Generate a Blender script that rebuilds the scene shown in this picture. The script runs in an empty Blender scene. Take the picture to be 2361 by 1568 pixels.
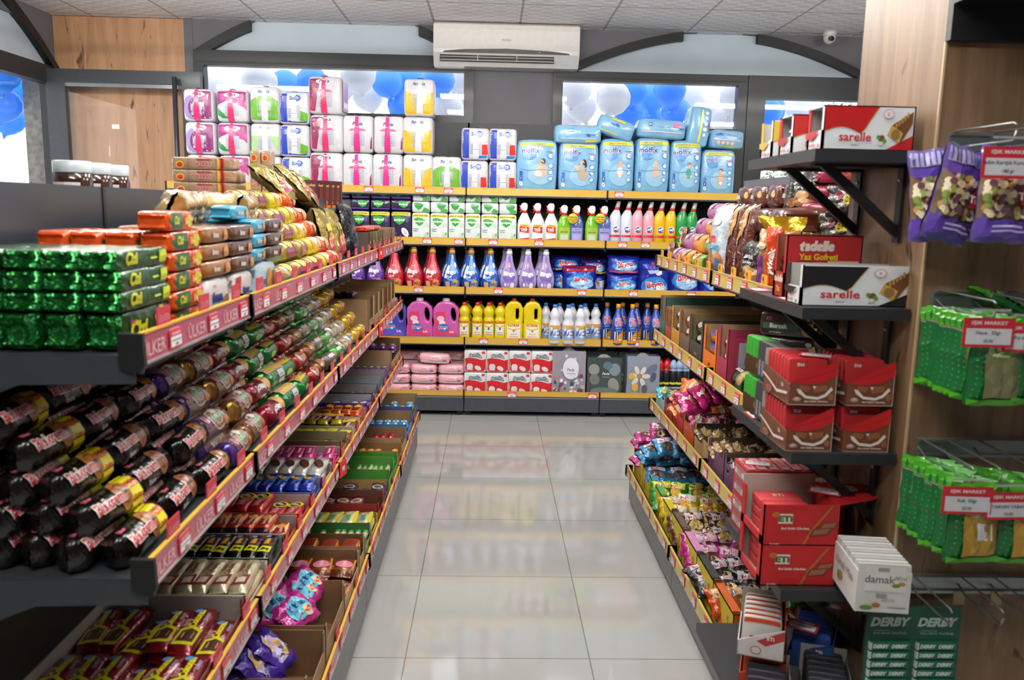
import bpy, math, random
from mathutils import Vector, Matrix
from mathutils.geometry import tessellate_polygon
from bisect import bisect_right
SC = bpy.context.scene
COL = SC.collection
PI = math.pi
random.seed(7)
# ------------------------------------------------------------------ camera
CH, FPX, PITCH, YAW, ROLL = 1.4485, 1883.8, .1597, .0285, .0212
_cp, _sp, _c, _s = math.cos(PITCH), math.sin(PITCH), math.cos(YAW), math.sin(YAW)
FW = Vector((_s*_cp, _c*_cp, -_sp)); _r = Vector((_c, -_s, 0)); _u = _r.cross(FW)
RT = math.cos(ROLL)*_r + math.sin(ROLL)*_u; UP = -math.sin(ROLL)*_r + math.cos(ROLL)*_u
cam = bpy.data.cameras.new('camera'); camo = bpy.data.objects.new('camera', cam); COL.objects.link(camo)
camo.matrix_world = Matrix(((RT.x, UP.x, -FW.x, 0), (RT.y, UP.y, -FW.y, 0), (RT.z, UP.z, -FW.z, CH), (0, 0, 0, 1)))
cam.sensor_width = 36; cam.lens = FPX*36/2361; cam.clip_start = .05; cam.clip_end = 200
cam.dof.use_dof = True; cam.dof.focus_distance = 5.2; cam.dof.aperture_fstop = 6.0
SC.camera = camo
def at(px, py, ax, v):
    "world point that a photographed spot has on the plane ax = v"
    d = RT*((px-1180.5)/FPX) - UP*((py-784)/FPX) + FW
    c = Vector((0, 0, CH)); t = (v-c[ax])/d[ax]
    return c + d*t
def BX(px, py=600, y=5.62): return at(px, py, 1, y).x
def BZ(px, py, y=5.62): return at(px, py, 1, y).z
# ------------------------------------------------------------------ world, exposure
W = bpy.data.worlds.new('daylight'); SC.world = W; W.use_nodes = True
bg = W.node_tree.nodes['Background']; bg.inputs[0].default_value = (.93, .97, 1, 1); bg.inputs[1].default_value = 3.0
SC.view_settings.view_transform = 'Standard'; SC.view_settings.look = 'None'
SC.view_settings.gamma = 1; SC.view_settings.use_curve_mapping = False; SC.view_settings.exposure = 0.0
SC.cycles.use_denoising = True
SC.cycles.max_bounces = 7; SC.cycles.diffuse_bounces = 3; SC.cycles.glossy_bounces = 3
SC.cycles.transparent_max_bounces = 8; SC.cycles.sample_clamp_indirect = 4
LED = 82.0
# ------------------------------------------------------------------ materials
MATS = {}
def lin(h):
    h = h.lstrip('#'); o = []
    for i in (0, 2, 4):
        c = int(h[i:i+2], 16)/255; o.append(c/12.92 if c <= .04045 else ((c+.055)/1.055)**2.4)
    return (*o, 1)
def mat(col, rough=.5, metal=0, coat=0, bump=0, bs=40, var=.06, emit=0, vs=25):
    key = (col, rough, metal, coat, bump, bs, var, emit, vs)
    if key in MATS: return MATS[key]
    m = bpy.data.materials.new('finish_%03d' % len(MATS)); m.use_nodes = True
    nt = m.node_tree; b = nt.nodes['Principled BSDF']; N = nt.nodes.new; L = nt.links.new
    c = lin(col)
    b.inputs['Roughness'].default_value = rough; b.inputs['Metallic'].default_value = metal
    b.inputs['Coat Weight'].default_value = coat; b.inputs['Coat Roughness'].default_value = .12
    if emit:
        b.inputs['Emission Color'].default_value = c; b.inputs['Emission Strength'].default_value = emit
    tc = N('ShaderNodeTexCoord'); n = N('ShaderNodeTexNoise'); n.inputs['Scale'].default_value = vs
    L(tc.outputs['Object'], n.inputs['Vector'])
    r = N('ShaderNodeValToRGB'); e = r.color_ramp.elements
    e[0].position = .3; e[1].position = .7
    e[0].color = tuple(max(0, x*(1-var)) for x in c[:3])+(1,); e[1].color = tuple(min(1, x*(1+var)) for x in c[:3])+(1,)
    L(n.outputs[0], r.inputs[0]); L(r.outputs[0], b.inputs['Base Color'])
    if bump:
        n2 = N('ShaderNodeTexNoise'); n2.inputs['Scale'].default_value = bs; n2.inputs['Detail'].default_value = 2
        n2.inputs['Distortion'].default_value = 1.2
        L(tc.outputs['Object'], n2.inputs['Vector'])
        bp = N('ShaderNodeBump'); bp.inputs['Strength'].default_value = min(1, bump); bp.inputs['Distance'].default_value = .004*max(1, bump)
        L(n2.outputs[0], bp.inputs['Height']); L(bp.outputs[0], b.inputs['Normal'])
        if coat: L(bp.outputs[0], b.inputs['Coat Normal'])
    MATS[key] = m; return m
def foil(col, k=.35): return mat(col, .22, k, .5, .85, 38, .15)
def film(col): return mat(col, .28, 0, .6, .35, 35)
def card(col): return mat(col, .6, 0, .05)
def ink(col): return mat(col, .35, 0, .3, var=.03)
def plas(col): return mat(col, .3, 0, .4, var=.03)
KRAFT = '#a58763'
def wood(name, c1, c2, dark, sc=1.0):
    m = bpy.data.materials.new(name); m.use_nodes = True; nt = m.node_tree; b = nt.nodes['Principled BSDF']; N = nt.nodes.new; L = nt.links.new
    tc = N('ShaderNodeTexCoord'); mp = N('ShaderNodeMapping'); mp.inputs['Scale'].default_value = (9*sc, 9*sc, .7*sc); L(tc.outputs['Object'], mp.inputs[0])
    n = N('ShaderNodeTexNoise'); n.inputs['Scale'].default_value = 1.6; n.inputs['Detail'].default_value = 8; n.inputs['Distortion'].default_value = .8; L(mp.outputs[0], n.inputs[0])
    r = N('ShaderNodeValToRGB'); r.color_ramp.elements[0].position = .3; r.color_ramp.elements[0].color = lin(c2)
    r.color_ramp.elements[1].position = .66; r.color_ramp.elements[1].color = lin(c1); L(n.outputs[0], r.inputs[0])
    mp2 = N('ShaderNodeMapping'); mp2.inputs['Scale'].default_value = (60*sc, 60*sc, 2*sc); L(tc.outputs['Object'], mp2.inputs[0])
    n2 = N('ShaderNodeTexNoise'); n2.inputs['Scale'].default_value = 2; n2.inputs['Detail'].default_value = 4; L(mp2.outputs[0], n2.inputs[0])
    mx = N('ShaderNodeMixRGB'); mx.blend_type = 'MULTIPLY'; mx.inputs[0].default_value = .35; L(r.outputs[0], mx.inputs[1]); L(n2.outputs[0], mx.inputs[2])
    mp3 = N('ShaderNodeMapping'); mp3.inputs['Scale'].default_value = (5.5*sc, 5.5*sc, 1.5*sc); L(tc.outputs['Object'], mp3.inputs[0])
    v = N('ShaderNodeTexNoise'); v.inputs['Scale'].default_value = 1.7; v.inputs['Detail'].default_value = 3; v.inputs['Distortion'].default_value = 2.2; L(mp3.outputs[0], v.inputs[0])
    r3 = N('ShaderNodeValToRGB'); r3.color_ramp.elements[0].position = .64; r3.color_ramp.elements[0].color = (0, 0, 0, 1); r3.color_ramp.elements[1].position = .74; r3.color_ramp.elements[1].color = (1, 1, 1, 1); L(v.outputs[0], r3.inputs[0])
    mx2 = N('ShaderNodeMixRGB'); L(r3.outputs[0], mx2.inputs[0]); L(mx.outputs[0], mx2.inputs[1]); mx2.inputs[2].default_value = lin(dark)
    L(mx2.outputs[0], b.inputs['Base Color']); b.inputs['Roughness'].default_value = .42
    return m
def glassmat(name, tint=(1, 1, 1, 1), gl=.08):
    m = bpy.data.materials.new(name); m.use_nodes = True; nt = m.node_tree; N = nt.nodes.new; L = nt.links.new
    nt.nodes.remove(nt.nodes['Principled BSDF']); out = nt.nodes['Material Output']
    t = N('ShaderNodeBsdfTransparent'); t.inputs[0].default_value = tint; g = N('ShaderNodeBsdfGlossy'); g.inputs['Roughness'].default_value = .02
    lw = N('ShaderNodeLayerWeight'); lw.inputs[0].default_value = .5; pw = N('ShaderNodeMath'); pw.operation = 'POWER'; pw.inputs[1].default_value = 4; L(lw.outputs['Facing'], pw.inputs[0])
    fr = N('ShaderNodeMath'); fr.operation = 'MULTIPLY_ADD'; fr.inputs[1].default_value = .6; fr.inputs[2].default_value = .03; L(pw.outputs[0], fr.inputs[0]); mx = N('ShaderNodeMixShader')
    L(fr.outputs[0], mx.inputs[0]); L(t.outputs[0], mx.inputs[1]); L(g.outputs[0], mx.inputs[2]); L(mx.outputs[0], out.inputs[0])
    return m
# ------------------------------------------------------------------ mesh builder
TXT = {}
def glyphs(s, bold=.0):
    k = (s, bold)
    if k not in TXT:
        cu = bpy.data.curves.new('t', 'FONT'); cu.body = s; cu.size = 1; cu.align_x = 'CENTER'; cu.align_y = 'CENTER'
        cu.resolution_u = 2; cu.fill_mode = 'FRONT'; cu.offset = bold
        o = bpy.data.objects.new('t', cu); me = bpy.data.meshes.new_from_object(o)
        vs = [(v.co.x, v.co.y) for v in me.vertices]; fs = [tuple(p.vertices) for p in me.polygons]
        if vs:
            x0 = min(v[0] for v in vs); x1 = max(v[0] for v in vs); y0 = min(v[1] for v in vs); y1 = max(v[1] for v in vs)
        else: x0 = x1 = y0 = y1 = 0
        cx, cy = (x0+x1)/2, (y0+y1)/2
        TXT[k] = ([(a-cx, b-cy) for a, b in vs], fs, x1-x0, y1-y0)
        bpy.data.objects.remove(o); bpy.data.curves.remove(cu); bpy.data.meshes.remove(me)
    return TXT[k]
class MB:
    def __init__(s): s.v = []; s.f = []; s.m = []; s.mats = []; s.sm = []; s.lay = 0
    def nxt(s): s.lay += 1; return .0004+.00015*min(s.lay, 14)+.00003*s.lay
    def mi(s, m):
        if m not in s.mats: s.mats.append(m)
        return s.mats.index(m)
    def add(s, vs, fs, m, smooth=False):
        o = len(s.v); s.v += [tuple(p) for p in vs]; k = s.mi(m) if not isinstance(m, list) else None
        for i, f in enumerate(fs):
            s.f.append(tuple(o+j for j in f)); s.m.append(k if k is not None else s.mi(m[i])); s.sm.append(smooth)
    def box(s, x0, x1, y0, y1, z0, z1, m, X=None):
        v = [(x, y, z) for x in (x0, x1) for y in (y0, y1) for z in (z0, z1)]
        if X: v = [X @ Vector(p) for p in v]
        f = [(0, 1, 3, 2), (4, 6, 7, 5), (0, 4, 5, 1), (2, 3, 7, 6), (0, 2, 6, 4), (1, 5, 7, 3)]   # -x +x -y +y -z +z
        s.add(v, f, m)
    def prism(s, pts, axis, a, b, m):
        "extrude a 2-D outline along axis from a to b"
        n = len(pts)
        def P(p, t): return (t, p[0], p[1]) if axis == 0 else (p[0], t, p[1]) if axis == 1 else (p[0], p[1], t)
        v = [P(p, a) for p in pts]+[P(p, b) for p in pts]
        f = [tuple(range(n)), tuple(range(2*n-1, n-1, -1))]+[(i, i+n, (i+1) % n+n, (i+1) % n) for i in range(n)]
        s.add(v, f, m)
    def lathe(s, prof, m, seg=20, sy=1., cx=0, cy=0, z0=0, xo=None, smooth=True):
        vs = []; fs = []
        for z, r in prof:
            ox = xo(z) if xo else 0
            for k in range(seg):
                a = 2*PI*k/seg; vs.append((cx+ox+r*math.sin(a), cy-sy*r*math.cos(a), z0+z))
        n = len(prof)
        for i in range(n-1):
            for k in range(seg): k2 = (k+1) % seg; fs.append((i*seg+k, i*seg+k2, (i+1)*seg+k2, (i+1)*seg+k))
        fs.append(tuple(range(seg))[::-1]); fs.append(tuple((n-1)*seg+k for k in range(seg)))
        s.add(vs, fs, m, smooth)
    def tube(s, pts, r, m, seg=8):
        pts = [Vector(p) for p in pts]; vs = []; fs = []; n = len(pts)
        for i, p in enumerate(pts):
            d = (pts[min(i+1, n-1)]-pts[max(i-1, 0)]).normalized(); a = d.orthogonal().normalized() if i == 0 else (a0-d*a0.dot(d)).normalized()
            a0 = a; b = d.cross(a)
            for k in range(seg): t = 2*PI*k/seg; vs.append(p+(a*math.cos(t)+b*math.sin(t))*r)
        for i in range(n-1):
            for k in range(seg): k2 = (k+1) % seg; fs.append((i*seg+k, i*seg+k2, (i+1)*seg+k2, (i+1)*seg+k))
        fs.append(tuple(range(seg))[::-1]); fs.append(tuple((n-1)*seg+k for k in range(seg)))
        s.add(vs, fs, m, True)
    def grid(s, fn, nu, nv, m, smooth=True, flip=False):
        vs = [fn(i/nu, j/nv) for j in range(nv+1) for i in range(nu+1)]
        fs = []
        for j in range(nv):
            for i in range(nu):
                a = j*(nu+1)+i; q = (a, a+1, a+nu+2, a+nu+1); fs.append(q[::-1] if flip else q)
        s.add(vs, fs, m, smooth)
    def cube(s, fn, T, m, ms=None):
        "cube surface with edge parameters T, mapped by fn(p)"
        n = len(T)
        for k, (ax, sg) in enumerate(((0, -1), (0, 1), (1, -1), (1, 1), (2, -1), (2, 1))):
            vs = []
            for b in T:
                for a in T:
                    p = [0, 0, 0]; p[ax] = sg; p[(ax+1) % 3] = a; p[(ax+2) % 3] = b; vs.append(fn(p))
            fs = []
            for j in range(n-1):
                for i in range(n-1):
                    a = j*n+i; q = (a, a+1, a+n+1, a+n); fs.append(q if sg > 0 else q[::-1])
            s.add(vs, fs, ms[k] if ms else m, True)
    # decals: surface map F(u, v, off) in metres
    def text(s, F, t, u, v, size, m, bold=.02, w=None, shear=0, rot=0, arc=0, mirror=1):
        vs, fs, tw, th = glyphs(t, bold); off = s.nxt()
        k = w/tw if w and tw else size; ky = size if w else k
        ca, sa = math.cos(rot), math.sin(rot); out = []
        for a, b in vs:
            x = (a+b*shear)*k*mirror; y = b*ky + (arc*(1-(2*x/(tw*k))**2) if arc else 0)
            out.append((u+x*ca-y*sa, v+x*sa+y*ca))
        s.fine(F, out, fs, m, off, .02 if max(tw*k, th*ky) > .03 else .03)
    def rect(s, F, u0, v0, u1, v1, m, nu=1, nv=1):
        if nu > 1 or nv > 1: nu = max(1, math.ceil(abs(u1-u0)/.02)); nv = max(1, math.ceil(abs(v1-v0)/.02))
        off = s.nxt()
        s.grid(lambda a, b: F(u0+(u1-u0)*a, v0+(v1-v0)*b, off), nu, nv, m, False)
    def poly(s, F, pts, m):
        off = s.nxt()
        tr = tessellate_polygon([[Vector((a, b, 0)) for a, b in pts]])
        s.fine(F, pts, [tuple(t) for t in tr], m, off, .022)
    def fine(s, F, pts, fs, m, off, L):
        pts = list(pts); tris = []
        for f in fs:
            for i in range(1, len(f)-1): tris.append((f[0], f[i], f[i+1]))
        mid = {}; out = []
        def M(a, b):
            k = (min(a, b), max(a, b))
            if k not in mid: mid[k] = len(pts); pts.append(((pts[a][0]+pts[b][0])/2, (pts[a][1]+pts[b][1])/2))
            return mid[k]
        def D(a, b): return math.hypot(pts[a][0]-pts[b][0], pts[a][1]-pts[b][1])
        while tris:
            a, b, c = tris.pop(); e = [(D(a, b), a, b, c), (D(b, c), b, c, a), (D(c, a), c, a, b)]; l, p, q_, r = max(e)
            if l > L: k = M(p, q_); tris += [(p, k, r), (k, q_, r)]
            else: out.append((a, b, c))
        s.add([F(a, b, off) for a, b in pts], out, m)
    def ell(s, F, u, v, ru, rv, m, n=16, rot=0):
        off = s.nxt(); ca, sa = math.cos(rot), math.sin(rot); pts = [(u, v)]
        for k in range(n):
            x = ru*math.cos(2*PI*k/n); y = rv*math.sin(2*PI*k/n); pts.append((u+x*ca-y*sa, v+x*sa+y*ca))
        s.fine(F, pts, [(0, 1+k, 1+(k+1) % n) for k in range(n)], m, off, .02)
    def art(s, F, W, H, items):
        "items in fractions of width and height"
        for it in items:
            k = it[0]
            if k == 't': s.text(F, it[1], it[2]*W, it[3]*H, it[4]*H, it[5] if not isinstance(it[5], str) else ink(it[5]), **(it[6] if len(it) > 6 else {}))
            elif k == 'r': s.rect(F, it[1]*W, it[2]*H, it[3]*W, it[4]*H, ink(it[5]) if isinstance(it[5], str) else it[5], *(it[6:] or (4, 3)))
            elif k == 'e': s.ell(F, it[1]*W, it[2]*H, it[3]*W, it[4]*H, ink(it[5]) if isinstance(it[5], str) else it[5], *(it[6:]))
            elif k == 'p': s.poly(F, [(a*W, b*H) for a, b in it[1]], ink(it[2]) if isinstance(it[2], str) else it[2])
    def obj(s, name, parent=None):
        me = bpy.data.meshes.new(name); me.from_pydata(s.v, [], s.f)
        for m in s.mats: me.materials.append(m)
        me.polygons.foreach_set('material_index', s.m); me.polygons.foreach_set('use_smooth', s.sm); me.update()
        o = bpy.data.objects.new(name, me); COL.objects.link(o)
        if parent: o.parent = parent
        return o
def tag(o, label=None, cat=None, group=None, kind=None):
    if label: o['label'] = label
    if cat: o['category'] = cat
    if group: o['group'] = group
    if kind: o['kind'] = kind
    return o
def empty(name, loc=(0, 0, 0)):
    o = bpy.data.objects.new(name, None); COL.objects.link(o); o.location = loc; o.empty_display_size = .05; return o
def struct(name, mb): return tag(mb.obj(name), kind='structure')
KIND = {}
def put(key, make, loc, rz=0, label=None, cat=None, group=None, rx=0, ry=0, sc=1):
    "first use moves the master itself; later uses copy it and its parts"
    if key not in KIND:
        o = make(); KIND[key] = o
    else:
        src = KIND[key]; o = src.copy(); COL.objects.link(o)
        for ch in list(src.children):
            c = ch.copy(); COL.objects.link(c); c.parent = o
            for g in ch.children:
                d = g.copy(); COL.objects.link(d); d.parent = c
    if 'group' in o: del o['group']
    o.location = loc; o.rotation_euler = (rx, ry, rz); o.scale = (sc, sc, sc) if not isinstance(sc, tuple) else sc
    return tag(o, label, cat, group)
ORD = ['first', 'second', 'third', 'fourth', 'fifth', 'sixth', 'seventh', 'eighth', 'ninth', 'tenth', 'eleventh', 'twelfth', 'thirteenth', 'fourteenth']
# ------------------------------------------------------------------ surfaces
TV = [-1, -.93, -.75, -.35, 0, .35, .75, .93, 1]; TS = [-1, -.88, -.4, .4, .88, 1]
def soft(w, d, h, e=10, puff=0., amp=0., seed=0, T=None):
    ph = [random.Random(seed*9+i).uniform(0, 6.28) for i in range(6)]
    def fn(p, off=0):
        q = (abs(p[0])**e+abs(p[1])**e+abs(p[2])**e)**(1/e); x, y, z = p[0]/q, p[1]/q, p[2]/q
        k = 1+puff*(1-p[0]**2)*(1-p[2]**2)
        nz = amp*(math.sin(9*p[0]+7*p[2]+ph[0])+math.sin(13*p[2]-5*p[0]+4*p[1]+ph[1])+.7*math.sin(17*p[0]+ph[2]-6*p[1]))/2 if amp else 0
        return (x*(w/2+nz*.5), y*(d/2*k+nz+off), (z+1)*h/2+(nz*.4 if z > 0 else 0))
    T = T or (TV if w > .08 else TS); G = [[fn((a, -1, b)) for a in T] for b in T]; n = len(T)
    def F(u, v, off=0):
        a = max(-1, min(1, u/(w/2))); b = max(-1, min(1, v/(h/2)-1))
        i = min(n-2, bisect_right(T, a)-1); j = min(n-2, bisect_right(T, b)-1); s = (a-T[i])/(T[i+1]-T[i]); t = (b-T[j])/(T[j+1]-T[j])
        q = [(G[j][i][k]*(1-s)+G[j][i+1][k]*s)*(1-t)+(G[j+1][i][k]*(1-s)+G[j+1][i+1][k]*s)*t for k in range(3)]
        return (q[0], q[1]+off, q[2])
    return fn, F
def planeF(y=0): return lambda u, v, off=0: (u, y-off, v)
def cylF(r, phi=.6, cz=None, sy=1):
    cz = r if cz is None else cz
    def F(u, v, off=0):
        a = phi+v/r; return (u, -math.cos(a)*(r+off), cz+math.sin(a)*(r+off))
    return F
def botF(prof, sy=1, xo=None, ang=0):
    def R(z):
        for (z0, r0), (z1, r1) in zip(prof, prof[1:]):
            if z0 <= z <= z1 and z1 > z0: return r0+(r1-r0)*(z-z0)/(z1-z0)
        return prof[-1][1]
    rm = max(r for z, r in prof)
    def F(u, v, off=0):
        r = R(v); a = u/rm+ang; return (r*math.sin(a)*(1+off/r)+(xo(v) if xo else 0), -sy*(r+off)*math.cos(a)-off, v)
    return F
# ------------------------------------------------------------------ room shell
H = 2.72; YW = 6.1
DG = mat('#1b1d21', .5, 0, .1); DGF = mat('#34373c', .4, .2, .1); BLK = mat('#0b0c0e', .5)
WALLM = mat('#6b696e', .8, vs=4)
def floor_mat():
    m = bpy.data.materials.new('polished_tiles'); m.use_nodes = True; nt = m.node_tree; b = nt.nodes['Principled BSDF']; N = nt.nodes.new; L = nt.links.new
    tc = N('ShaderNodeTexCoord'); mp = N('ShaderNodeMapping'); mp.inputs['Location'].default_value = (.2544, -2.4633+.6*4, 0); L(tc.outputs['Object'], mp.inputs[0])
    br = N('ShaderNodeTexBrick'); br.offset = 0; br.inputs['Scale'].default_value = 1; br.inputs['Brick Width'].default_value = .6; br.inputs['Row Height'].default_value = .6
    br.inputs['Mortar Size'].default_value = .0022; br.inputs['Mortar Smooth'].default_value = .1
    br.inputs['Color1'].default_value = lin('#b6b6b3'); br.inputs['Color2'].default_value = lin('#b2b2af'); br.inputs['Mortar'].default_value = lin('#7d7b74'); L(mp.outputs[0], br.inputs[0])
    n = N('ShaderNodeTexNoise'); n.inputs['Scale'].default_value = 5; n.inputs['Detail'].default_value = 5; L(tc.outputs['Object'], n.inputs[0])
    mx = N('ShaderNodeMixRGB'); mx.blend_type = 'MULTIPLY'; mx.inputs[0].default_value = .12; L(br.outputs[0], mx.inputs[1]); L(n.outputs[0], mx.inputs[2]); L(mx.outputs[0], b.inputs['Base Color'])
    b.inputs['Roughness'].default_value = .06; b.inputs['Specular IOR Level'].default_value = .5
    return m
q = MB(); q.grid(lambda a, b: (-5+9*a, -2.2+9.2*b, 0), 1, 1, floor_mat(), False); fl = struct('floor', q)
def ceil_mat():
    m = bpy.data.materials.new('vinyl_ceiling_tiles'); m.use_nodes = True; nt = m.node_tree; b = nt.nodes['Principled BSDF']; N = nt.nodes.new; L = nt.links.new
    tc = N('ShaderNodeTexCoord'); mp = N('ShaderNodeMapping'); mp.inputs['Location'].default_value = (.42, -.02, 0); L(tc.outputs['Object'], mp.inputs[0])
    br = N('ShaderNodeTexBrick'); br.offset = 0; br.inputs['Scale'].default_value = 1; br.inputs['Brick Width'].default_value = .6; br.inputs['Row Height'].default_value = .6
    br.inputs['Mortar Size'].default_value = .008; br.inputs['Color1'].default_value = (1, 1, 1, 1); br.inputs['Color2'].default_value = (1, 1, 1, 1); br.inputs['Mortar'].default_value = lin('#bdb6b4'); L(mp.outputs[0], br.inputs[0])
    ck = N('ShaderNodeTexBrick'); ck.offset = .5; ck.inputs['Scale'].default_value = 1; ck.inputs['Brick Width'].default_value = .075; ck.inputs['Row Height'].default_value = .05; ck.inputs['Mortar Size'].default_value = .002
    ck.inputs['Color1'].default_value = lin('#fdfbfa'); ck.inputs['Color2'].default_value = lin('#e4dcdc'); ck.inputs['Mortar'].default_value = lin('#d8d0cf'); L(tc.outputs['Object'], ck.inputs[0])
    c2 = N('ShaderNodeTexChecker'); c2.inputs['Scale'].default_value = 1; mp2 = N('ShaderNodeMapping'); mp2.inputs['Scale'].default_value = (13.333, 20, 1); L(tc.outputs['Object'], mp2.inputs[0]); L(mp2.outputs[0], c2.inputs[0])
    c2.inputs['Color1'].default_value = lin('#ffffff'); c2.inputs['Color2'].default_value = lin('#e9e1e1')
    m0 = N('ShaderNodeMixRGB'); m0.inputs[0].default_value = .35; L(c2.outputs[0], m0.inputs[1]); L(ck.outputs[0], m0.inputs[2])
    mx = N('ShaderNodeMixRGB'); mx.blend_type = 'MULTIPLY'; mx.inputs[0].default_value = 1; L(m0.outputs[0], mx.inputs[1]); L(br.outputs[0], mx.inputs[2]); L(mx.outputs[0], b.inputs['Base Color'])
    b.inputs['Roughness'].default_value = .6
    return m
q = MB(); q.box(-5, 4, -2.2, YW+.2, H, H+.05, ceil_mat()); struct('ceiling', q)
# back wall: strips around the window and door openings
q = MB(); m = WALLM
y0, y1 = YW, YW+.14
xs = dict(w1=(-2.12, -.14), w2=(.47, 1.80), dr=(1.83, 2.78))
q.box(-2.13, -2.12, y0, y1, 0, H, m); q.box(-.14, .47, y0, y1, 0, H, m); q.box(2.78, 4, y0, y1, 0, H, m)
q.box(-2.12, -.14, y0, y1, 0, 1.3, m); q.box(.47, 1.80, y0, y1, 0, 1.3, m); q.box(1.80, 1.83, y0, y1, 0, 2.4, DG)
# arched lintel zones above the frames
def arch(q, xa, xb, za, pk, xpk):
    n = 14; zt = lambda x: min(H-.001, za+pk*(1-abs((x-xpk)/(max(xb-xpk, xpk-xa)))**1.9))
    for i in range(n):
        a = xa+(xb-xa)*i/n; b = xa+(xb-xa)*(i+1)/n
        if zt(a) < H-.002 or zt(b) < H-.002: q.prism([(a, zt(a)), (b, zt(b)), (b, H), (a, H)], 1, y0, y1, m)
    return zt
zt1 = arch(q, -2.12, -.14, 2.51, .34, -1.13); zt2 = arch(q, .47, 2.78, 2.43, .31, 1.62)
struct('wall_back', q)
q = MB(); q.box(-3.16, -2.13, YW+.09, YW+.14, 0, H, WALLM); q.box(-3.16, -3.10, -2.2, 4.3, 0, H, WALLM); q.box(-3.16, -3.10, 4.3, YW+.1, 2.62, H, WALLM); q.box(-3.16, -3.10, 4.3, YW+.1, 0, .9, WALLM)
def zl(y): return 2.36+.5*max(0, 1-((y-4.9)/1.2)**2)
for i in range(12):
    a = 4.3+1.8*i/12; b = a+.15
    if min(zl(a), zl(b)) < 2.62: q.prism([(a, min(2.62, zl(a))), (b, min(2.62, zl(b))), (b, 2.62), (a, 2.62)], 0, -3.16, -3.10, WALLM)
struct('wall_left', q)
q = MB(); q.box(3.2, 3.3, -2.2, YW+.1, 0, H, WALLM); struct('wall_right', q)
q = MB(); q.box(-3.16, 3.3, -2.3, -2.2, 0, H, WALLM); struct('wall_front', q)
# frosted lunettes + black arch trims
FROST = mat('#bccad4', .45, 0, .2, vs=2)
def lun(name, xa, xb, za, zt, y):
    q = MB(); n = 24
    for i in range(n):
        a = xa+(xb-xa)*i/n; b = xa+(xb-xa)*(i+1)/n; q.prism([(a, za), (b, za), (b, zt(b)), (a, zt(a))], 1, y, y+.02, FROST)
    return q
o = struct('window_3', lun('l', -2.12, -.14, 2.51, zt1, YW+.04))
q = MB(); n = 40
for i in range(n):
    a = -2.12+1.98*i/n; b = a+1.98/n
    if zt1(a) < H-.003 or zt1(b) < H-.003: q.prism([(a, zt1(a)-.07), (b, zt1(b)-.07), (b, zt1(b)), (a, zt1(a))], 1, YW-.015, YW+.05, BLK)
q.obj('arch_trim', o)
o = struct('window_4', lun('l', .47, 2.78, 2.43, zt2, YW+.04))
q = MB()
for i in range(60):
    a = .47+2.31*i/60; b = a+2.31/60
    if zt2(a) < H-.003 or zt2(b) < H-.003: q.prism([(a, zt2(a)-.06), (b, zt2(b)-.06), (b, zt2(b)), (a, zt2(a))], 1, YW-.015, YW+.05, BLK)
q.obj('arch_trim', o)
GL = glassmat('clear_glazing'); 
def win(name, xa, xb, za, zb, y, head, fr=.06):
    q = MB(); q.box(xa, xb, y-.03, y+.05, zb, head, DG); q.box(xa, xb, y-.03, y+.05, za, za+fr, DG)
    q.box(xa, xa+fr, y-.03, y+.05, za+fr, zb, DG); q.box(xb-fr, xb, y-.03, y+.05, za+fr, zb, DG)
    q.box(xa+.02, xb-.02, y-.034, y-.03, zb+.02, zb+.03, BLK)
    o = struct(name, q); g = MB(); g.box(xa+fr, xb-fr, y, y+.006, za+fr, zb, GL); g.obj('pane', o); return o
w1 = win('window_1', -2.12, -.14, 2.03, 2.405, YW, 2.51, .07)
w2 = win('window_2', .43, 1.84, 1.3, 2.36, YW, 2.43, .07)
# glazed entrance at the right
q = MB(); xa, xb, zb = 1.84, 2.78, 2.27
q.box(xa, xb, YW-.04, YW+.05, zb, 2.43, DG); q.box(xa, xa+.13, YW-.04, YW+.05, 0, zb, DG); q.box(xb-.1, xb, YW-.04, YW+.05, 0, zb, DG); q.box(xa+.13, xb-.1, YW-.04, YW+.05, 0, .12, DG)
d1 = struct('door_1', q); g = MB(); g.box(xa+.13, xb-.1, YW, YW+.006, .12, zb, GL); g.obj('pane', d1)
# left window in the side wall
q = MB(); X = -3.13
q.box(X-.03, X+.05, 4.3, 6.05, 2.24, 2.36, DG); q.box(X-.03, X+.05, 5.98, 6.06, .9, 2.24, DG); q.box(X-.03, X+.05, 4.3, 4.36, .9, 2.24, DG); q.box(X-.03, X+.05, 4.36, 5.98, .9, .96, DG)
w5 = struct('window_5', q); g = MB(); g.box(X, X+.006, 4.36, 5.98, .96, 2.24, GL); g.obj('pane', w5)
g = MB()
for i in range(24):
    a = 4.3+1.8*i/24; b = a+.075; g.prism([(a, 2.36), (b, 2.36), (b, min(2.62, zl(b))), (a, min(2.62, zl(a)))], 0, -3.14, -3.12, FROST)
g.obj('lunette', w5); g = MB()
for i in range(24):
    a = 4.3+1.8*i/24; b = a+.075; g.prism([(a, zl(a)-.07), (b, zl(b)-.07), (b, zl(b)), (a, zl(a))], 0, -3.13, -3.07, BLK)
g.obj('arch_trim', w5)
WD1 = wood('oak_panel', '#d9a67e', '#bf8c64', '#5a3a28'); WD2 = wood('walnut_panel', '#957759', '#73583d', '#3c2c20', 1.6)
q = MB(); q.box(-3.10, -2.19, YW+.0, YW+.08, 0, H-.004, WD1); q.box(-2.19, -2.13, YW-.005, YW+.08, 0, H-.004, WALLM)
for x in (-3.0, -2.28): q.lathe([(0, .006), (.003, .006)], mat('#c9c4b8', .3, 1), 8, cx=x, cy=YW-.002, z0=2.6)
o = tag(q.obj('trim_1'), kind='structure')
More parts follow.
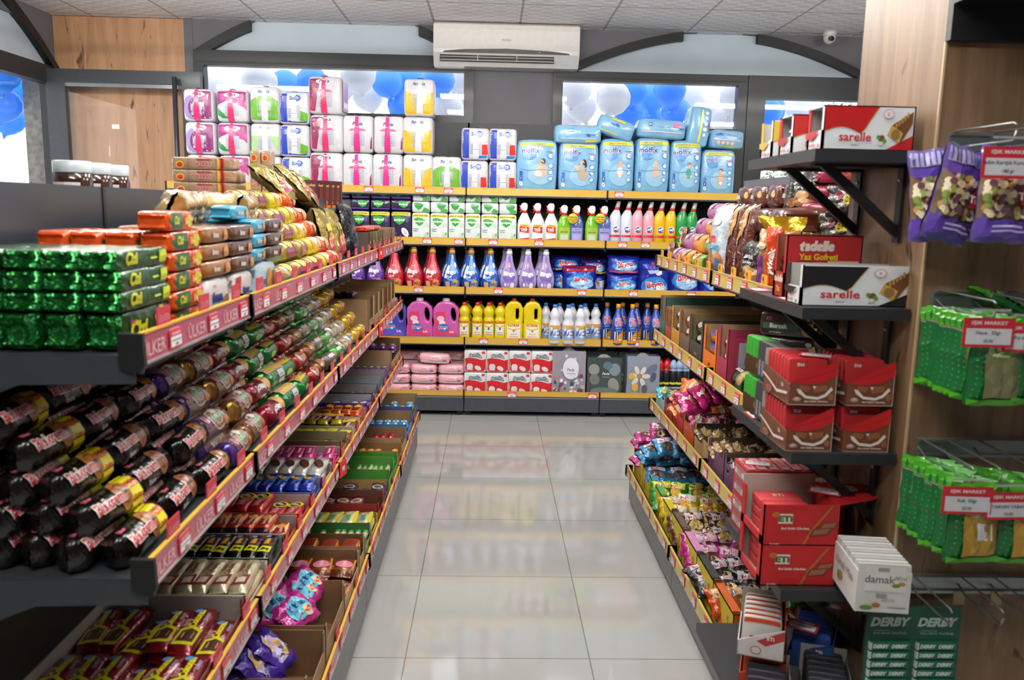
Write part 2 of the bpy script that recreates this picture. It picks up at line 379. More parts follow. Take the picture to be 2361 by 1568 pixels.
# glass door leaf standing open in front of the panel
q = MB(); ya, yb = 5.93, 5.98; xa, xb = -3.09, -2.03; zt = 2.335
q.box(xa, xb, ya, yb, zt-.09, zt, DGF); q.box(xa, xa+.13, ya, yb, .05, zt-.09, DGF); q.box(xb-.13, xb, ya, yb, .05, zt-.09, DGF); q.box(xa+.13, xb-.13, ya, yb, .05, .2, DGF)
q.box(xa+.13, xb-.13, ya+.01, ya+.012, zt-.115, zt-.09, mat('#8a8f92', .3, .8))
d2 = struct('door_2', q); g = MB(); g.box(xa+.13, xb-.13, ya+.02, ya+.026, .2, zt-.09, GL); g.obj('pane', d2)
g = MB(); g.tube([(xb-.16, ya-.05, .9), (xb-.16, ya-.05, 2.29)], .017, DGF); g.box(xb-.165, xb-.155, ya-.05, ya, 2.2, 2.21, DGF); g.box(xb-.165, xb-.155, ya-.05, ya, 1.0, 1.01, DGF); g.obj('handle', d2)
g = MB(); g.box(-2.66, -2.61, ya+.017, ya+.02, 1.94, 1.97, card('#e8e8ea')); g.box(-2.69, -2.68, ya+.017, ya+.02, 1.75, 1.82, card('#d8c2aa')); g.obj('sticker', d2)
# pillar at the right, clad in wood
q = MB(); q.box(.864, 1.9, 1.61, 1.98, 0, H-.002, WD2); q.box(.861, .865, 1.607, 1.613, 0, H-.002, mat('#b09a78', .5)); tag(q.obj('trim_2'), kind='structure')
# twin-tube ceiling lamps of the shop, all nearer than the camera's view of the ceiling
def led():
    r = empty('ceiling_light'); q = MB(); f = mat('#e9e9e9', .4)
    q.box(-.62, .62, -.018, .018, -.225, -.2, f); q.obj('housing', r)
    for s in (-1, 1): q = MB(); q.tube([(s*.4, 0, -.205), (s*.4, 0, 0)], .004, f, 6); q.obj('rod', r)
    for s in (-1, 1): q = MB(); q.tube([(-.6, s*.045, -.225), (.6, s*.045, -.225)], .016, mat('#f9f8f2', .5, emit=LED), 8); q.obj('lamp_tube', r)
    return r
for i, (x, y) in enumerate([(.1, 4.1), (.1, 2.8), (.1, 1.5), (-2.1, 4.35), (-2.1, 2.4), (2.6, 3.9), (2.6, 2.2), (-.2, .1)]):
    where = ['over the far end of the aisle', 'over the middle of the aisle', 'over the near end of the aisle', 'behind the left shelves, far', 'behind the left shelves, near', 'beyond the right shelves, far', 'beyond the right shelves, near', 'above the camera'][i]
    put('led', led, (x, y, H-.001), 0, 'twin-tube white ceiling lamp '+where, 'ceiling lamp', 'ceiling lamps')
# air conditioner
def build_ac():
    r = empty('air_conditioner'); w, h, d = 1.01, .292, .2; q = MB(); wh = plas('#e6e0dc')
    prof = [(0, 0), (d, 0), (d, h), (.03, h), (.008, h-.02), (0, h-.05), (-.006, h-.14), (-.004, .09), (.0, .075), (.012, .04), (.05, .006)]
    prof = [(-.0+a, b) for a, b in [(d, 0), (d, h), (.04, h), (.012, h-.015), (.002, h-.05), (-.002, .11), (.0, .085), (.02, .05), (.035, .03), (.06, .004)]]
    q.prism(prof, 0, -w/2+.012, w/2-.012, wh)
    for s in (-1, 1): q.prism([(a+.004 if i < 2 else a-.002, b*.985+.002) for i, (a, b) in enumerate(prof)], 0, s*(w/2-.012), s*w/2, wh)
    q.obj('housing', r); F = planeF(-.002)
    q = MB(); q.poly(F, [(-.44, .085), (.44, .085), (.43, .095), (.3, .108), (0, .118), (-.3, .108), (-.43, .095)], ink('#23292b')); q.ell(F, .23, .098, .004, .002, mat('#40ff40', .5, emit=1)); q.obj('display_strip', r)
    q = MB(); q.text(F, 'PROFILO', 0, .175, .016, ink('#7c7a78'), bold=.01); q.obj('brand_mark', r)
    q = MB(); q.box(-.46, .33, .006, .03, .03, .072, BLK); q.obj('outlet_recess', r)
    q = MB()
    for z in (.035, .056): q.box(-.455, .325, -.002, .012, z, z+.004, plas('#cfc9c4'))
    for x in (-.2, .07): q.box(x, x+.004, -.003, .006, .033, .072, plas('#cfc9c4'))
    q.obj('louver', r); return r
o = build_ac(); o.location = (.088, 5.89, 2.418); tag(o, 'white wall-mounted split air conditioner above the grey pier between windows', 'air conditioner')
# dome camera
p = at(1912, 95, 1, 5.95)
r = empty('security_camera', (p.x, 5.95, H)); q = MB(); q.lathe([(-.03, .045), (0, .045)][::1], plas('#d9d6d4'), 20); q.obj('base', r)
q = MB(); q.lathe([(-.085, .005), (-.08, .02), (-.065, .036), (-.045, .042), (-.03, .042)], plas('#d2cfce')); q.obj('dome', r)
q = MB(); q.ell(lambda u, v, off=0: (u-.004, -.038-off-.01*(1-abs(u)/.03), v-.055), 0, 0, .022, .018, ink('#141416')); q.obj('lens', r)
tag(r, 'small white dome security camera under the ceiling at the right', 'security camera')
# balloons outside
def balm(col):
    m = bpy.data.materials.new('balloon_skin'); m.use_nodes = True; nt = m.node_tree; b = nt.nodes['Principled BSDF']; N = nt.nodes.new; L = nt.links.new
    tc = N('ShaderNodeTexCoord'); n = N('ShaderNodeTexNoise'); n.inputs[2].default_value = 3; L(tc.outputs['Object'], n.inputs[0]); mx0 = N('ShaderNodeMixRGB'); mx0.blend_type = 'MULTIPLY'; mx0.inputs[0].default_value = .05; mx0.inputs[1].default_value = lin(col); L(n.outputs[0], mx0.inputs[2])
    L(mx0.outputs[0], b.inputs['Base Color']); b.inputs['Roughness'].default_value = .25; t = N('ShaderNodeBsdfTranslucent'); L(mx0.outputs[0], t.inputs[0])
    mx = N('ShaderNodeMixShader'); mx.inputs[0].default_value = .6 if col[1] not in 'ed' else .5; L(b.outputs[0], mx.inputs[1]); L(t.outputs[0], mx.inputs[2]); L(mx.outputs[0], nt.nodes['Material Output'].inputs[0]); return m
def balloon(col):
    def mk():
        q = MB(); q.lathe([(-.02+0, .012), (.0, .02), (.03, .07), (.08, .115), (.14, .135), (.19, .125), (.235, .09), (.26, .045), (.268, .005)], balm(col), 22)
        q.lathe([(-.035, .014), (-.02, .006)], mat(col, .4, var=.02, vs=3), 8); return q.obj('balloon')
    return mk
BALLS = []
def ball(px, py, col, nm, y, where, s=1.):
    while True:
        p = at(px, py, 1, y); cc = Vector((p.x, y, p.z))
        if all((cc-c).length > .262*s for c in BALLS): break
        y += .04
    BALLS.append(cc); put('bal'+col, balloon(col), (p.x, y, p.z-.13*s), random.uniform(-.3, .3), '%s party balloon outside, %s' % (nm, where), 'balloon', 'balloons outside the shop', random.uniform(-.5, .5), random.uniform(-.5, .5), s)
BLU, WHT = '#6fb8ff', '#e4e7ee'
B = [(490, 200, 0), (545, 225, 0), (595, 190, 0), (647, 195, 1), (685, 225, 1), (735, 190, 1), (640, 240, 0), (790, 200, 0), (835, 175, 0), (858, 222, 0), (905, 185, 1), (960, 180, 1), (995, 185, 1), (910, 240, 1), (985, 240, 1), (1045, 215, 0), (1050, 165, 0), (1020, 250, 0), (760, 245, 0)]
C = [(1318, 210, 0), (1352, 245, 0), (1402, 222, 0), (1452, 210, 1), (1500, 225, 1), (1545, 212, 1), (1445, 262, 1), (1500, 275, 1), (1543, 260, 1), (1592, 222, 0), (1640, 255, 0), (1682, 225, 0), (1320, 265, 0), (1600, 275, 0), (1690, 270, 0)]
names = ['far left', 'left']
for k, (L_, wn) in enumerate(((B, 'left back window'), (C, 'right back window'))):
    cnt = [0, 0]
    for x, y, b in sorted(L_, key=lambda t: -t[2]):
        cnt[b] += 1; ball(x, y, BLU if b else WHT, 'blue' if b else 'white', 6.72+.3*(cnt[b] % 3)+.15*b, '%s from the left in the %s' % (ORD[cnt[b]-1], wn), 1.0 if b else 1.05)
for i, (x, y, b) in enumerate([(1762, 262, 1), (1782, 250, 1), (1830, 250, 0), (1770, 285, 1), (1800, 275, 0)]):
    ball(x, y, BLU if b else WHT, 'blue' if b else 'white', 6.9, '%s from the left through the right door' % ORD[i])
for i, (px, py) in enumerate([(2, 172), (50, 208), (-2, 240), (8, 272)]):
    X_ = -3.5-.28*(i % 2)-.12*(i > 1); p = at(px, py, 0, X_)
    put('balL', balloon('#3fb4ff'), (X_, p.y, p.z-.13), .3*i, 'bright blue balloon outside the left window, %s' % ['uppermost', 'nearest the window frame', 'half cut by the frame', 'lowest'][i], 'balloon', 'balloons by the left window', .3, .2, .95)
# street outside: hedge and low wall seen through the right door, pavement
q = MB(); q.box(-8, 12, YW+.2, 22, -.06, -.01, mat('#b9b7b2', .8)); struct('ground', q)
q = MB(); q.box(-8, -3.3, -3, YW+.2, -.06, -.01, mat('#b9b7b2', .8)); struct('ground', q)
rnd = random.Random(3)
q = MB(); q.lathe([(0, .1), (1.5, .08)], mat('#5d5348', .9), 8)
tree = q.obj('tree'); tree.location = (5.6, 13.2, -.01); tag(tree, 'grey-green leafy tree outside, seen through the right door', 'tree')
q = MB(); gm = [mat('#6f7d68', .6), mat('#94a08a', .5), mat('#c7cfc4', .4), mat('#4b5748', .7)]
for i in range(5200):
    a = rnd.uniform(0, 6.28); c = rnd.uniform(-1, 1); rr = 1.5*rnd.random()**.4; s_ = math.sqrt(1-c*c)
    p = Vector((rr*s_*math.cos(a)*1.3, rr*s_*math.sin(a), 1.9+rr*c*1.0)); t = Vector((rnd.uniform(-1, 1), rnd.uniform(-1, 1), rnd.uniform(-1, 1))).normalized()*.05; w = t.orthogonal()*.5
    q.add([p-t, p+w, p+t, p-w], [(0, 1, 2, 3)], gm[i % 4])
tag(q.obj('foliage', tree), kind='stuff')
q = MB(); q.box(-.5, .5, -.3, .3, .25, 1.15, plas('#2a3a63')); q.box(-.4, .4, -.28, .28, 0, .25, BLK); o = q.obj('litter_bin'); o.location = (3.35, 8.6, -.01); tag(o, 'dark blue container on the pavement outside the right door', 'container')
q = MB(); q.box(-.07, .07, -.07, .07, 0, 3.2, mat('#8d8a84', .9, 0, 0, .6, 30, .3)); o = q.obj('concrete_post'); o.location = (-3.36, 6.33, -.01); tag(o, 'weathered grey concrete post outside the left window', 'post')
# ------------------------------------------------------------------ shelving units
PANEL = mat('#363c46', .35, .3, .1, var=.04, vs=3); DECK = mat('#3b3f44', .45, .3); DARKP = mat('#08090b', .5, .1, var=.04, vs=3)
RAILR = mat('#b6566a', .3, 0, .5, var=.1, vs=9); RAILY = mat('#cdb455', .35, 0, .3, var=.08, vs=9); RAILW = mat('#dcae48', .3, .1, .5, var=.05, vs=6)
LINEY = mat('#e0b040', .4); CLEAR = mat('#a9a3a3', .3, .2, .3)
def tagmesh(w, h, head=True, sc=1):
    def mk():
        q = MB(); q.box(-w/2, w/2, -.0015, 0, -h/2, h/2, card('#d6344a')); F = planeF(-.0015)
        q.rect(F, -w*.44, -h*.4, w*.44, h*.16, card('#f3f3f5'))
        q.text(F, 'IŞIK MARKET', 0, h*.32, .01, card('#f6dfe2'), w=w*.72, bold=.03) if False else None
        q.text(F, 'IŞIK MARKET', 0, h*.3, h*.2, card('#f6e6e8'), bold=.03)
        rr = random.Random(int(w*1e4+sc)); x = -w*.36
        while x < w*.3:
            L = rr.uniform(.05, .16)*w; q.rect(F, x, -h*.08, x+L, -h*.02, ink('#35373c')); x += L+w*.04
        q.rect(F, -w*.12, -h*.3, w*.1, -h*.2, ink('#35373c')); return q.obj('price_label')
    return mk
def part_put(key, mk, parent, loc, name=None):
    if key not in KIND or KIND[key] is None: o = mk(); KIND[key] = o
    else: o = KIND[key].copy(); COL.objects.link(o)
    o.parent = parent; o.location = loc; return o
def shelf(par, w, z, depth, style, lip, labels, tabs, brk=True, inset=0, cap=(0, 1), rh=.042, deckc=None):
    "shelf deck whose rail top is at z, lip at y=-lip"
    zt = z-.03
    q = MB(); q.box(-w/2+.004, w/2-.004, -lip+.006, depth, zt-.025, zt, deckc or DECK)
    if brk:
        for s in (-1, 1): q.prism([(-lip+.01, zt-.004), (-lip+.01, zt-.042), (-lip+.18, zt-.046), (depth-.05, zt-.075), (depth, zt-.14), (depth, zt-.004)], 0, s*(w/2-.004)-.0015, s*(w/2-.004)+.0015, deckc or DECK)
    sh = q.obj('shelf', par)
    rm = {'red': RAILR, 'yel': RAILY, 'wood': RAILW}[style]; q = MB()
    q.prism([(-lip, z-rh), (-lip+.006, z-rh-.002), (-lip+.006, z), (-lip+.001, z)], 0, -w/2+.005, w/2-.005, rm)
    q.box(-w/2+.005, w/2-.005, -lip-.0005, -lip+.007, z, z+.0035, LINEY if style == 'red' else rm)
    q.box(-w/2+.005, w/2-.005, -lip-.002, -lip+.004, z-rh-.004, z-rh, CLEAR)
    F = planeF(-lip)
    if style == 'red':
        n = max(1, int(w/.165)); wt = ink('#eeb7c0')
        for i in range(n):
            x = -w/2+(i+.28)*w/n; q.text(F, 'ÜLKER', x, z-.022, .03, wt, bold=.015); q.rect(F, x+.06, z-.008, x+.1, z-.006, wt)
    rl = q.obj('price_rail', sh)
    for s in cap:
        if s is not None:
            q = MB(); x = (s*2-1)*w/2; q.prism([(-lip-.006, z+.004), (-lip+.03, z+.004), (-lip+.03, z-rh-.004), (-lip-.002, z-rh-.014), (-lip-.008, z-rh)], 0, x-.005, x+.005, BLK); q.obj('end_cap', sh)
    sz = {'red': (.05, .03), 'yel': (.05, .04), 'wood': (.062, .036)}[style]
    for i, x in enumerate(labels):
        part_put('pl'+style, tagmesh(*sz), sh, (x, -lip-.001, z-rh/2-(.003 if style != 'wood' else 0)))
    for x in tabs:
        def mk():
            q = MB(); q.box(-.026, .026, -.001, .001, 0, .036, card('#c53045' if style == 'red' else '#eda21c')); F = planeF(-.001)
            if style == 'red': q.text(F, 'ÜLKER', 0, .019, .015, ink('#e58e9c'), bold=.02)
            else: q.rect(F, -.006, .006, .004, .018, ink('#e8573a')); q.rect(F, -.014, .018, -.002, .03, ink('#4a2a1c'))
            return q.obj('shelf_tab')
        part_put('tab'+style, mk, sh, (x, -lip+.004, z-.004))
    return sh
def bay(loc, rz, w, shelves, top, depth, style, label, base, panel=PANEL, boxed=None, group=None, panelt=.03):
    r = empty('shelving_bay', loc); r.rotation_euler.z = rz
    q = MB(); q.box(-w/2+.006, w/2-.006, depth, depth+panelt, .1, top, DARKP)
    q.box(-w/2+.006, w/2-.006, depth-.004, depth+panelt+.002, max(s[0] for s in shelves)+.0, top, panel) if panel else None
    q.obj('back_panel', r)
    for s in (-1, 1): q = MB(); q.box(s*w/2-.006, s*w/2+.006, depth-.006, depth+panelt+.004, 0, top, BLK); q.obj('upright', r)
    kz, ky, kh = base; q = MB(); q.box(-w/2+.003, w/2-.003, ky, ky+.012, kz, kh, mat('#4a4d54' if style == 'wood' else '#6b6d6f', .4, .3, .1))
    q.obj('kick_plate', r)
    for s in (-1, 1): q = MB(); q.box(s*(w/2-.03)-.02, s*(w/2-.03)+.02, ky+.03, ky+.08, 0, kz+.05, BLK); q.obj('foot', r)
    for (z, lip, labels, tabs) in shelves: shelf(r, w, z, depth, style, lip, labels, tabs, cap=(0, 1), brk=z > .3)
    return tag(r, label, 'shelving', group)
# left run: local front = aisle (+x world); origin at upper lip plane
XL, XLB = -.51, -.82
lz = (1.253, .905, .565)
def rs(w, n, off=.5): return [-w/2+(i+off)*w/n for i in range(n)]
for (ya, yb, nm) in ((1.19, 1.745, 'nearest'), (1.745, 2.73, 'second'), (2.73, 3.73, 'third'), (3.73, 4.77, 'farthest')):
    w = yb-ya; n = max(3, round(w/.165)); T_ = rs(w, n, .55)
    bay((XL, (ya+yb)/2, 0), PI/2, w, [(z, 0, rs(w, n, .72), T_) for z in lz]+[(.235, .1, rs(w, n, .72), T_[::2])], 1.475, .30, 'red', '%s bay of the dark grey shelving with red price rails left of the aisle' % nm, (.03, -.09, .19), group='left shelving run')
# far side top deck of the same run (carries wafers and jars)
q = MB(); q.box(XLB-.36, XLB-.045, 1.2, 4.77, 1.405, 1.43, DECK); q.box(XLB-.05, XLB-.035, 1.2, 4.77, .2, 1.41, DARKP); q.box(XLB-.36, XLB-.05, 1.2, 4.77, .03, .2, DECK); tag(q.obj('shelf_deck'), 'dark grey shelf deck behind the left shelving carrying wafers and jars', 'shelf')
# right run
XR = .80
for (ya, yb, nm) in ((2.0, 2.93, 'nearer'), (2.93, 3.92, 'farther')):
    w = yb-ya; n = 6
    bay((XR, (ya+yb)/2, 0), -PI/2, w, [(1.24, 0, rs(w, n), rs(w, n, .6)), (.882, 0, rs(w, n), rs(w, n, .6)[-2:] if nm == 'nearer' else []), (.535, 0, rs(w, n), []), (.19, .1, rs(w, n), [])], 1.6, .40, 'yel', '%s bay of the shelving with yellow price rails right of the aisle' % nm, (.02, -.085, .15), panel=mat('#6a6470', .4, .2), group='right shelving run')
# back run: front lip at y=5.6
bz = (1.578, 1.240, .907, .556)
lab = {0: [(850, 435), (968, 437), (1034, 438), (1428, 446)], 1: [(985, 556), (1058, 557), (1137, 558), (1243, 560), (1435, 566), (1488, 567)], 2: [(965, 674), (1149, 677), (1341, 679), (1460, 681)], 3: [(884, 786), (1115, 788), (1206, 790), (1312, 791), (1463, 794)], 4: [(1180, 905), (1366, 908)]}
edges = (-2.17, -1.15, -.17, .785, 1.76)
for i in range(4):
    a, b = edges[i], edges[i+1]; w = b-a; sh = []
    for k, z in enumerate(bz+(.178,)):
        xs_ = [BX(px, py, 5.6)-(a+b)/2 for px, py in lab[k] if a+.03 < BX(px, py, 5.6) < b-.02]
        if i == 0 or (i == 3 and k > 1): xs_ += [.12]
        sh.append((z, 0 if k < 4 else .0, xs_, []))
    bay(((a+b)/2, 5.6, 0), 0, w, sh, 2.045, .42, 'wood', '%s bay of the shelving with golden price rails across the back wall' % ['leftmost', 'second from left', 'third from left', 'rightmost'][i], (.035, .0, .145), panel=mat('#2c2d31', .5, .1), group='back shelving run')

for i, (y, z, w_) in enumerate([(3.735, 1.236, 'top left shelf'), (3.735, .888, 'second left shelf'), (2.735, .548, 'third left shelf')]):
    def mk():
        q = MB(); q.box(-.03, .03, -.002, 0, -.027, .027, card('#cc1f26')); q.text(planeF(-.002), '90', 0, 0, .024, ink('#f0dcdc'), bold=.05); return q.obj('price_flag')
    put('flag', mk, (XL+.012, y, z), RL if 0 else PI/2-.2, 'small red price flag clipped to the rail joint of the %s' % w_, 'price flag', 'red price flags')
# ------------------------------------------------------------------ product builders (front = -y, base at z = 0)
def P_block(key, w, h, d, body, front=(), top=(), ends=None, e=9, amp=.0006, name='biscuit_pack', puff=.04, fin=True, side=()):
    def mk():
        q = MB(); fn, F = soft(w, d, h, e, puff, amp, len(key)); bm = body if not isinstance(body, str) else film(body)
        em = bm if ends is None else (film(ends) if isinstance(ends, str) else ends)
        q.cube(fn, TV if w > .08 else TS, bm, [em, em, bm, bm, bm, bm])
        if fin:
            for s in (-1, 1):
                for t in (-1, 1): q.add([(s*w/2*.97, -d*.3, h*(.5+.05*t)), (s*w/2*.97, d*.3, h*(.5+.05*t)), (s*(w/2+.006), d*.42, h*(.5+.3*t)), (s*(w/2+.006), -d*.42, h*(.5+.3*t))], [(0, 1, 2, 3)], em)
        q.art(lambda u, v, off=0: F(u, v, -off*1.5-.0008), w, h, front)
        if top: q.art(lambda u, v, off=0: (u, v*1., fn((u/(w/2), v/(d/2), 1))[2]+off), w, d, top)
        if side:
            for s in (-1, 1): q.art(lambda u, v, off=0: (s*(w/2*.995+off), s*u, v), d, h, side)
        return q.obj(name)
    return key, mk
def P_roll(key, r, L, body, art=(), ends=None, name='biscuit_roll', fl=.7, phi=.75, n=12, twist=False):
    def mk():
        q = MB(); bm = foil(body) if isinstance(body, str) else body; em = bm if ends is None else foil(ends, .6)
        st = [-1, -.86, -.78, -.5, -.2, .1, .4, .78, .86, 1]; rn = random.Random(len(key)); vs = []
        rr = [1+rn.uniform(-.012, .012) for _ in st]; seg = 18
        for i, s in enumerate(st):
            x = s*L/2; k = 1 if abs(s) < .8 else (.55 if abs(s) < .9 else 0)
            for j in range(seg):
                a = 2*PI*j/seg; c, sn = math.cos(a), math.sin(a)
                if k == 1: y, z = c*r*rr[i], sn*r*rr[i]
                elif k > 0: y, z = c*r*(.30 if twist else .45), sn*r*.85
                else: y, z = c*r*.05+rn.uniform(-.002, .002), sn*r*fl
                vs.append((x+(rn.uniform(-.003, .003) if k == 0 else 0), y, z+r))
        m_ = len(st)
        fs = [(i*seg+j, i*seg+(j+1) % seg, (i+1)*seg+(j+1) % seg, (i+1)*seg+j) for i in range(m_-1) for j in range(seg)]
        mats = [em if (i < 1 or i > m_-3) else bm for i in range(m_-1) for j in range(seg)]
        q.add(vs, fs, mats, True); q.art(cylF(r*1.022, phi, r), L, r, art)
        return q.obj(name)
    return key, mk
def P_bag(key, w, h, d, body, front=(), name='bag', seal=.06, amp=.003, tie=False, pw=2.2, seed=0, nu=10, nv=12, back=None, bot=0):
    "pillow bag standing on its lower end"
    ph = [random.Random(len(key)+seed+i).uniform(0, 6) for i in range(5)]
    def surf(u, v, sg, off=0):
        a = 2*u/w; b = 2*v/h-1; t = max(0, (1-abs(a)**pw*.96))*max(0, 1-abs(b)**(pw*1.6))
        if bot: t = max(0, (1-abs(a)**pw*.9))*max(0, 1-max(0, b)**(pw)*.98)*(1 if b > -.9 else .8)
        t = t**.6; nz = amp*(math.sin(9*a+6*b+ph[0])+math.sin(14*b-4*a+ph[1])+math.sin(21*a+ph[2]))*(.4+.6*t)
        k = 1-.07*(1-abs(b)**2)*0; ww = 1-.05*math.sin(PI*min(1, max(0, (b+1)/2)))
        return (u*ww+amp*.6*math.sin(8*b+ph[3]), sg*(d/2*t)+nz*.6+sg*off, v*(1)+amp*.5*math.sin(7*a+ph[4]))
    def mk():
        q = MB(); bm = foil(body, .2) if isinstance(body, str) else body
        q.grid(lambda a, b: surf((a-.5)*w, b*h, -1), nu, nv, bm); q.grid(lambda a, b: surf((a-.5)*w, b*h, 1), nu, nv, bm if back is None else foil(back, .2), flip=True)
        G = [[surf((i/nu-.5)*w, j/nv*h, -1) for i in range(nu+1)] for j in range(nv+1)]
        def F(u, v, off=0):
            a = max(0, min(nu-1e-6, (u/w+.5)*nu)); b = max(0, min(nv-1e-6, v/h*nv)); i = int(a); j = int(b); s = a-i; t = b-j
            p = [(G[j][i][k]*(1-s)+G[j][i+1][k]*s)*(1-t)+(G[j+1][i][k]*(1-s)+G[j+1][i+1][k]*s)*t for k in range(3)]
            return (p[0], p[1]-off*2.4-.0014, p[2])
        q.art(F, w, h, front)
        return q.obj(name)
    return key, mk
def P_bottle(key, prof, body, cap=None, labels=(), sy=1., name='bottle', capz=None, xo=None, seg=20, neckart=()):
    def mk():
        q = MB(); bm = plas(body) if isinstance(body, str) else body; q.lathe(prof, bm, seg, sy, xo=xo); o = q.obj(name)
        if cap:
            cprof, cm = cap; c = MB(); c.lathe(cprof, plas(cm) if isinstance(cm, str) else cm, 16, 1 if sy > .8 else sy*1.2, xo=xo); c.obj('cap', o)
        if labels:
            l = MB(); zt = max(z for z, r in prof); rm = max(r for z, r in prof); l.art(botF(prof, sy, xo), rm*2, zt, labels); l.obj('label', o)
        return o
    return key, mk
def plate(name, outlines, depth, bevel, m, parent=None):
    cu = bpy.data.curves.new('c', 'CURVE'); cu.dimensions = '2D'; cu.fill_mode = 'BOTH'
    for pts in outlines:
        sp = cu.splines.new('POLY'); sp.points.add(len(pts)-1); sp.use_cyclic_u = True
        for p, (a, b) in zip(sp.points, pts): p.co = (a, b, 0, 1)
    cu.extrude = depth/2-bevel; cu.bevel_depth = bevel; cu.bevel_resolution = 3; cu.offset = -bevel
    t = bpy.data.objects.new('c', cu); me = bpy.data.meshes.new_from_object(t); bpy.data.objects.remove(t); bpy.data.curves.remove(cu)
    for v in me.vertices: v.co = (v.co.x, -v.co.z, v.co.y)
    me.materials.clear(); me.materials.append(m); me.polygons.foreach_set('use_smooth', [True]*len(me.polygons)); me.update(); me.name = name
    o = bpy.data.objects.new(name, me); COL.objects.link(o)
    if parent: o.parent = parent
    return o
def rr(x0, z0, x1, z1, r, n=4):
    out = []
    for cx, cz, a0 in ((x1-r, z0+r, -PI/2), (x1-r, z1-r, 0), (x0+r, z1-r, PI/2), (x0+r, z0+r, PI)):
        for i in range(n+1): a = a0+PI/2*i/n; out.append((cx+r*math.cos(a), cz+r*math.sin(a)))
    return out
def P_tray(key, w, d, h, out, inn=KRAFT, hf=None, hs=None, hb=None, front=(), side=(), arch=0, name='display_carton', cut=False, edge=None):
    "open carton; front wall hf, side walls hs, back hb; arch cuts side walls down in the middle"
    hf = h if hf is None else hf; hs = h if hs is None else hs; hb = h if hb is None else hb; t = .0025
    def mk():
        q = MB(); om = card(out); im = card(inn)
        q.box(-w/2, w/2, -d/2, d/2, 0, t, im)
        def wallx(s):   # side walls at x = s*w/2
            x0 = s*w/2; x1 = s*(w/2-t); n = 14
            def zt(v):
                a = abs(2*v-1)
                return hs-(arch if a < .8 else arch*max(0, (1-a)/.2)**.5 if arch else 0)
            for i in range(n):
                a, b = i/n, (i+1)/n; ya, yb = -d/2+d*a, -d/2+d*b; za, zb = zt(a), zt(b)
                q.add([(x0, ya, 0), (x0, yb, 0), (x0, yb, zb), (x0, ya, za), (x1, ya, 0), (x1, yb, 0), (x1, yb, zb), (x1, ya, za)], [(0, 1, 2, 3), (7, 6, 5, 4), (3, 2, 6, 7)], [om, im, im])
        wallx(-1); wallx(1)
        q.box(-w/2, w/2, d/2-t, d/2, 0, hb, im)
        if cut:
            q.box(-w/2, -w/2+.018, -d/2, -d/2+t, 0, h, om); q.box(w/2-.018, w/2, -d/2, -d/2+t, 0, h, om); q.box(-w/2+.018, w/2-.018, -d/2, -d/2+t, 0, hf, om)
        else: q.box(-w/2, w/2, -d/2, -d/2+t, 0, hf, om)
        q.box(-w/2+t, w/2-t, -d/2+t, -d/2+t+.0006, 0, hf*.99, im)
        q.art(planeF(-d/2), w, h, front)
        if side:
            for s in (-1, 1): q.art(lambda u, v, off=0: (s*(w/2+off), s*u, v), d, h, side)
        return q.obj(name)
    return key, mk
def P_bar(key, L, w, h, body, art=(), ends=None, name='wafer_bar'):
    "flow-wrapped bar lying with its long axis along x, art on top"
    def mk():
        q = MB(); bm = foil(body, .25) if isinstance(body, str) else body; em = bm if ends is None else foil(ends, .3)
        st = [-1, -.9, -.84, -.4, 0, .4, .84, .9, 1]; vs = []; prof = [(-1, .5), (-.9, .08), (0, 0), (.9, .08), (1, .5), (.85, .95), (0, 1.02), (-.85, .95)]; n = 8
        for s in st:
            k = abs(s) >= .9
            for (b, c) in prof: vs.append((s*L/2, b*w/2*(1.02 if k else 1), (c*h if not k else h*.45+(c-.5)*h*(.3 if abs(s) < .95 else .04))))
        fs = [(i*n+j, i*n+(j+1) % n, (i+1)*n+(j+1) % n, (i+1)*n+j) for i in range(len(st)-1) for j in range(n)]
        ms = [em if i in (0, 1, 6, 7) else bm for i in range(len(st)-1) for j in range(n)]
        q.add(vs, fs, ms, True)
        q.art(lambda u, v, off=0: (u, v, h*(1.02-.07*min(1, abs(2*v/w)/.85))+off+.0006), L*.84, w, art)
        return q.obj(name)
    return key, mk
def multi(kind, pos, rz, desc, cat, group, where, sc=1, **kw):
    key, mk = kind
    for i, p in enumerate(pos): put(key, mk, p, rz, desc+', '+where(i), cat, group, sc=sc, **kw)
RL, RR = PI/2, -PI/2
# ================================================================== BACK SHELVES
YF = 5.615
def cols(px0, px1, py): return BX(px0, py, YF), BX(px1, py, YF)
# ---- paper roll packs on the top shelf (deck z = 1.548)
ZA, ZB, ZC, ZD, ZE = 1.549, 1.211, .878, .527, .149
def P_paper(key, w, h, art, tape, body='#d6d3d8', sidecol=None):
    def mk():
        q = MB(); bm = mat(body, .4, 0, .3, .25, 30); n = 24
        fn, F = soft(w, .22, h, 9, .12, .0012, len(key))
        q.cube(fn, TV, bm); q.art(lambda u, v, off=0: F(u, v, -off-.0008), w, h, art)
        if sidecol: q.art(lambda u, v, off=0: (w/2*1.0+off+.001, u, v), .22, h, [('r', -.4, .1, .4, .9, sidecol), ('t', 'PAPİA', 0, .6, .16, '#2a3b78', dict(rot=PI/2)), ('r', -.3, .2, .3, .35, '#f0f0f2')])
        o = q.obj('paper_roll_pack'); t = MB(); tm = mat(tape, .2, 0, .6, .3, 60); tw = .022; ox = -.006 if tape != '#dfe3ea' else .004
        G = lambda u, v, off=0: F(u, v, -.0032)
        t.grid(lambda a, b: G(ox+(a-.5)*2*tw*(.75+.25*math.cos(3*b)), b*h), 2, 8, tm); t.grid(lambda a, b: (ox+(a-.5)*2*tw, -.105+.21*b, h+.0035), 2, 4, tm); t.obj('carry_tape', o); return o
    return key, mk
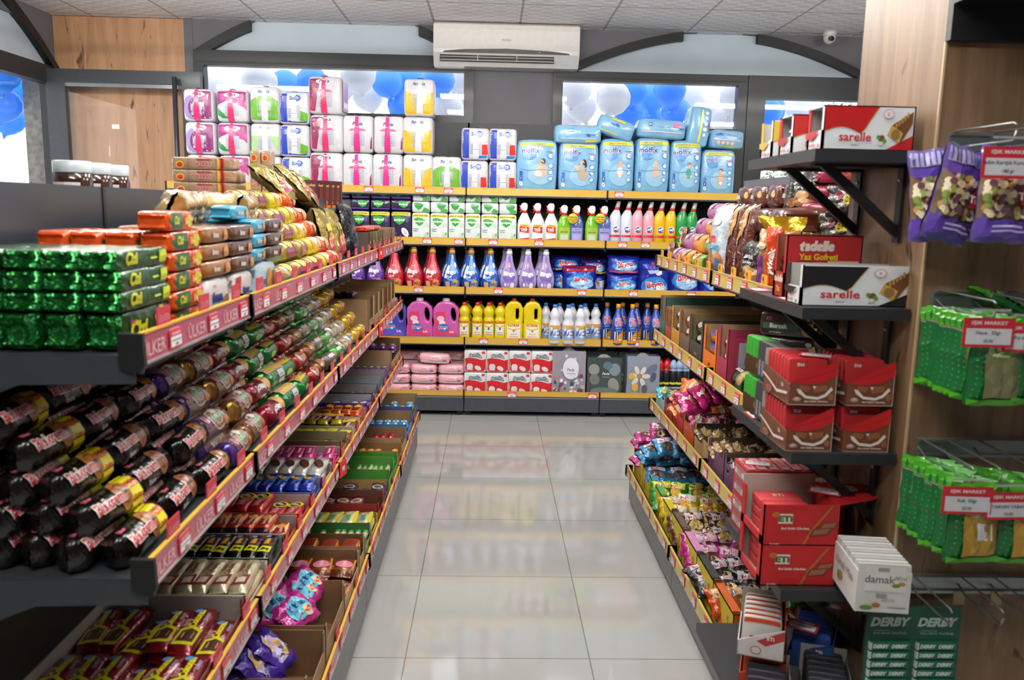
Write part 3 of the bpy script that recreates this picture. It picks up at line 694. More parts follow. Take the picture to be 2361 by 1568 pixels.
LABW = ('r', -.22, .18, .22, .58, '#b9bac6'); LN = [('r', -.16, .2+.06*i, .14, .215+.06*i, '#8d90a0') for i in range(5)]
def logo(t, v, c='#2b4566', hz=.13): return [('e', 0, v, .26, .08, '#d4dae4'), ('t', t, 0, v, hz, c, dict(bold=.03, shear=.2))]
K_PU = P_paper('pu', .2, .212, [('r', -.1, .06, .46, .94, '#8e2f72'), ('e', -.1, .42, .42, .4, '#a08ac0'), ('e', .02, .4, .34, .34, '#7d2562')]+[LABW]+LN+logo('Papia', .82, '#3a2940'), '#e8356f')
K_MG = P_paper('mg', .21, .212, [('p', [(-.48, .5), (-.48, .95), (.48, .95), (.48, .35), (.1, .75)], '#9a2577'), ('p', [(-.48, .2), (-.48, .42), (-.05, .1), (-.3, .1)], '#2f8a48'), ('p', [(-.45, .9), (-.45, .75), (.48, .42), (.48, .6)], '#c3338a')]+[LABW]+LN+logo('Papia', .82, '#3a2940'), '#e8356f')
K_GR = P_paper('gr', .2, .236, [('p', [(-.49, .06), (-.49, .6), (-.2, .72), (.2, .72), (.49, .6), (.49, .06)], '#6cab33'), LABW]+LN+logo('familia', .86), '#dfe3ea')
K_GL = P_paper('gl', .2, .212, [('p', [(-.49, .06), (-.3, .06), (-.2, .5), (.2, .5), (.48, .06), (.49, .6), (-.49, .6)], '#a9cf90'), LABW]+LN+logo('familia', .86), '#dfe3ea')
K_SO = P_paper('so', .2, .21, [('r', -.49, .04, -.22, .96, '#2340b0'), ('p', [(.2, .1), (.2, .42), (.49, .32), (.49, .06)], '#63a91f'), ('p', [(-.2, .04), (-.2, .1), (.49, .02), (.49, .08)], '#2340b0'), LABW, ('e', .12, .8, .12, .1, '#2a55b8'), ('e', .12, .8, .06, .05, '#f2f2f4')]+LN+[('t', 'Solo', .02, .8, .16, '#1c3c9c', dict(bold=.04))], '#dfe3ea')
K_SR = P_paper('sr', .19, .214, [('r', -.49, .04, -.22, .96, '#2340b0'), ('r', .24, .16, .49, .48, '#d62a24'), ('r', .1, .04, .49, .14, '#2a7fcf'), LABW, ('e', .15, .8, .12, .1, '#2a55b8'), ('e', .15, .8, .06, .05, '#f2f2f4')]+LN+[('t', 'Solo', .02, .8, .16, '#1c3c9c', dict(bold=.04))], '#dfe3ea')
K_PM = P_paper('pm', .225, .245, [('p', [(-.48, .06), (-.48, .95), (-.12, .95), (-.2, .5), (-.3, .06)], '#8c2553'), ('p', [(-.48, .06), (-.48, .5), (-.3, .06)], '#c2205f'), LABW, ('p', [(-.24, .58), (.24, .58), (.14, .64), (-.14, .64)], '#e5557f')]+LN+logo('Papia', .86, '#2c2440'), '#e8356f', sidecol='#b3467a')
K_PW = P_paper('pw', .205, .245, [('p', [(.49, .06), (.49, .45), (.42, .35), (.4, .1)], '#8f2a68'), LABW, ('p', [(-.3, .58), (.3, .58), (.2, .64), (-.2, .64)], '#e5557f')]+LN+logo('Papia', .76, '#2c2440'), '#e0388c')
K_YE = P_paper('ye', .205, .245, [('p', [(-.49, .04), (-.49, .66), (0, .5), (.49, .66), (.49, .04)], '#ecb81e'), LABW]+LN+logo('familia', .86), '#dfe3ea')
PAP = [(424, 499, K_PU, 3, .212, 'white and purple toilet roll pack with pink tape'), (502, 577, K_MG, 3, .212, 'magenta and green toilet roll pack with pink tape'), (581, 646, (K_GL, K_GL, K_GR), 3, .212, 'white and green toilet roll pack beside the blue column'),
 (648, 712, K_SO, 3, .21, 'blue, white and green toilet roll pack'), (714, 789, K_PM, 3, .245, 'white and burgundy toilet roll pack with wide pink tape'), (793, 857, K_PW, 2, .245, 'white toilet roll pack, left of the two white columns'), (861, 927, K_PW, 2, .245, 'white toilet roll pack, right of the two white columns'),
 (930, 997, K_YE, 3, .245, 'white and yellow paper towel pack'), (998, 1060, K_GR, 1, .236, 'single white and green toilet roll pack beside the yellow column'), (1063, 1125, K_SR, 2, .214, 'blue, white and red toilet roll pack, left column'), (1127, 1190, K_SR, 2, .214, 'blue, white and red toilet roll pack, right column')]
for x0, x1, k, n, h, desc in PAP:
    a, b = cols(x0, x1, 400); z = ZA
    for i in range(n):
        kk = k[i] if isinstance(k, tuple) and isinstance(k[0], tuple) else k
        put(kk[0], kk[1], ((a+b)/2+random.uniform(-.004, .004), YF+.125, z), random.uniform(-.03, .03), desc+(', %s of its stack' % ['bottom' if n > 1 else 'only one', 'middle' if n == 3 else 'top', 'top'][i] if n > 1 else ''), 'toilet paper', 'paper roll packs on the top back shelf'); z += (.236 if kk is K_GR else h)+.001
# ---- diapers
def P_diaper(key, w, h, sz, cnt, band, baby):
    def mk():
        q = MB(); bm = mat('#7fb6dc', .3, 0, .45, .3, 26); fn, F = soft(w, .16, h, 7, .15, .003, int(sz))
        q.cube(fn, TV, bm); sk = ink('#e3b79a')
        A = [('e', .08, .36, .32, .2, '#9cc8e6'), ('r', -.46, .89, .44, .975, '#efe03a'), ('t', band, -.02, .932, .05, '#3a5aa8', dict(bold=.03)),
             ('e', -.2, .7, .17, .085, '#5c97d6'), ('t', 'molfix', -.17, .795, .135, '#ffffff', dict(bold=.07)), ('t', 'molfix', -.17, .795, .135, '#1f3d9c', dict(bold=.03)), ('e', .015, .85, .012, .008, '#e0304a'),
             ('r', -.46, .33, -.36, .41, '#2c62b8'), ('r', -.46, .23, -.36, .32, '#2c62b8'), ('t', sz, -.41, .275, .06, '#ffffff'), ('e', -.41, .17, .055, .04, '#f3f6fb'), ('t', cnt, -.41, .17, .04, '#2c62b8')]
        for i, vv in enumerate((.7, .52, .4, .28)): A += [('e', .33, vv, .085-.012*(i > 0), .055-.008*(i > 0), '#4a7cc4'), ('e', .33, vv, .065-.01*(i > 0), .042-.007*(i > 0), '#dcecf7')]
        A += [('r', .22, .775, .42, .79, '#e55a8a')]
        if baby == 'mother': A += [('e', .1, .42, .16, .12, '#cdbfae'), ('e', .1, .58, .055, .05, '#e3b79a'), ('e', .13, .6, .065, .05, '#4b342a'), ('e', .09, .575, .042, .04, '#e3b79a'), ('e', .02, .47, .06, .05, '#e8c0a4'), ('p', [(-.1, .34), (.02, .38), (.2, .5), (.24, .46), (.06, .32)], '#e3b79a'), ('e', .02, .37, .1, .05, '#efe3d4')]
        elif baby == 'mother2': A += [('e', .1, .4, .14, .13, '#b9ada0'), ('e', .08, .6, .055, .05, '#e3b79a'), ('e', .12, .61, .06, .055, '#251d1b'), ('e', .17, .54, .025, .08, '#251d1b'), ('e', .08, .595, .038, .038, '#e3b79a'), ('e', -.08, .52, .05, .04, '#e8c0a4'), ('p', [(-.1, .5), (.12, .46), (.14, .42), (-.08, .45)], '#e3b79a')]
        else:
            sh = {'3': '#f2f4f7', '4': '#e6b898', '5': '#4fa89a', '6': '#e6b898'}[sz]
            A += [('e', .07, .42, .09, .075, sh), ('e', .07, .36, .06, .04, sh), ('e', .07, .545, .06, .05, '#e6b898'), ('e', .07, .575, .058, .03, '#4a352a' if sz in '56' else '#d8b090'), ('e', .07, .535, .048, .036, '#e6b898'), ('e', .0, .36, .04, .02, '#e6b898', 10, .6), ('e', .14, .36, .04, .02, '#e6b898', 10, -.6), ('e', .05, .54, .007, .006, '#3a2a28'), ('e', .09, .54, .007, .006, '#3a2a28')]
            if sz == '6': A += [('e', .07, .3, .06, .035, '#f4f4f6'), ('e', .03, .24, .022, .05, '#e6b898'), ('e', .11, .24, .022, .05, '#e6b898'), ('e', -.03, .46, .05, .016, '#e6b898', 10, .5)]
        q.art(lambda u, v, off=0: F(u, v, -off-.0035), w, h, A)
        q.art(lambda u, v, off=0: (w/2*.985+off+.003, u, v), .16, h, [('r', -.25, .15, .1, .85, '#8a98d0'), ('t', 'molfix', -.1, .55, .1, '#f4f4f8', dict(rot=PI/2)), ('r', .14, .5, .26, .7, '#d86aa8')])
        for v in (.46,): q.art(lambda u, v_, off=0: F(u, v_, -off-.004), w, h, [('p', [(-.47, v), (-.2, v-.03), (.1, v-.005), (.47, v-.025), (.47, v-.03), (.1, v-.013), (-.2, v-.038), (-.47, v-.006)], '#4f86b2')])
        return q.obj('diaper_pack')
    return key, mk
DI = [(1190, 1285, 320, 436, '1', '82', 'FIRSAT PAKETİ', 'mother', 'showing a mother cuddling a baby'), (1288, 1380, 325, 437, '2', '80', 'FIRSAT PAKETİ', 'mother2', 'showing a dark-haired mother in profile'), (1383, 1463, 318, 439, '3', '68', 'FIRSAT PAKETİ', 'b', 'showing a seated baby in white'),
      (1466, 1545, 316, 441, '4', '62', 'FIRSAT PAKETİ', 'b', 'showing a smiling bare-shouldered baby'), (1547, 1618, 322, 442, '5', '48', 'ADVANTAGE PACK', 'b', 'showing a crawling baby in green'), (1620, 1697, 344, 443, '6', '38', 'ADVANTAGE PACK', 'b', 'showing a standing toddler')]
for x0, x1, y0_, y1_, sz, ct, bd, bb, wh in DI:
    a, b = cols(x0, x1, 400); h = BZ((x0+x1)/2, y0_, YF)-ZA
    k = P_diaper('di'+sz, b-a, h, sz, ct, bd, bb); put(k[0], k[1], ((a+b)/2, YF+.1, ZA), random.uniform(-.04, .04), 'standing light blue diaper pack '+wh, 'diapers', 'diaper packs on the top back shelf')
def P_dlie(key, w, h, d, A):
    def mk():
        q = MB(); bm = mat('#86bade', .3, 0, .45, .35, 26); fn, F = soft(w, d, h, 6, .15, .004, len(key)); q.cube(fn, TV, bm)
        q.art(lambda u, v, off=0: F(u, v, -off-.004), w, h, A); return q.obj('diaper_pack')
    return key, mk
ST = [('r', -.4, .2, .4, .3, '#b7cfe8'), ('t', 'molfix', .25, .42, .2, '#3a58b0', dict(rot=PI, bold=.03)), ('r', .15, .06, .46, .18, '#e8df4a'), ('r', -.25, .6, -.1, .8, '#6d96cf'), ('r', -.4, .93, .4, .98, '#e8df4a')]
def dl(key, x0, y0_, x1, y1_, dep, rot, A, lab, yy=0):
    a = at(x0, (y0_+y1_)/2, 1, YF); b = at(x1, (y0_+y1_)/2, 1, YF); cx = (a.x+b.x)/2; w = (b.x-a.x); z = BZ((x0+x1)/2, y1_, YF); h = BZ((x0+x1)/2, y0_, YF)-z
    if rot: c, s_ = abs(math.cos(rot)), abs(math.sin(rot)); h0 = h; h = .125; w = (w-h*s_)/c if abs(rot) < 1 else w
    k = P_dlie(key, w, h, dep, A)
    o = put(k[0], k[1], (cx, YF+.1+yy, z), 0, lab, 'diapers', 'diaper packs lying on top', ry=rot)
    if rot:
        c, s_ = math.cos(rot), math.sin(rot); o.location.x = cx-s_*h/2; o.location.z = z+(h0-c*h)/2 if abs(rot) < 1 else z
dl('dl1', 1279, 286, 1389, 331, .2, 0, ST, 'light blue diaper pack lying flat on the second standing pack, leftmost on top')
dl('dl2', 1372, 266, 1470, 322, .2, .33, [('r', -.2, .82, .2, .95, '#e8df4a'), ('t', 'molfix', -.05, .62, .2, '#3a58b0', dict(bold=.03)), ('r', -.4, .1, .1, .16, '#e8df4a')], 'light blue diaper pack tilted down to the right, second from left on top')
dl('dl3', 1470, 277, 1585, 318, .2, .05, [('r', -.46, .3, .46, .36, '#e7d3e2'), ('r', .22, .62, .38, .84, '#e07aa8'), ('r', -.3, .62, -.22, .82, '#2c62b8'), ('t', '14', -.26, .72, .18, '#ffffff', dict(rot=PI)), ('r', -.1, .6, .15, .66, '#9db8dc'), ('t', 'molfix', .42, .55, .16, '#3a58b0', dict(rot=PI))], 'long light blue diaper pack lying flat, third from left on top')
def P_dup():
    q = MB(); bm = mat('#86bade', .3, 0, .45, .35, 26); w, h = .15, .27; fn, F = soft(w, .16, h, 6, .1, .004, 4); q.cube(fn, TV, bm)
    q.art(lambda u, v, off=0: F(u, v, -off-.004), w, h, [('r', -.05, .08, .05, .95, '#dfe45a')]+[('e', .22, .3+.14*i, .09, .05, '#eef3fa') for i in range(5)]+[('t', 'molfix', .4, .5, .1, '#b04a9a', dict(rot=PI/2))]); return q.obj('diaper_pack')
p = at(1606, 338, 1, YF); put('dup', P_dup, (p.x+.0, YF+.1, p.z), .1, 'light blue diaper pack standing upright and leaning among the lying ones', 'diapers', None, ry=.12)
dl('dl5', 1640, 299, 1718, 343, .2, .05, [('r', -.46, .42, .46, .48, '#e7d3e2')]+[('e', -.3+.14*i, .28, .055, .1, '#f0c8b8') for i in range(4)]+[('t', 'molfix', -.3, .75, .2, '#3a58b0'), ('t', 'xxxxxxx', .1, .72, .16, '#e68aa8'), ('r', -.2, .02, .4, .1, '#e8df4a')], 'light blue diaper pack lying on the standing toddler pack, rightmost on top')
# ---- pads row (deck ZB)
def P_pad(key, w, h, dark, up):
    def mk():
        q = MB(); c = '#2b1d3f' if dark else '#dfe6e6'; fn, F = soft(w, .1 if up else .16, h, 10, .04, .0008, len(key), TS); q.cube(fn, TS, film(c))
        G = lambda u, v, off=0: F(u, v, -off-.001)
        leaf = [(-.32, .12), (-.1, .16), (.1, .14), (.33, .08), (.2, -.06), (0, -.14), (-.2, -.04)]
        if up:
            A = [('r', -.49, .86, .49, .985, '#e9df22'), ('t', 'SUPER ECONOMIC' if dark else 'SÜPER EKONOMİK', 0, .92, .075, '#3a3a2a', dict(w=w*.86, bold=.03)), ('p', [(a-.08, .68+b) for a, b in leaf], '#2f9a3e'), ('t', 'molped', -.09, .7, .12, '#f2f6f2', dict(w=w*.52, bold=.03))]
            if dark: A += [('e', .2, .3, .15, .17, '#ecebf2', 12, .5), ('e', .2, .3, .07, .1, '#c9cde2', 12, .5), ('e', -.3, .25, .1, .08, '#4b2f72'), ('e', .32, .1, .05, .06, '#d8cfe0'), ('e', .3, .7, .08, .08, '#58468a')]
            else: A += [('t', 'Organic', -.26, .44, .06, '#2d7a5a'), ('t', 'Pamuk', -.27, .38, .06, '#2d7a5a'), ('t', '● ● ●', -.2, .15, .04, key[2:]), ('e', .33, .6, .12, .08, '#c9dcc8'), ('e', .36, .4, .1, .07, '#f6f6f8'), ('e', .3, .2, .14, .08, '#b9d8b6'), ('e', .4, .28, .07, .05, '#7cb873'), ('e', .2, .08, .1, .05, '#8fc487'), ('e', .34, .1, .05, .05, '#f6f6f8'), ('e', .34, .42, .02, .02, '#d8b050')]
        else:
            A = [('p', [(a*.9+(.12 if len(key) % 2 else -.12), .55+b*2.3) for a, b in leaf], '#2f9a3e'), ('t', 'molped', (.12 if len(key) % 2 else -.12), .58, .3, '#f2f6f2' if dark else '#4f8a52', dict(w=w*.42))]
            A += [('r', -.45, .1, .45, .2, '#5a4a9a')] if dark else [('p', [(.05, .05), (.48, .05), (.48, .3), (.2, .5)], '#57a34c')]
        q.art(G, w, h, A); return q.obj('sanitary_pad_pack')
    return key, mk
PADX = [768, 808, 852.7, 900, 948.5, 991, 1033, 1071.6, 1108.4, 1149, 1192]
for i in range(10):
    a, b = cols(PADX[i], PADX[i+1], 510); dark = i < 4; w = b-a-.003; z0 = ZB; nm = 'dark purple' if dark else 'white and green'
    num = '%s from the left' % ORD[i if dark else i-4]
    hU = BZ(1000, 491 if not dark else 488, YF)-ZB; k = P_pad(('PD' if dark else 'PU')+['#2f9a5e', '#2f9a5e', '#b0508a', '#b0508a', '#2a4aa0', '#2a4aa0'][max(0, i-4)], .125 if dark else .117, hU, dark, True)
    put(k[0], k[1], ((a+b)/2, YF+.06, ZB), 0, 'upright %s sanitary pad pack, %s' % (nm, num), 'sanitary pads', 'upright sanitary pad packs', sc=(w/(.125 if dark else .117), 1, 1))
    z = ZB+hU+.001
    for j in range(2):
        k = P_pad(('PL' if dark else 'PW')+'x'*((i+j) % 2), .12, .074, dark, False)
        put(k[0], k[1], ((a+b)/2+random.uniform(-.002, .002), YF+.1, z), random.uniform(-.02, .02), 'flat %s pad pack, %s, %s layer' % (nm, num, ['lower', 'upper'][j]), 'sanitary pads', 'flat sanitary pad packs', sc=(w/.12, 1, 1)); z += .075
# ---- spray bottles
def spray_head(o, zb, col, sc=1.):
    a = [(-.028, 0), (-.03, .012), (-.02, .03), (-.006, .036), (.012, .034), (.02, .022), (.02, 0), (.012, -.022), (-.012, -.022)]
    h = plate('spray_head', [[(x*sc, zb+.02+z*sc) for x, z in a]], .022, .004, plas('#e9e6e8'), o)
    t = plate('trigger', [[(x*sc, zb+.018+z*sc) for x, z in [(-.012, .004), (-.03, .004), (-.036, -.006), (-.026, -.016), (-.036, -.026), (-.03, -.03), (-.014, -.014)]]], .012, .003, plas('#d42a22'), o)
    q = MB(); q.lathe([(zb-.012, .017), (zb+.004, .018)], plas('#d42a22'), 16); q.obj('collar', o); q = MB(); q.box(-.036*sc, -.03*sc, -.006, .006, zb+.026, zb+.04, plas('#d42a22')); q.obj('nozzle', o)
def P_yag():
    prof = [(0, .043), (.004, .047), (.13, .048), (.16, .042), (.2, .022), (.215, .016)]; k = P_bottle('x', prof, '#e8e8ea', None, [('r', -.33, .44, .33, .55+.06, '#f0b428'), ('t', 'KLORAK', 0, .58, .035, '#c0392b'), ('p', [(-.36, .38), (.36, .34), (.36, .53), (-.36, .55)], '#d3202c'), ('t', 'YAĞ', 0, .475, .1, '#ffffff', dict(bold=.05)), ('t', 'ÇÖZÜCÜ', 0, .405, .04, '#ffffff'), ('r', -.34, .14, .34, .33, '#f6f6f8'), ('t', '○ ○ ○ ○', 0, .29, .03, '#9a9aa6'), ('p', [(-.36, .16), (.36, .2), (.36, .06), (-.36, .06)], '#d3202c')], .55, 'spray_bottle')
    o = k[1](); spray_head(o, .222, '#fff'); return o
for i, px in enumerate((1209.6, 1240.6, 1271.6)): put('yag', P_yag, (BX(px, 500), YF+.03, ZB), 0, 'white spray bottle with red trigger, %s from left of the three' % ORD[i], 'spray bottle', 'white spray bottles')
def P_spr(col, txt, lab, foil_=False):
    def mk():
        prof = [(0, .04), (.004, .046), (.1, .047), (.15, .045), (.185, .03), (.205, .016)]
        k = P_bottle('x', prof, mat(col, .12, 0, .7, var=.1), None, [('r', -.42, .1, .42, .56, lab), ('t', 'Asperox', 0, .51, .045, '#d8342a', dict(shear=.2)), ('t', txt, 0, .42, .06, '#2b3a78', dict(bold=.04)), ('r', -.3, .16, .3, .34, '#c9d6c0' if 'SA' in txt else '#b8a8e0'), ('r', -.42, .1, .42, .13, '#d23a2a' if 'SA' in txt else '#3b58c0')], .6, 'spray_bottle')
        o = k[1](); spray_head(o, .212, '#fff'); return o
    return mk
for i, (px, c) in enumerate([(1302.4, 0), (1331.5, 1), (1366.6, 0), (1395.7, 1)]):
    put('spg' if not c else 'spb', P_spr(*(('#7cc02c', 'SARI GÜÇ', '#a6c42e') if not c else ('#5668a8', 'MAVİ GÜÇ', '#9a9ce0'))), (BX(px, 500), YF+.035, ZB), 0, '%s spray bottle in clear film, %s pair' % (['green', 'blue'][c], ['left', 'right'][i//2]), 'spray bottle', 'spray bottles packed in pairs')
for i, px in enumerate((1321, 1384)):
    def mk():
        q = MB(); F = planeF(0); q.lathe([(-.0012, .001), (-.0012, .0345), (0, .0345)], card('#e8d32a'), 24); 
        for v in range(len(q.v)): x, y, z = q.v[v]; q.v[v] = (x, z, y)
        G = planeF(-.0014); q.text(G, 'SÜPER BOL', 0, .01, .012, ink('#2a3a2a'), bold=.04); q.text(G, 'SÜPER FİYAT', 0, -.004, .011, ink('#c03020'), bold=.04); q.text(G, '49,5', 0, -.018, .009, ink('#2a3a2a')); return q.obj('promo_sticker')
    put('promo', mk, (BX(px, 505, 5.59), 5.592, BZ(px, 504, 5.59)), 0, 'round yellow promotion sticker on the %s pair of sprays' % ['left', 'right'][i], 'sticker', 'round promotion stickers')
# ---- toilet cleaner bottles
def P_dom(col):
    def mk():
        prof = [(0, .034), (.004, .038), (.15, .039), (.2, .038), (.225, .028), (.245, .017), (.262, .015)]
        k = P_bottle('x', prof, col, ([(.258, .0165), (.262, .0165), (.3, .014), (.302, .012)], mat('#b9aaa6', .2, 0, .4)), [('e', .06, .42, .3, .1, '#f0f3fa'), ('e', .06, .42, .26, .075, '#24509c', 16, .4), ('p', [(-.2, .39), (.3, .43), (.34, .5), (.0, .45)], '#f0f3fa'), ('p', [(-.14, .36), (.3, .39), (.26, .35), (.0, .33)], '#c2303a'), ('r', -.49, .22, .49, .28, '#cc3038'), ('t', 'DOMESTOS', .05, .42, .035, '#ffffff', dict(shear=.2, rot=.15)), ('t', '◦ 5x', -.3, .25, .035, '#f0d0d4')], .75, 'cleaner_bottle', xo=lambda z: .3*max(0, z-.2)**1.15)
        o = k[1](); q = MB(); q.lathe([(.243, .0185), (.257, .0175)], plas('#cf2f2a'), 16, xo=lambda z: .3*max(0, z-.2)**1.15); q.obj('neck_ring', o); return o
    return mk
DM = [(1424, '#dfe2f2', 'white'), (1450, '#dfe2f2', 'white'), (1475, '#eda9b8', 'pink'), (1501, '#eda9b8', 'pink'), (1526.6, '#ecbb12', 'yellow'), (1552, '#ecbb12', 'yellow'), (1577.5, '#1f9444', 'green'), (1601, '#1f9444', 'green')]
for i, (px, c, n) in enumerate(DM): put('dom'+c, P_dom(c), (BX(px-4, 510), YF+.04, ZB), 0, '%s toilet cleaner bottle with red neck ring, %s of the two' % (n, ['left', 'right'][i % 2]), 'cleaner bottle', 'toilet cleaner bottles')
# ---- softener bottles (deck ZC)
SP = [(0, .036), (.006, .046), (.05, .058), (.09, .06), (.13, .052), (.17, .036), (.205, .026), (.235, .022), (.25, .019)]
def P_soft(c1, c2, var):
    def mk():
        A = [('p', [(-.2, .62), (.3, .62), (.2, .95), (0, .98), (-.15, .95)], c2)]
        if var: A += [('e', 0, .47, .45, .2, c2), ('e', 0, .5, .4, .13, '#f0f2fa') if False else ('e', .05, .42, .42, .1, c1), ('t', 'Bingo', -.1, .5, .15, '#ffffff', dict(bold=.05)), ('t', 'Soft', -.15, .385, .09, '#ffffff', dict(shear=.3)), ('e', .22, .18, .24, .13, '#c9a24a'), ('t', 'MUJ', .22, .18, .12, c1, dict(bold=.04)), ('r', -.4, .1, -.12, .26, '#c9a27a'), ('t', 'Lovely', -.05, .66, .07, '#e0c070', dict(shear=.2))]
        else: A += [('e', 0, .46, .42, .2, '#7f62b0'), ('t', 'Bingo', 0, .48, .16, '#ffffff', dict(bold=.05)), ('r', -.42, .1, .42, .3, '#8c7cc0'), ('e', -.22, .2, .07, .045, '#e8e4f0'), ('e', -.04, .2, .07, .045, '#c9b0b0'), ('e', .2, .18, .13, .08, '#e8e4f0'), ('e', 0, .72, .14, .07, '#c89a9a')]
        if '1d4f' in c1: A += [('e', -.3, .62, .12, .07, '#e8ecf6'), ('e', .3, .7, .12, .07, '#dfe6f4'), ('e', -.38, .4, .1, .06, '#e8ecf6'), ('e', .1, .9, .1, .05, '#e8d070')]
        k = P_bottle('x', SP, mat(c1, .15, 0, .6, var=.08, vs=9), ([(.246, .0205), (.27, .0205), (.272, .017), (.288, .015), (.29, .01)], '#c08a3c' if var else '#e9e4ee'), A, .62, 'softener_bottle'); return k[1]()
    return mk
SB = [(821, '#5a2a94', '#8a58b8', 'purple'), (865, '#5a2a94', '#8a58b8', 'purple'), (909.7, '#b3122c', '#d85a70', 'red'), (954, '#b3122c', '#d85a70', 'red'), (997, '#b3122c', '#d85a70', 'red'), (1042, '#1d4fae', '#6fa8e8', 'blue'), (1086, '#1d4fae', '#6fa8e8', 'blue'), (1131, '#1d4fae', '#6fa8e8', 'blue'), (1174, '#b6a6d6', '#8d6fc2', 'lilac'), (1217.5, '#b6a6d6', '#8d6fc2', 'lilac'), (1259, '#b6a6d6', '#8d6fc2', 'lilac')]
cn = {}
for i, (px, c1, c2, n) in enumerate(SB):
    cn[n] = cn.get(n, 0)+1
    put('sf'+n, P_soft(c1, c2, n != 'lilac'), (BX(px, 620), YF+.03, ZC), 0, '%s fabric softener bottle in front, %s %s from the left' % (n, ORD[cn[n]-1], n), 'softener bottle', 'front row of softener bottles', sc=1.03)
    if i > 1: put('sf'+n, None, (BX(px, 620)-.025, YF+.14, ZC), .1, '%s fabric softener bottle in the back row behind the %s %s' % (n, ORD[cn[n]-1], n), 'softener bottle', 'back row of softener bottles', sc=1.03)
# ---- detergent bags
def BG(rv=.55, s=1., red=False, band=None):
    A = [('e', .0, rv-.05, .42, .3, '#2f7fd0'), ('e', .05, rv-.14, .36, .2, '#9cc8ee'), ('p', [(-.3, rv-.2), (.35, rv-.05), (.42, rv+.1), (.3, rv-.12)], '#e8eef8'), ('t', 'Bingo', 0, rv, .45*s, '#ffffff', dict(bold=.09, rot=.1)), ('t', 'Bingo', 0, rv, .45*s, '#c01c2c', dict(bold=.04, rot=.1))]
    if red: A += [('r', -.48, .8, .48, .98, '#a01828'), ('e', .15, .88, .05, .04, '#d8b0a0')]
    if band: A += [('r', -.45, .06, .45, .16, band)]
    return A
DB = [('bgA', 1277, 1343, 592, 628, 'rear left blue detergent bag, upper', dict(band='#c0a040'), .12, 2), ('bgB', 1277, 1330, 628, 665, 'rear left blue detergent bag, lower', dict(), .12, 0), ('bgC', 1300, 1376, 614, 668, 'blue detergent bag with red top lying in front', dict(red=True, band='#c0a040'), .0, 0),
      ('bgD', 1346, 1406, 600, 636, 'blue detergent bag right of the red-topped one, upper', dict(red=True, band='#c0a040'), .12, 2), ('bgE', 1372, 1402, 636, 665, 'blue detergent bag right of the red-topped one, lower', dict(), .12, 0),
      ('bgF', 1404, 1476, 590, 632, 'blue detergent bag with pink stripe, upper', dict(band='#d0506a'), .02, 2), ('bgG', 1404, 1475, 630, 670, 'blue detergent bag with pink stripe, lower', dict(band='#d0506a'), .02, 0), ('bgH', 1476, 1549, 598, 674, 'large blue detergent bag showing a dancing figure', dict(), .02, 0), ('bgI', 1547, 1619, 606, 673, 'large plain blue detergent bag with big red writing', dict(), .03, 0), ('bgJ', 1621, 1690, 612, 673, 'blue detergent bag at the right end, half hidden', dict(), .03, 0)]
for key, x0, x1, y0_, y1_, lab_, kw, dy, lv in DB:
    a, b = cols(x0, x1, 640); z = BZ((x0+x1)/2, y1_, YF) if lv else ZC; h = BZ((x0+x1)/2, y0_, YF)-z
    A = BG(.5 if key != 'bgH' else .26, .9 if h < .13 else .5, **kw)
    if key == 'bgH': A += [('t', 'Bingo', 0, .86, .11, '#c01c2c', dict(bold=.04)), ('e', .1, .62, .1, .09, '#e8ecf4'), ('e', .14, .68, .04, .035, '#d8a890'), ('p', [(-.2, .58), (.1, .62), (.1, .7), (-.25, .68)], '#b8bce8')]
    k = P_bag(key, b-a+.01, h, .16, '#1d2f9c', A, 'detergent_bag', amp=.004, pw=4, bot=1, seed=len(lab_)); put(k[0], k[1], ((a+b)/2, YF+.08+dy, z), random.uniform(-.05, .05), lab_, 'detergent', 'washing powder bags')
for i, px in enumerate((1310, 1360, 1430, 1500)):
    k = P_bag('bgr', .17, .13, .12, '#7a1424' if i < 2 else '#1a2a80', BG(.5), 'detergent_bag', amp=.005, pw=4) if i in (0, 2) else None
    kk = ('bgr1', P_bag('q', .2, .26, .14, '#6e1424', BG(.6), 'detergent_bag', amp=.006, pw=4)[1]) if i < 2 else ('bgr2', P_bag('q', .2, .27, .14, '#1a2a80', BG(.6), 'detergent_bag', amp=.006, pw=4)[1])
    put(kk[0], kk[1], (BX(px, 600), YF+.31, ZC), 0, '%s detergent bag standing in the dark back row, %s' % (['dark red', 'dark blue'][i//2], ['left', 'right'][i % 2]), 'detergent', 'detergent bags in the back row')
# ---- jugs and bleach (deck ZD)
def P_jug(col, w, h, A, hole, capc, outline=None):
    def mk():
        s = w/2; out = outline or [(-s*.92, 0), (s*.92, 0), (s, .012), (s, h*.3), (s*.93, h*.5), (s, h*.68), (s*.92, h*.82), (s*.55, h*.94), (s*.24, h*.97), (-s*.24, h*.97), (-s*.6, h*.93), (-s*.93, h*.8), (-s*.98, h*.6), (-s*.9, h*.45), (-s, h*.28), (-s, .012)]
        m = mat(col, .3, 0, .35, var=.05); o = plate('detergent_jug', [out, hole], .085, .014, m)
        q = MB(); q.lathe([(h*.955, w*.14), (h*1.0, w*.14), (h*1.0+.012, w*.12)], plas(capc), 16); q.obj('cap', o)
        q = MB(); q.art(planeF(-.0435), w, h, A); q.obj('label', o); return o
    return mk
def oval(cx, cz, a, b, rot=0, n=18): return [(cx+a*math.cos(t)*math.cos(rot)-b*math.sin(t)*math.sin(rot), cz+a*math.cos(t)*math.sin(rot)+b*math.sin(t)*math.cos(rot)) for t in [-2*PI*i/n for i in range(n)]]
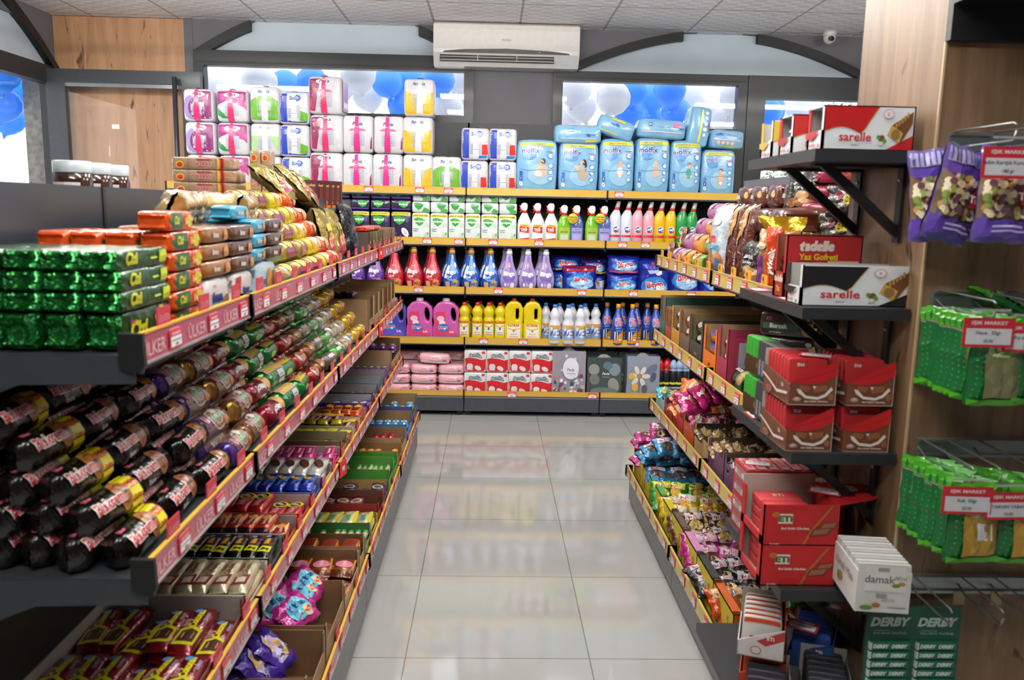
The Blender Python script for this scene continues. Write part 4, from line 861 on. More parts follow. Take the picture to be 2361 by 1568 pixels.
def jugart(c1): return [('p', [(-.4, .12), (.42, .12), (.4, .2), (.22, .28), (0, .4), (-.02, .72), (-.35, .72), (-.42, .4)], c1), ('e', -.2, .55, .14, .07, '#f0c8d4'), ('e', -.14, .45, .12, .06, '#f6e2e8'), ('e', -.1, .33, .22, .1, '#2f6fc8'), ('t', 'Bingo', -.1, .33, .1, '#ffffff', dict(bold=.08, rot=.1)), ('t', 'Bingo', -.1, .33, .1, '#c01c2c', dict(bold=.03, rot=.1)), ('t', '2.5L', .22, .23, .07, '#ffffff', dict(bold=.03)), ('r', -.38, .12, .38, .14, '#6a6fc8')]
for i, (px, c, n, a1) in enumerate([(906, '#4b45a4', 'violet-blue', '#6c4fc0'), (967, '#c95aa8', 'pink', '#d63a66'), (1028, '#c95aa8', 'pink', '#d63a66')]):
    w, h = .185, .285; hole = oval(.052, .185, .017, .047, .12)
    o = put('jug'+n, P_jug(c, w, h, jugart(a1), hole, '#e6d5e2'), (BX(px, 740), YF+.05, ZD), 0, '%s detergent jug with handle%s' % (n, '' if i == 0 else ', '+['', 'left', 'right'][i]+' of the pink two'), 'detergent jug', 'large detergent jugs')
    o.name = 'detergent_jug'
def P_klo():
    prof = [(0, .036), (.006, .04), (.04, .04), (.045, .0385), (.15, .039), (.165, .034), (.175, .03), (.187, .036), (.205, .039), (.225, .035), (.24, .022), (.25, .016)]
    return P_bottle('x', prof, '#e2c90f', ([(.248, .0165), (.27, .0155), (.272, .012)], '#cf2f20'), [('r', -.44, .18, .44, .6, '#f3efd8'), ('r', -.44, .5, .44, .6, '#ecca20'), ('t', 'KLORAK', 0, .55, .085, '#c0281e', dict(bold=.04)), ('e', 0, .38, .08, .05, '#3358a8'), ('p', [(-.4, .48), (0, .42), (.4, .48), (.4, .45), (0, .39), (-.4, .45)], '#e8b820'), ('t', 'çamaşır suyu', 0, .26, .035, '#40405a'), ('r', -.3, .2, .3, .215, '#d8503a')], 1, 'bleach_bottle')[1]()
for i, px in enumerate((1070, 1100.4, 1127, 1153)): put('klo', P_klo, (BX(px, 740), YF+.045, ZD), 0, 'small yellow bleach bottle with red cap, %s from left in front' % ORD[i], 'bleach bottle', 'small yellow bleach bottles'); put('klo', None, (BX(px+5, 740), YF+.15, ZD), 0, 'small yellow bleach bottle in the back row, %s from left' % ORD[i], 'bleach bottle', 'yellow bleach bottles in the back row')
KA = [('r', -.36, .1, .36, .42, '#f3efd8'), ('t', 'KLORAK', 0, .4, .07, '#c0281e', dict(bold=.04)), ('e', 0, .28, .06, .035, '#3358a8'), ('p', [(-.34, .35), (0, .3), (.34, .35), (.34, .33), (0, .27), (-.34, .33)], '#e8b820'), ('t', 'çamaşır suyu', 0, .19, .03, '#40405a'), ('r', -.25, .13, .25, .14, '#d8503a')]
w = .128; h = .295; s = w/2
for i, px in enumerate((1185, 1228)):
    put('kj', P_jug('#e2c90f', w, h, KA, rr(.012, .16, .034, .235, .01), '#cf2f20', [(-s*.9, 0), (s*.9, 0), (s, .01), (s, h*.44), (s*.94, h*.47), (s*.99, h*.5), (s*.99, h*.8), (s*.7, h*.92), (s*.3, h*.97), (-s*.3, h*.97), (-s*.7, h*.92), (-s*.99, h*.8), (-s*.99, h*.5), (-s*.94, h*.47), (-s, h*.44), (-s, .01)]), (BX(px, 740), YF+.05, ZD), 0, 'large yellow bleach jug with square handle hole, %s' % ['left', 'right'][i], 'bleach jug', 'large yellow bleach jugs').name = 'bleach_jug'
def P_ace():
    prof = [(0, .036), (.006, .041), (.12, .042), (.15, .038), (.17, .028), (.185, .034), (.2, .036), (.225, .026), (.245, .016), (.25, .015)]
    return P_bottle('x', prof, '#e2e3ec', ([(.248, .0155), (.27, .0155), (.272, .012)], '#3a80d4'), [('r', -.49, .12, .49, .5, '#7fb4dc'), ('r', -.49, .42, .49, .52, '#dba04a'), ('r', -.49, .1, .49, .13, '#dba04a'), ('e', -.3, .42, .12, .06, '#e4e6f0'), ('e', .08, .3, .26, .12, '#efeff8'), ('t', 'ACE', .08, .3, .17, '#4a4aa8', dict(bold=.06)), ('t', 'ACE', .08, .3, .11, '#f0f0fa', dict(bold=0))], 1, 'bleach_bottle')[1]()
for i, px in enumerate((1279, 1310, 1338)): put('ace', P_ace, (BX(px, 740), YF+.0, ZD), 0, 'white bleach bottle with blue cap, %s from left of the front three' % ORD[i], 'bleach bottle', 'white bleach bottles')
for i, px in enumerate((1260, 1292, 1322, 1352, 1377)): put('ace', None, (BX(px, 740), YF+.1, ZD), 0, 'white bleach bottle with blue cap, %s from left of the row behind' % ORD[i], 'bleach bottle', 'white bleach bottles')
def P_por():
    prof = [(0, .036), (.006, .041), (.12, .042), (.165, .039), (.2, .028), (.235, .018), (.255, .015)]
    return P_bottle('x', prof, mat('#24409f', .15, 0, .6), ([(.252, .0165), (.28, .016), (.282, .012)], '#eda01c'), [('p', [(-.49, .04), (.49, .04), (.49, .46), (.1, .3), (-.4, .1)], '#d98a1c'), ('e', 0, .6, .36, .16, '#2f6fd0'), ('t', 'POR', 0, .68, .11, '#ffffff', dict(bold=.1)), ('t', 'POR', 0, .68, .11, '#d0202c', dict(bold=.05)), ('t', 'ÇÖZ', .06, .57, .11, '#ffffff', dict(bold=.1)), ('t', 'ÇÖZ', .06, .57, .11, '#d0202c', dict(bold=.05)), ('t', 'BANYO', 0, .45, .045, '#9cc8f0'), ('t', 'GÜCÜ', 0, .39, .045, '#9cc8f0'), ('r', -.32, .14, -.06, .36, '#e8ecf0'), ('r', -.22, .14, -.12, .36, '#20242c'), ('e', .18, .14, .14, .03, '#e8e4d8'), ('r', .1, .2, .36, .22, '#f0d8a8'), ('r', .1, .26, .36, .28, '#f0d8a8')], 1, 'cleaner_bottle')[1]()
for i, px in enumerate((1425, 1457.6, 1512)): put('por', P_por, (BX(px, 740), YF+.01, ZD), 0, 'blue and orange cleaner bottle with orange cap, %s from left in front' % ORD[i], 'cleaner bottle', 'blue and orange cleaner bottles')
for i, px in enumerate((1404, 1440, 1473, 1498)): put('por', None, (BX(px, 740), YF+.11, ZD), 0, 'blue and orange cleaner bottle, %s from left in the row behind' % ORD[i], 'cleaner bottle', 'blue and orange cleaner bottles')
# ---- lowest shelf (deck ZE)
def P_wipe(front):
    def mk():
        w, h = .2, .07; q = MB(); fn, F = soft(w, .11, h, 5, .2, .002, 3); q.cube(fn, TV, [mat('#eeb0bb', .3, 0, .5, .25, 30)][0])
        G = lambda u, v, off=0: F(u, v, -off-.003)
        q.art(G, w, h, [('p', [(-.46, .2), (.4, .12), (.42, .22), (-.44, .32)], '#f6eef0'), ('e', .02, .58, .2, .22, '#f4c3cc'), ('t', 'uni baby', .02, .58, .2, '#e07a90', dict(bold=.01)), ('r', .26, .3, .33, .48, '#4a78c8'), ('r', .34, .3, .39, .48, '#c83a5a')] if front else [('r', -.45, .1, .45, .4, '#f2e8ea'), ('e', .25, .5, .14, .25, '#d87a92'), ('e', .35, .35, .1, .16, '#e8a0b0'), ('e', .1, .3, .06, .1, '#8aa87a'), ('t', 'baby', -.2, .7, .2, '#e07a90')])
        for s in (-1, 1):
            q.add([(s*w*.48, -.045, h*.45), (s*w*.48, .045, h*.45), (s*(w*.5+.012), .055, h*.75), (s*(w*.5+.012), -.055, h*.7)], [(0, 1, 2, 3)], film('#f0ccd2')); q.add([(s*w*.48, -.045, h*.5), (s*w*.48, .045, h*.5), (s*(w*.5+.012), .055, h*.2), (s*(w*.5+.012), -.055, h*.25)], [(0, 1, 2, 3)], film('#f0ccd2'))
        return q.obj('wet_wipes_pack')
    return mk
for ci, (px, fr) in enumerate([(915, 0), (977, 1), (1040, 1)]):
    for r_ in range(3): put('wipe%d' % fr, P_wipe(fr), (BX(px, 860), YF+.06+random.uniform(0, .01), ZE+r_*.07), random.uniform(-.04, .04), 'pink wet wipes pack, %s column, %s layer' % (['leftmost', 'middle', 'right'][ci], ['bottom', 'second', 'third'][r_]), 'wet wipes', 'stacked wet wipes', sc=(.92, 1, 1))
put('wipe1', None, (BX(1001, 815), YF+.06, ZE+.213), .06, 'pink wet wipes pack lying loose on top of the stacks', 'wet wipes', 'stacked wet wipes', ry=.05, sc=(1.08, 1, 1.1))
for i, px in enumerate((945, 1010, 1055)):
    for r_ in range(4): put('wipe0', None, (BX(px, 840), YF+.22, ZE+r_*.07), 0, 'pink wet wipes pack in the row behind, %s column, %s layer' % (['left', 'middle', 'right'][i], ORD[r_]), 'wet wipes', 'wet wipes in the row behind')
def P_nap():
    w, h = .158, .158; q = MB(); fn, F = soft(w, .16, h, 14, .02, .0006, 3, TS); q.cube(fn, TS, film('#e9e4e4')); G = lambda u, v, off=0: F(u, v, -off-.001)
    q.art(G, w, h, [('r', -.48, .03, .48, .5, '#d11f28'), ('p', [(-.48, .5), (.48, .5), (.48, .62), (.3, .56), (0, .64), (-.3, .66), (-.48, .62)], '#d11f28'), ('r', .3, .84, .44, .96, '#b8434a'), ('p', [(-.36, .1), (-.12, .1), (-.1, .32), (-.16, .4), (-.32, .4), (-.38, .3)], '#f0ecec'), ('e', .12, .2, .16, .1, '#f0ecec', 14, -.5), ('t', 'familia', 0, .72, .22, '#2b4566', dict(bold=.09, rot=-.04, arc=.012)), ('t', 'familia', 0, .72, .22, '#e9edf2', dict(bold=.0, rot=-.04, arc=.012))]+[('r', -.46, .12+.08*i, .46, .125+.08*i, '#b01820') for i in range(5)])
    return q.obj('napkin_pack')
for r_ in range(2):
    for c in range(4): put('nap', P_nap, (BX(1095.5+51.4*c, 860), YF+.085-.006*(c % 2), ZE+.001+r_*.159), 0, 'red and white square napkin pack, %s column from left, %s row' % (ORD[c], ['bottom', 'top'][r_]), 'napkins', 'red and white napkin packs')
def P_gift(key, cols_, txt, dark, w=.23, h=.27):
    def mk():
        q = MB(); q.grid(lambda a, b: ((a-.5)*w, -.05-.012*math.sin(PI*b)+.003*math.sin(9*a+7*b), b*h), 8, 8, mat(cols_[0], .25, 0, .6, .2, 20)); q.grid(lambda a, b: ((a-.5)*w, .05, b*h), 2, 2, film(cols_[0]))
        for s in (-1, 1): q.grid(lambda a, b: (s*w/2, -.05+.1*a, b*h), 2, 2, film(cols_[0]))
        rn = random.Random(len(key)); A = []
        for i in range(46): A.append(('e', rn.uniform(-.42, .42), rn.choice([rn.uniform(.06, .4), rn.uniform(.06, .9)]), rn.uniform(.02, .08), rn.uniform(.015, .06), cols_[1+i % (len(cols_)-1)], 9, rn.uniform(0, 3)))
        if txt == 1: A += [('e', .05, .62, .24, .24, '#e4e4ee')]
        if txt == 2: A = [('e', x, y, a, b, c, 14, r0) for x, y, a, b, c, r0 in [(-.3, .7, .16, .14, cols_[1], 0), (-.28, .45, .15, .14, cols_[2], .4), (.3, .7, .17, .16, cols_[3], 0), (.28, .3, .16, .2, cols_[1], .3), (0, .15, .4, .1, cols_[2], 0), (.1, .8, .14, .1, cols_[4], 0)]]
        if txt == 3: A = [('e', -.12+.2*math.cos(t), .52+.16*math.sin(t), .13, .06, cols_[1], 12, t) for t in (0, 1, 2, 3, 4, 5.2)]+[('e', -.12, .52, .05, .04, '#c98a2a'), ('e', -.36, .52, .1, .08, '#e0b040'), ('e', .25, .7, .2, .09, cols_[3], 14, .6), ('e', .3, .5, .14, .07, cols_[4], 14, 1.2), ('r', -.125, .04, -.11, .46, '#4a4a40'), ('e', -.25, .25, .1, .1, '#e0a840'), ('e', .05, .2, .08, .12, '#55555a')]
        if txt < 3: A += [('t', 'Pavia', .05, .6, .09, '#6a5560' if not dark else '#e8eef0', dict(shear=.25)), ('r', -.06, .51, .18, .52, '#6a5560' if not dark else '#a8b8b8')]
        q.art(lambda u, v, off=0: (u, -.05-.012*math.sin(PI*v/h)-off-.003, v), w, h, A)
        q.grid(lambda a, b: ((a-.5)*w*.7, -.02+.01*math.sin(20*a), h-.04+.06*b*math.sin(PI*a)), 8, 3, mat('#c9c6c8', .15, .2, .6, .9, 60)); return q.obj('gift_bag')
    return key, mk
for (x0, x1, k, lab_, y0_) in [(1273, 1350, P_gift('ga', ['#9a93a0', '#e6e2e8', '#7b3a5a', '#c8ccd8', '#b98a70', '#3c4a70', '#d8a890', '#f0eef2'], 1, 0), 'crinkly gift bag with small mixed flowers and white oval', 808), (1353, 1432, P_gift('gb', ['#3f4b4c', '#8d8f86', '#6c7470', '#7f8a90', '#56707c'], 2, 1), 'dark grey-green gift bag with blurred pale petals', 823), (1444, 1520, P_gift('gc', ['#8f97a6', '#dcd8d0', '#ccc', '#6a7088', '#50566e'], 3, 0), 'grey-blue gift bag with a large white and yellow flower', 820)]:
    a, b = cols(x0, x1, 860); z1 = BZ((x0+x1)/2, y0_, YF); put(k[0], k[1], ((a+b)/2, YF+.05, ZE+.001), random.uniform(-.06, .06), lab_, 'gift bag', 'gift bags on the lowest back shelf', sc=((b-a)/.23, 1, (z1-ZE)/.275))
for i, px in enumerate((1395, 1470)): k = P_gift('gd', ['#6e7d80', '#8d9f9f', '#a8b0a0'], 0, 1, .22, .3); put('gd', k[1], (BX(px, 840), YF+.2, ZE), 0, 'grey gift bag standing behind, %s' % ['left', 'right'][i], 'gift bag', 'gift bags behind')
def P_can(c, hc):
    def mk():
        o = P_bottle('x', [(0, .024), (.004, .026), (.2, .026), (.205, .022)], '#15161a', ([(.2, .0255), (.225, .0255), (.25, .018), (.262, .008)], hc), [('r', -.6, .12, .6, .3, c), ('t', 'detan', 0, .48, .13, '#e3e02a', dict(bold=.06)), ('r', -.6, .3, .6, .34, '#d8c8cc'), ('r', -.6, .9, .6, 1., c)], 1, 'spray_can')[1](); return o
    return mk
for i, (px, n) in enumerate([(1526, 'red'), (1541, 'red'), (1557, 'pale blue'), (1571, 'pale blue'), (1586, 'pale blue')]): put('can'+n, P_can('#b01820' if n == 'red' else '#8fb0dc', '#cf1f28' if n == 'red' else '#a8c4ea'), (BX(px, 840), YF+.06, ZE), 0, '%s and black insect spray can, %s from left of five' % (n, ORD[i]), 'spray can', 'insect spray cans')
for i, px in enumerate((1530, 1548)): put('canred', None, (BX(px, 840), YF+.12, ZE), 0, 'red insect spray can in the row behind, %s' % ['left', 'right'][i], 'spray can', 'insect spray cans')
# ================================================================== LEFT SHELVES
D1, D2, D3, D4 = 1.224, .876, .536, .206
XF = -.545
def Y_of(px, x=-.53): return -x*1884/(1132-px)
# ---- block packs on the top left shelf
def art_citi(bg, big=False):
    return [('r', -.49, .02, .49, .98, bg)] if False else []
K_G = P_block('cg', .185, .031, .058, mat('#104a20', .3, .2, .4, .8, 40, .1), [('t', 'Çizi', -.24, .52, .8, '#d8d62a', dict(bold=.05, shear=.15)), ('r', .3, .2, .46, .85, '#c9d62c'), ('r', .12, .42, .26, .52, '#b8c830')], [], mat('#0f6e28', .18, .8, .5, 5., 34, .35), puff=.05, amp=.002, e=14)
K_G2 = P_block('cg2', .185, .058, .055, mat('#0d401b', .3, .2, .4, .8, 40, .1), [('t', 'Çizi', -.2, .42, .66, '#e3dc2a', dict(bold=.05, shear=.15)), ('t', 'Ülker', -.3, .72, .14, '#d0507a'), ('p', [(.12, .7), (.3, .95), (.45, .55), (.3, .15), (.16, .4)], '#d8a050'), ('r', .25, .78, .36, .98, '#c9d62c')]+[('e', .2+.07*i, .35+.12*j, .01, .03, '#a8702c', 6) for i in range(3) for j in range(4)], [], mat('#0f6e28', .18, .8, .5, 5., 34, .35), amp=.0012)
K_O = P_block('co', .16, .034, .055, foil('#e2541a', .2), [('r', -.49, .04, -.02, .96, '#1f5a30'), ('t', 'Çizi', -.26, .52, .55, '#d8d62a', dict(bold=.05, shear=.15)), ('e', .26, .5, .13, .36, '#d3c92c'), ('r', .06, .3, .12, .7, '#f08a50')], [], amp=.0012)
def K_ik(key, col, h, w, t='ikram', tc='#f0e6da', bc='#c8884a'): return P_block(key, w, h, .055, film(col), [('t', t, -.12, .5, .42, tc, dict(bold=.05)), ('e', .3, .45, .14, .35, bc)], amp=.0012, e=6, puff=.08)
K_B1, K_B2, K_B3 = K_ik('ib1', '#96602f', .033, .16), K_ik('ib2', '#5b3424', .033, .16), K_ik('ib3', '#4c3230', .033, .15)
K_T = K_ik('it', '#3fa3c8', .033, .1, 'ikram', '#d8c8b0', '#d89a5a')
K_W = P_block('iw', .15, .075, .05, film('#e6e4e4'), [('t', 'ikram', -.08, .5, .36, '#2b3f8c', dict(bold=.06)), ('e', .3, .3, .16, .2, '#a8723c'), ('e', .12, .14, .16, .12, '#c8985a'), ('t', 'Ülker', -.2, .82, .12, '#c03048')], amp=.0015, e=5)
K_W2 = P_block('iw2', .15, .075, .05, film('#e2dcdc'), [('t', 'ikram', .05, .45, .3, '#2b3f8c', dict(bold=.06)), ('p', [(-.46, .9), (-.46, .1), (-.3, .3), (-.2, .9)], '#b02a34'), ('e', .3, .2, .16, .16, '#5a3424')], amp=.0015, e=5)
K_W3 = P_block('iw3', .17, .085, .05, film('#b7cfdc'), [('t', 'ikram', -.25, .45, .25, '#5a6a9a', dict(bold=.05)), ('e', .05, .4, .14, .4, '#c8903c'), ('e', .28, .35, .13, .36, '#7a4a30'), ('e', .42, .4, .05, .4, '#d0c040')], amp=.0015, e=5)
def stackp(kind, y, z0, h, n, ncol, desc, where='', d=.058, base=0, dz=0, name0='layer'):
    for j in range(ncol):
        for i in range(n):
            rw = ['front', 'second', 'third', 'fourth', 'fifth'][j]
            put(kind[0], kind[1], (XF-.028-j*d+random.uniform(-.003, .003), y+random.uniform(-.004, .004), z0+i*h), RL+random.uniform(-.03, .03), '%s, %s column from aisle, %s layer%s' % (desc, rw, ORD[i+base], where), 'biscuits', desc+'s')
stackp(K_G2, 1.305, D1, .058, 1, 4, 'green foil cracker pack standing at the near end')
stackp(K_G, 1.305, D1+.0585, .0305, 3, 4, 'green foil cracker pack lying on the standing ones')
stackp(K_O, 1.495, D1, .0345, 5, 4, 'orange and green cracker pack')
put('co', None, (XF-.035, 1.49, D1+.173), RL+.1, 'orange and green cracker pack, lying loose on top of its stack', 'biscuits', 'orange and green cracker packs')
stackp(K_W, 1.665, D1, .076, 1, 2, 'white biscuit pack with blue writing'); stackp(K_B1, 1.665, D1+.077, .0335, 3, 3, 'light brown biscuit pack')
stackp(K_W2, 1.835, D1, .076, 1, 2, 'white and red biscuit pack'); stackp(K_B2, 1.835, D1+.077, .0335, 3, 3, 'dark brown biscuit pack beside turquoise')
stackp(K_W3, 2.04, D1, .086, 1, 2, 'pale blue biscuit pack'); stackp(K_T, 1.97, D1+.087, .0335, 3, 2, 'turquoise biscuit pack')
stackp(K_B3, 2.105, D1+.087, .0335, 3, 3, 'brown-grey biscuit pack beyond turquoise')
put('it', None, (XF-.06, 1.93, D1+.185), RL+.05, 'turquoise biscuit pack lying on top of the brown ones', 'biscuits', None, sc=(1.5, 1, 1))
for i in range(6):
    k = P_bag('kb%d' % (i % 2), .17, .09, .06, '#b48d58' if i % 2 else '#c8a46a', [('e', .1, .5, .2, .3, '#d8c8a8'), ('r', -.3, .3, -.05, .7, '#b8c8d0')], 'biscuit_bag', amp=.005, pw=3)
    put(k[0], k[1], (XF-.15-.02*(i % 2), 1.78+.105*i, D1+.165), RL+random.uniform(-.5, .5), 'crumpled kraft-coloured biscuit bag behind the packs, %s from near end' % ORD[i], 'biscuits', 'kraft-coloured bags', rx=.5)
# ---- rolls
def RA(txt, tc, bands=(), size=.6, u=-.05, disc=None, du=.28, small=None):
    A = list(bands)
    if disc: A += [('e', du, 0, .12, 1.0, disc[0], 14), ('e', du, 0, .08, .65, disc[1], 12)]
    A += [('t', txt, u, -.1, size, tc[0], dict(bold=.09))] if len(tc) > 1 else []
    A += [('t', txt, u, -.1, size, tc[-1], dict(bold=.03))]
    if small: A += [('t', small[0], u-.12, .75, .32, small[1], dict(bold=.04)), ('t', small[2], u+.02, -.85, .4, '#e8e8ec', dict(bold=.02))] if len(small) > 2 else [('t', small[0], u-.18, .75, .32, small[1], dict(bold=.04))]
    return A
R_BK = P_roll('rbk', .03, .165, '#15110f', RA('Biskrem', ('#ece4e0', '#b81f2e'), size=.95, u=-.12, disc=('#a8662c', '#2a1812'), du=.2, small=('Ülker', '#e06a80')), name='biscuit_roll')
R_BKT = P_roll('rbkt', .03, .165, '#15110f', RA('Biskrem', ('#ece4e0', '#b81f2e'), [('r', .17, -1.7, .385, 1.8, '#f0e020', 2, 8), ('t', '%50', .28, .2, .7, '#c8401c', dict(bold=.03)), ('t', 'Daha', .28, -.6, .4, '#c8401c')], size=.85, u=-.19, disc=('#a8662c', '#3a2012'), du=.07, small=('Ülker', '#e06a80')), name='biscuit_roll')
R_BX = P_roll('rbx', .031, .165, '#1a1210', RA('Biskrem', ('#ece4e0', '#b81f2e'), size=.8, u=-.2, disc=('#9c5a34', '#3c2018'), du=.15, small=('Ülker', '#e06a80', 'Extra')), name='biscuit_roll')
def mint(key, c, e): return P_roll(key, .03, .155, c, [('r', -.4, -1.3, .38, 1.3, '#6a4a3c', 4, 6), ('e', .05, .0, .24, 1.0, '#c8b8a8', 16), ('e', .05, .0, .19, .8, '#8a6a54', 14), ('t', 'ALPELLA', .04, .1, .42, '#79c4a6', dict(bold=.08)), ('e', .12, .7, .1, .3, '#f0e8dc', 10, .6), ('e', -.28, .3, .08, .4, '#b87a88'), ('e', .26, -.5, .08, .35, '#c07a3a')], e, 'biscuit_roll')
R_PU, R_GO = mint('rpu', '#6a4a9a', '#4a35b8'), mint('rgo', '#9a6c30', '#d8a850')
R_MA = P_roll('rma', .029, .155, '#7d1730', [('e', .3, .35, .14, 1.0, '#d8a45a', 14), ('t', 'HOŞBEŞ', -.02, -.35, .55, '#f2e8ea', dict(bold=.06, arc=.006)), ('t', 'Ülker', -.18, .6, .34, '#d87a90', dict(bold=.03)), ('t', 'SÜPREM', .0, -1.0, .4, '#f2e8ea', dict(bold=.02))], '#c03a50', 'wafer_roll')
R_YG = P_roll('ryg', .031, .15, '#2c7a44', [('r', -.42, .1, .42, 1.5, '#caa070', 4, 4), ('t', 'HANIMELLER', -.05, .5, .5, '#e3cf22', dict(bold=.05, w=.08)), ('r', .05, -1.2, .36, 0, '#cfcfd2', 3, 3), ('r', .08, -.5, .3, -.4, '#70707a'), ('r', .08, -.8, .3, -.7, '#70707a')], '#3fd070', 'biscuit_roll')
R_YG2 = P_roll('ryg2', .029, .15, '#1f7a3c', [('r', -.42, .2, .42, 1.5, '#c98f58', 4, 4), ('t', 'HANIMELLER', -.05, .4, .5, '#e3cf22', dict(bold=.05, w=.09)), ('e', -.1, -.8, .2, .3, '#8fce6a')], '#3fd070', 'biscuit_roll')
R_RD = P_roll('rrd', .026, .13, '#9c2024', [('e', .05, .1, .28, .8, '#c98a7a'), ('e', .1, .2, .14, .5, '#7a3020'), ('e', -.2, .1, .1, .5, '#e8c8c0')], '#b82030', 'biscuit_roll')
R_BR = P_roll('rbr', .027, .14, '#8a4a22', [('e', .1, .2, .24, .8, '#a86a3a'), ('t', 'rulokat', -.02, -.1, .5, '#f0e4d8', dict(bold=.05)), ('r', -.4, -1.2, .4, -.8, '#5a2814')], '#c07a3a', 'biscuit_roll')
R_SI = P_roll('rsi', .027, .14, '#6d5f58', [('t', 'AHENK', 0, .2, .7, '#e8e6e8', dict(bold=.06)), ('t', 'SADE', 0, -.7, .5, '#d8c8c0', dict(bold=.04)), ('e', .3, .3, .08, .5, '#b8784a')], '#a8a0a0', 'biscuit_roll')
R_GN = P_roll('rgn', .027, .14, '#4fa848', [('t', 'AHENK', 0, .1, .65, '#e8f0e6', dict(bold=.05)), ('e', .28, .5, .12, .5, '#c8b068'), ('r', -.1, -1.1, .2, -.6, '#d8e8d0')], '#4fc060', 'biscuit_roll')
R_WH = P_roll('rwh', .027, .13, '#dfe0e6', [('e', 0, .1, .22, .8, '#e8c468'), ('t', 'Dankek', 0, .1, .45, '#2a4a9a', dict(bold=.05)), ('e', .25, -.3, .08, .4, '#c88a3a'), ('e', -.28, .2, .08, .3, '#3a62b8')], '#e8e8ee', 'cake_pack', fl=.9, twist=True)
R_YL = P_roll('ryl', .027, .13, '#dcb022', [('e', 0, .1, .22, .8, '#e8d070'), ('t', 'Dankek', 0, .1, .45, '#b03a20', dict(bold=.05)), ('e', .2, -.5, .14, .4, '#a82a68')], '#e8c430', 'cake_pack', fl=.9, twist=True)
def pile(kind, y, n, z0, desc, tier, r=.03, cat='biscuits', full=0, x0=None, lean=.045, jit=.09, deep=1, rise=1.62):
    x0 = XF if x0 is None else x0
    for i in range(n):
        m = full+1 if full else deep
        for j in range(m):
            x = x0-r-i*lean-(j*2*r*1.02)
            if x < XLB+r*.9: continue
            lab = '%s, %s row up%s, %s' % (desc, ORD[i], '' if j == 0 else ', %s from rail' % ORD[j], tier)
            put(kind[0], kind[1], (x+random.uniform(-.007, .005), y+random.uniform(-.012, .012), z0+i*r*rise+random.uniform(0, .006)*(i > 0)+(r*.5 if 0 else 0)), RL+random.uniform(-jit, jit), lab, cat, desc+'s', sc=(1, 1, 1), rx=0)
S2 = 'second left shelf'
z2 = D2
for kind, y, n, desc, full in [(R_BKT, 1.285, 6, 'black biscuit roll with yellow tag', 4), (R_BX, 1.455, 6, 'black biscuit roll with brown ring', 0), (R_BK, 1.625, 6, 'black biscuit roll, red and white writing', 0), (R_PU, 1.785, 6, 'purple and mint biscuit roll', 0), (R_GO, 1.945, 6, 'gold and brown biscuit roll', 0), (R_MA, 2.105, 6, 'maroon wafer roll', 0),
    (R_YG, 2.27, 6, 'green roll with white nutrition panel', 0), (R_YG2, 2.43, 6, 'green roll with yellow writing', 0), (R_RD, 2.575, 6, 'small red biscuit roll', 0), (R_BR, 2.715, 6, 'orange-brown biscuit roll', 0), (R_SI, 2.86, 6, 'silver-brown biscuit roll', 0), (R_GN, 3.005, 6, 'bright green biscuit roll', 0), (R_WH, 3.15, 6, 'white twisted cake pack', 0), (R_WH, 3.29, 6, 'farther white twisted cake pack', 0), (R_YL, 3.43, 6, 'yellow twisted cake pack', 0), (R_YL, 3.57, 6, 'farther yellow twisted cake pack', 0)]:
    pile(kind, y, n, z2, desc, S2, full=full, deep=2)
for j in range(5):   # near-end stack seen end-on
    pass
# rolls on top shelf
R_HA = P_roll('rha', .03, .16, '#b7a04e', [('r', -.4, -1.2, .38, -.2, '#8a2a50', 4, 4), ('e', -.08, .4, .2, .7, '#cdbf3c'), ('t', 'ikram', -.05, .4, .4, '#a8a8a0'), ('e', .26, 0, .12, 1.0, '#8a5a34')], '#a8234e', 'biscuit_roll')
R_HB = P_roll('rhb', .03, .16, '#c8a87c', [('e', -.1, .4, .2, .7, '#e0dc5a'), ('e', .26, .1, .1, .8, '#9a6a44'), ('r', -.4, -1.2, .4, -.7, '#3a8a58')], '#caa878', 'biscuit_roll')
R_HY = P_roll('rhy', .031, .15, '#e3d52e', [('e', .0, .4, .22, .8, '#f0eab8'), ('e', .3, .1, .1, .9, '#d8b48a'), ('e', -.25, -.4, .1, .5, '#e87a2a')], '#e8d820', 'biscuit_roll')
R_HO = P_roll('rho', .031, .15, '#e2561c', [('e', -.05, .4, .16, .6, '#f0ece8'), ('t', 'çizi', -.05, .4, .4, '#3a3a4a', dict(bold=.04)), ('e', .2, -.3, .16, .8, '#d89868'), ('e', -.3, -.2, .08, .5, '#f07030')], '#f06020', 'biscuit_roll')
for kind, y, n, desc in [(R_HB, 2.27, 4, 'tan and yellow biscuit roll'), (R_HA, 2.44, 5, 'gold and burgundy biscuit roll'), (R_HA, 2.61, 5, 'farther gold and burgundy biscuit roll'), (R_HY, 2.775, 5, 'bright yellow biscuit roll'), (R_HO, 2.93, 5, 'orange and white biscuit roll')]: pile(kind, y, n, D1, desc, 'top left shelf', lean=.04)
GB = [('p', [(-.45, .1), (.45, .1), (.4, .45), (-.4, .35)], '#a02858'), ('e', 0, .35, .3, .2, '#c89050'), ('r', -.2, .55, .3, .68, '#cfc030'), ('e', .1, .18, .3, .1, '#b04a20')]
for i in range(4):
    k = P_bag('gbag', .13, .215, .07, '#8f7a38', GB, 'snack_bag', amp=.005, pw=2.6, seed=4); put(k[0], k[1], (XF-.075-.012*(i % 2), 3.12+.115*i, D1), RL+random.uniform(-.3, .3), 'golden snack bag standing at the far end, %s from near' % ORD[i], 'snack bag', 'golden standing snack bags', rx=-.25)
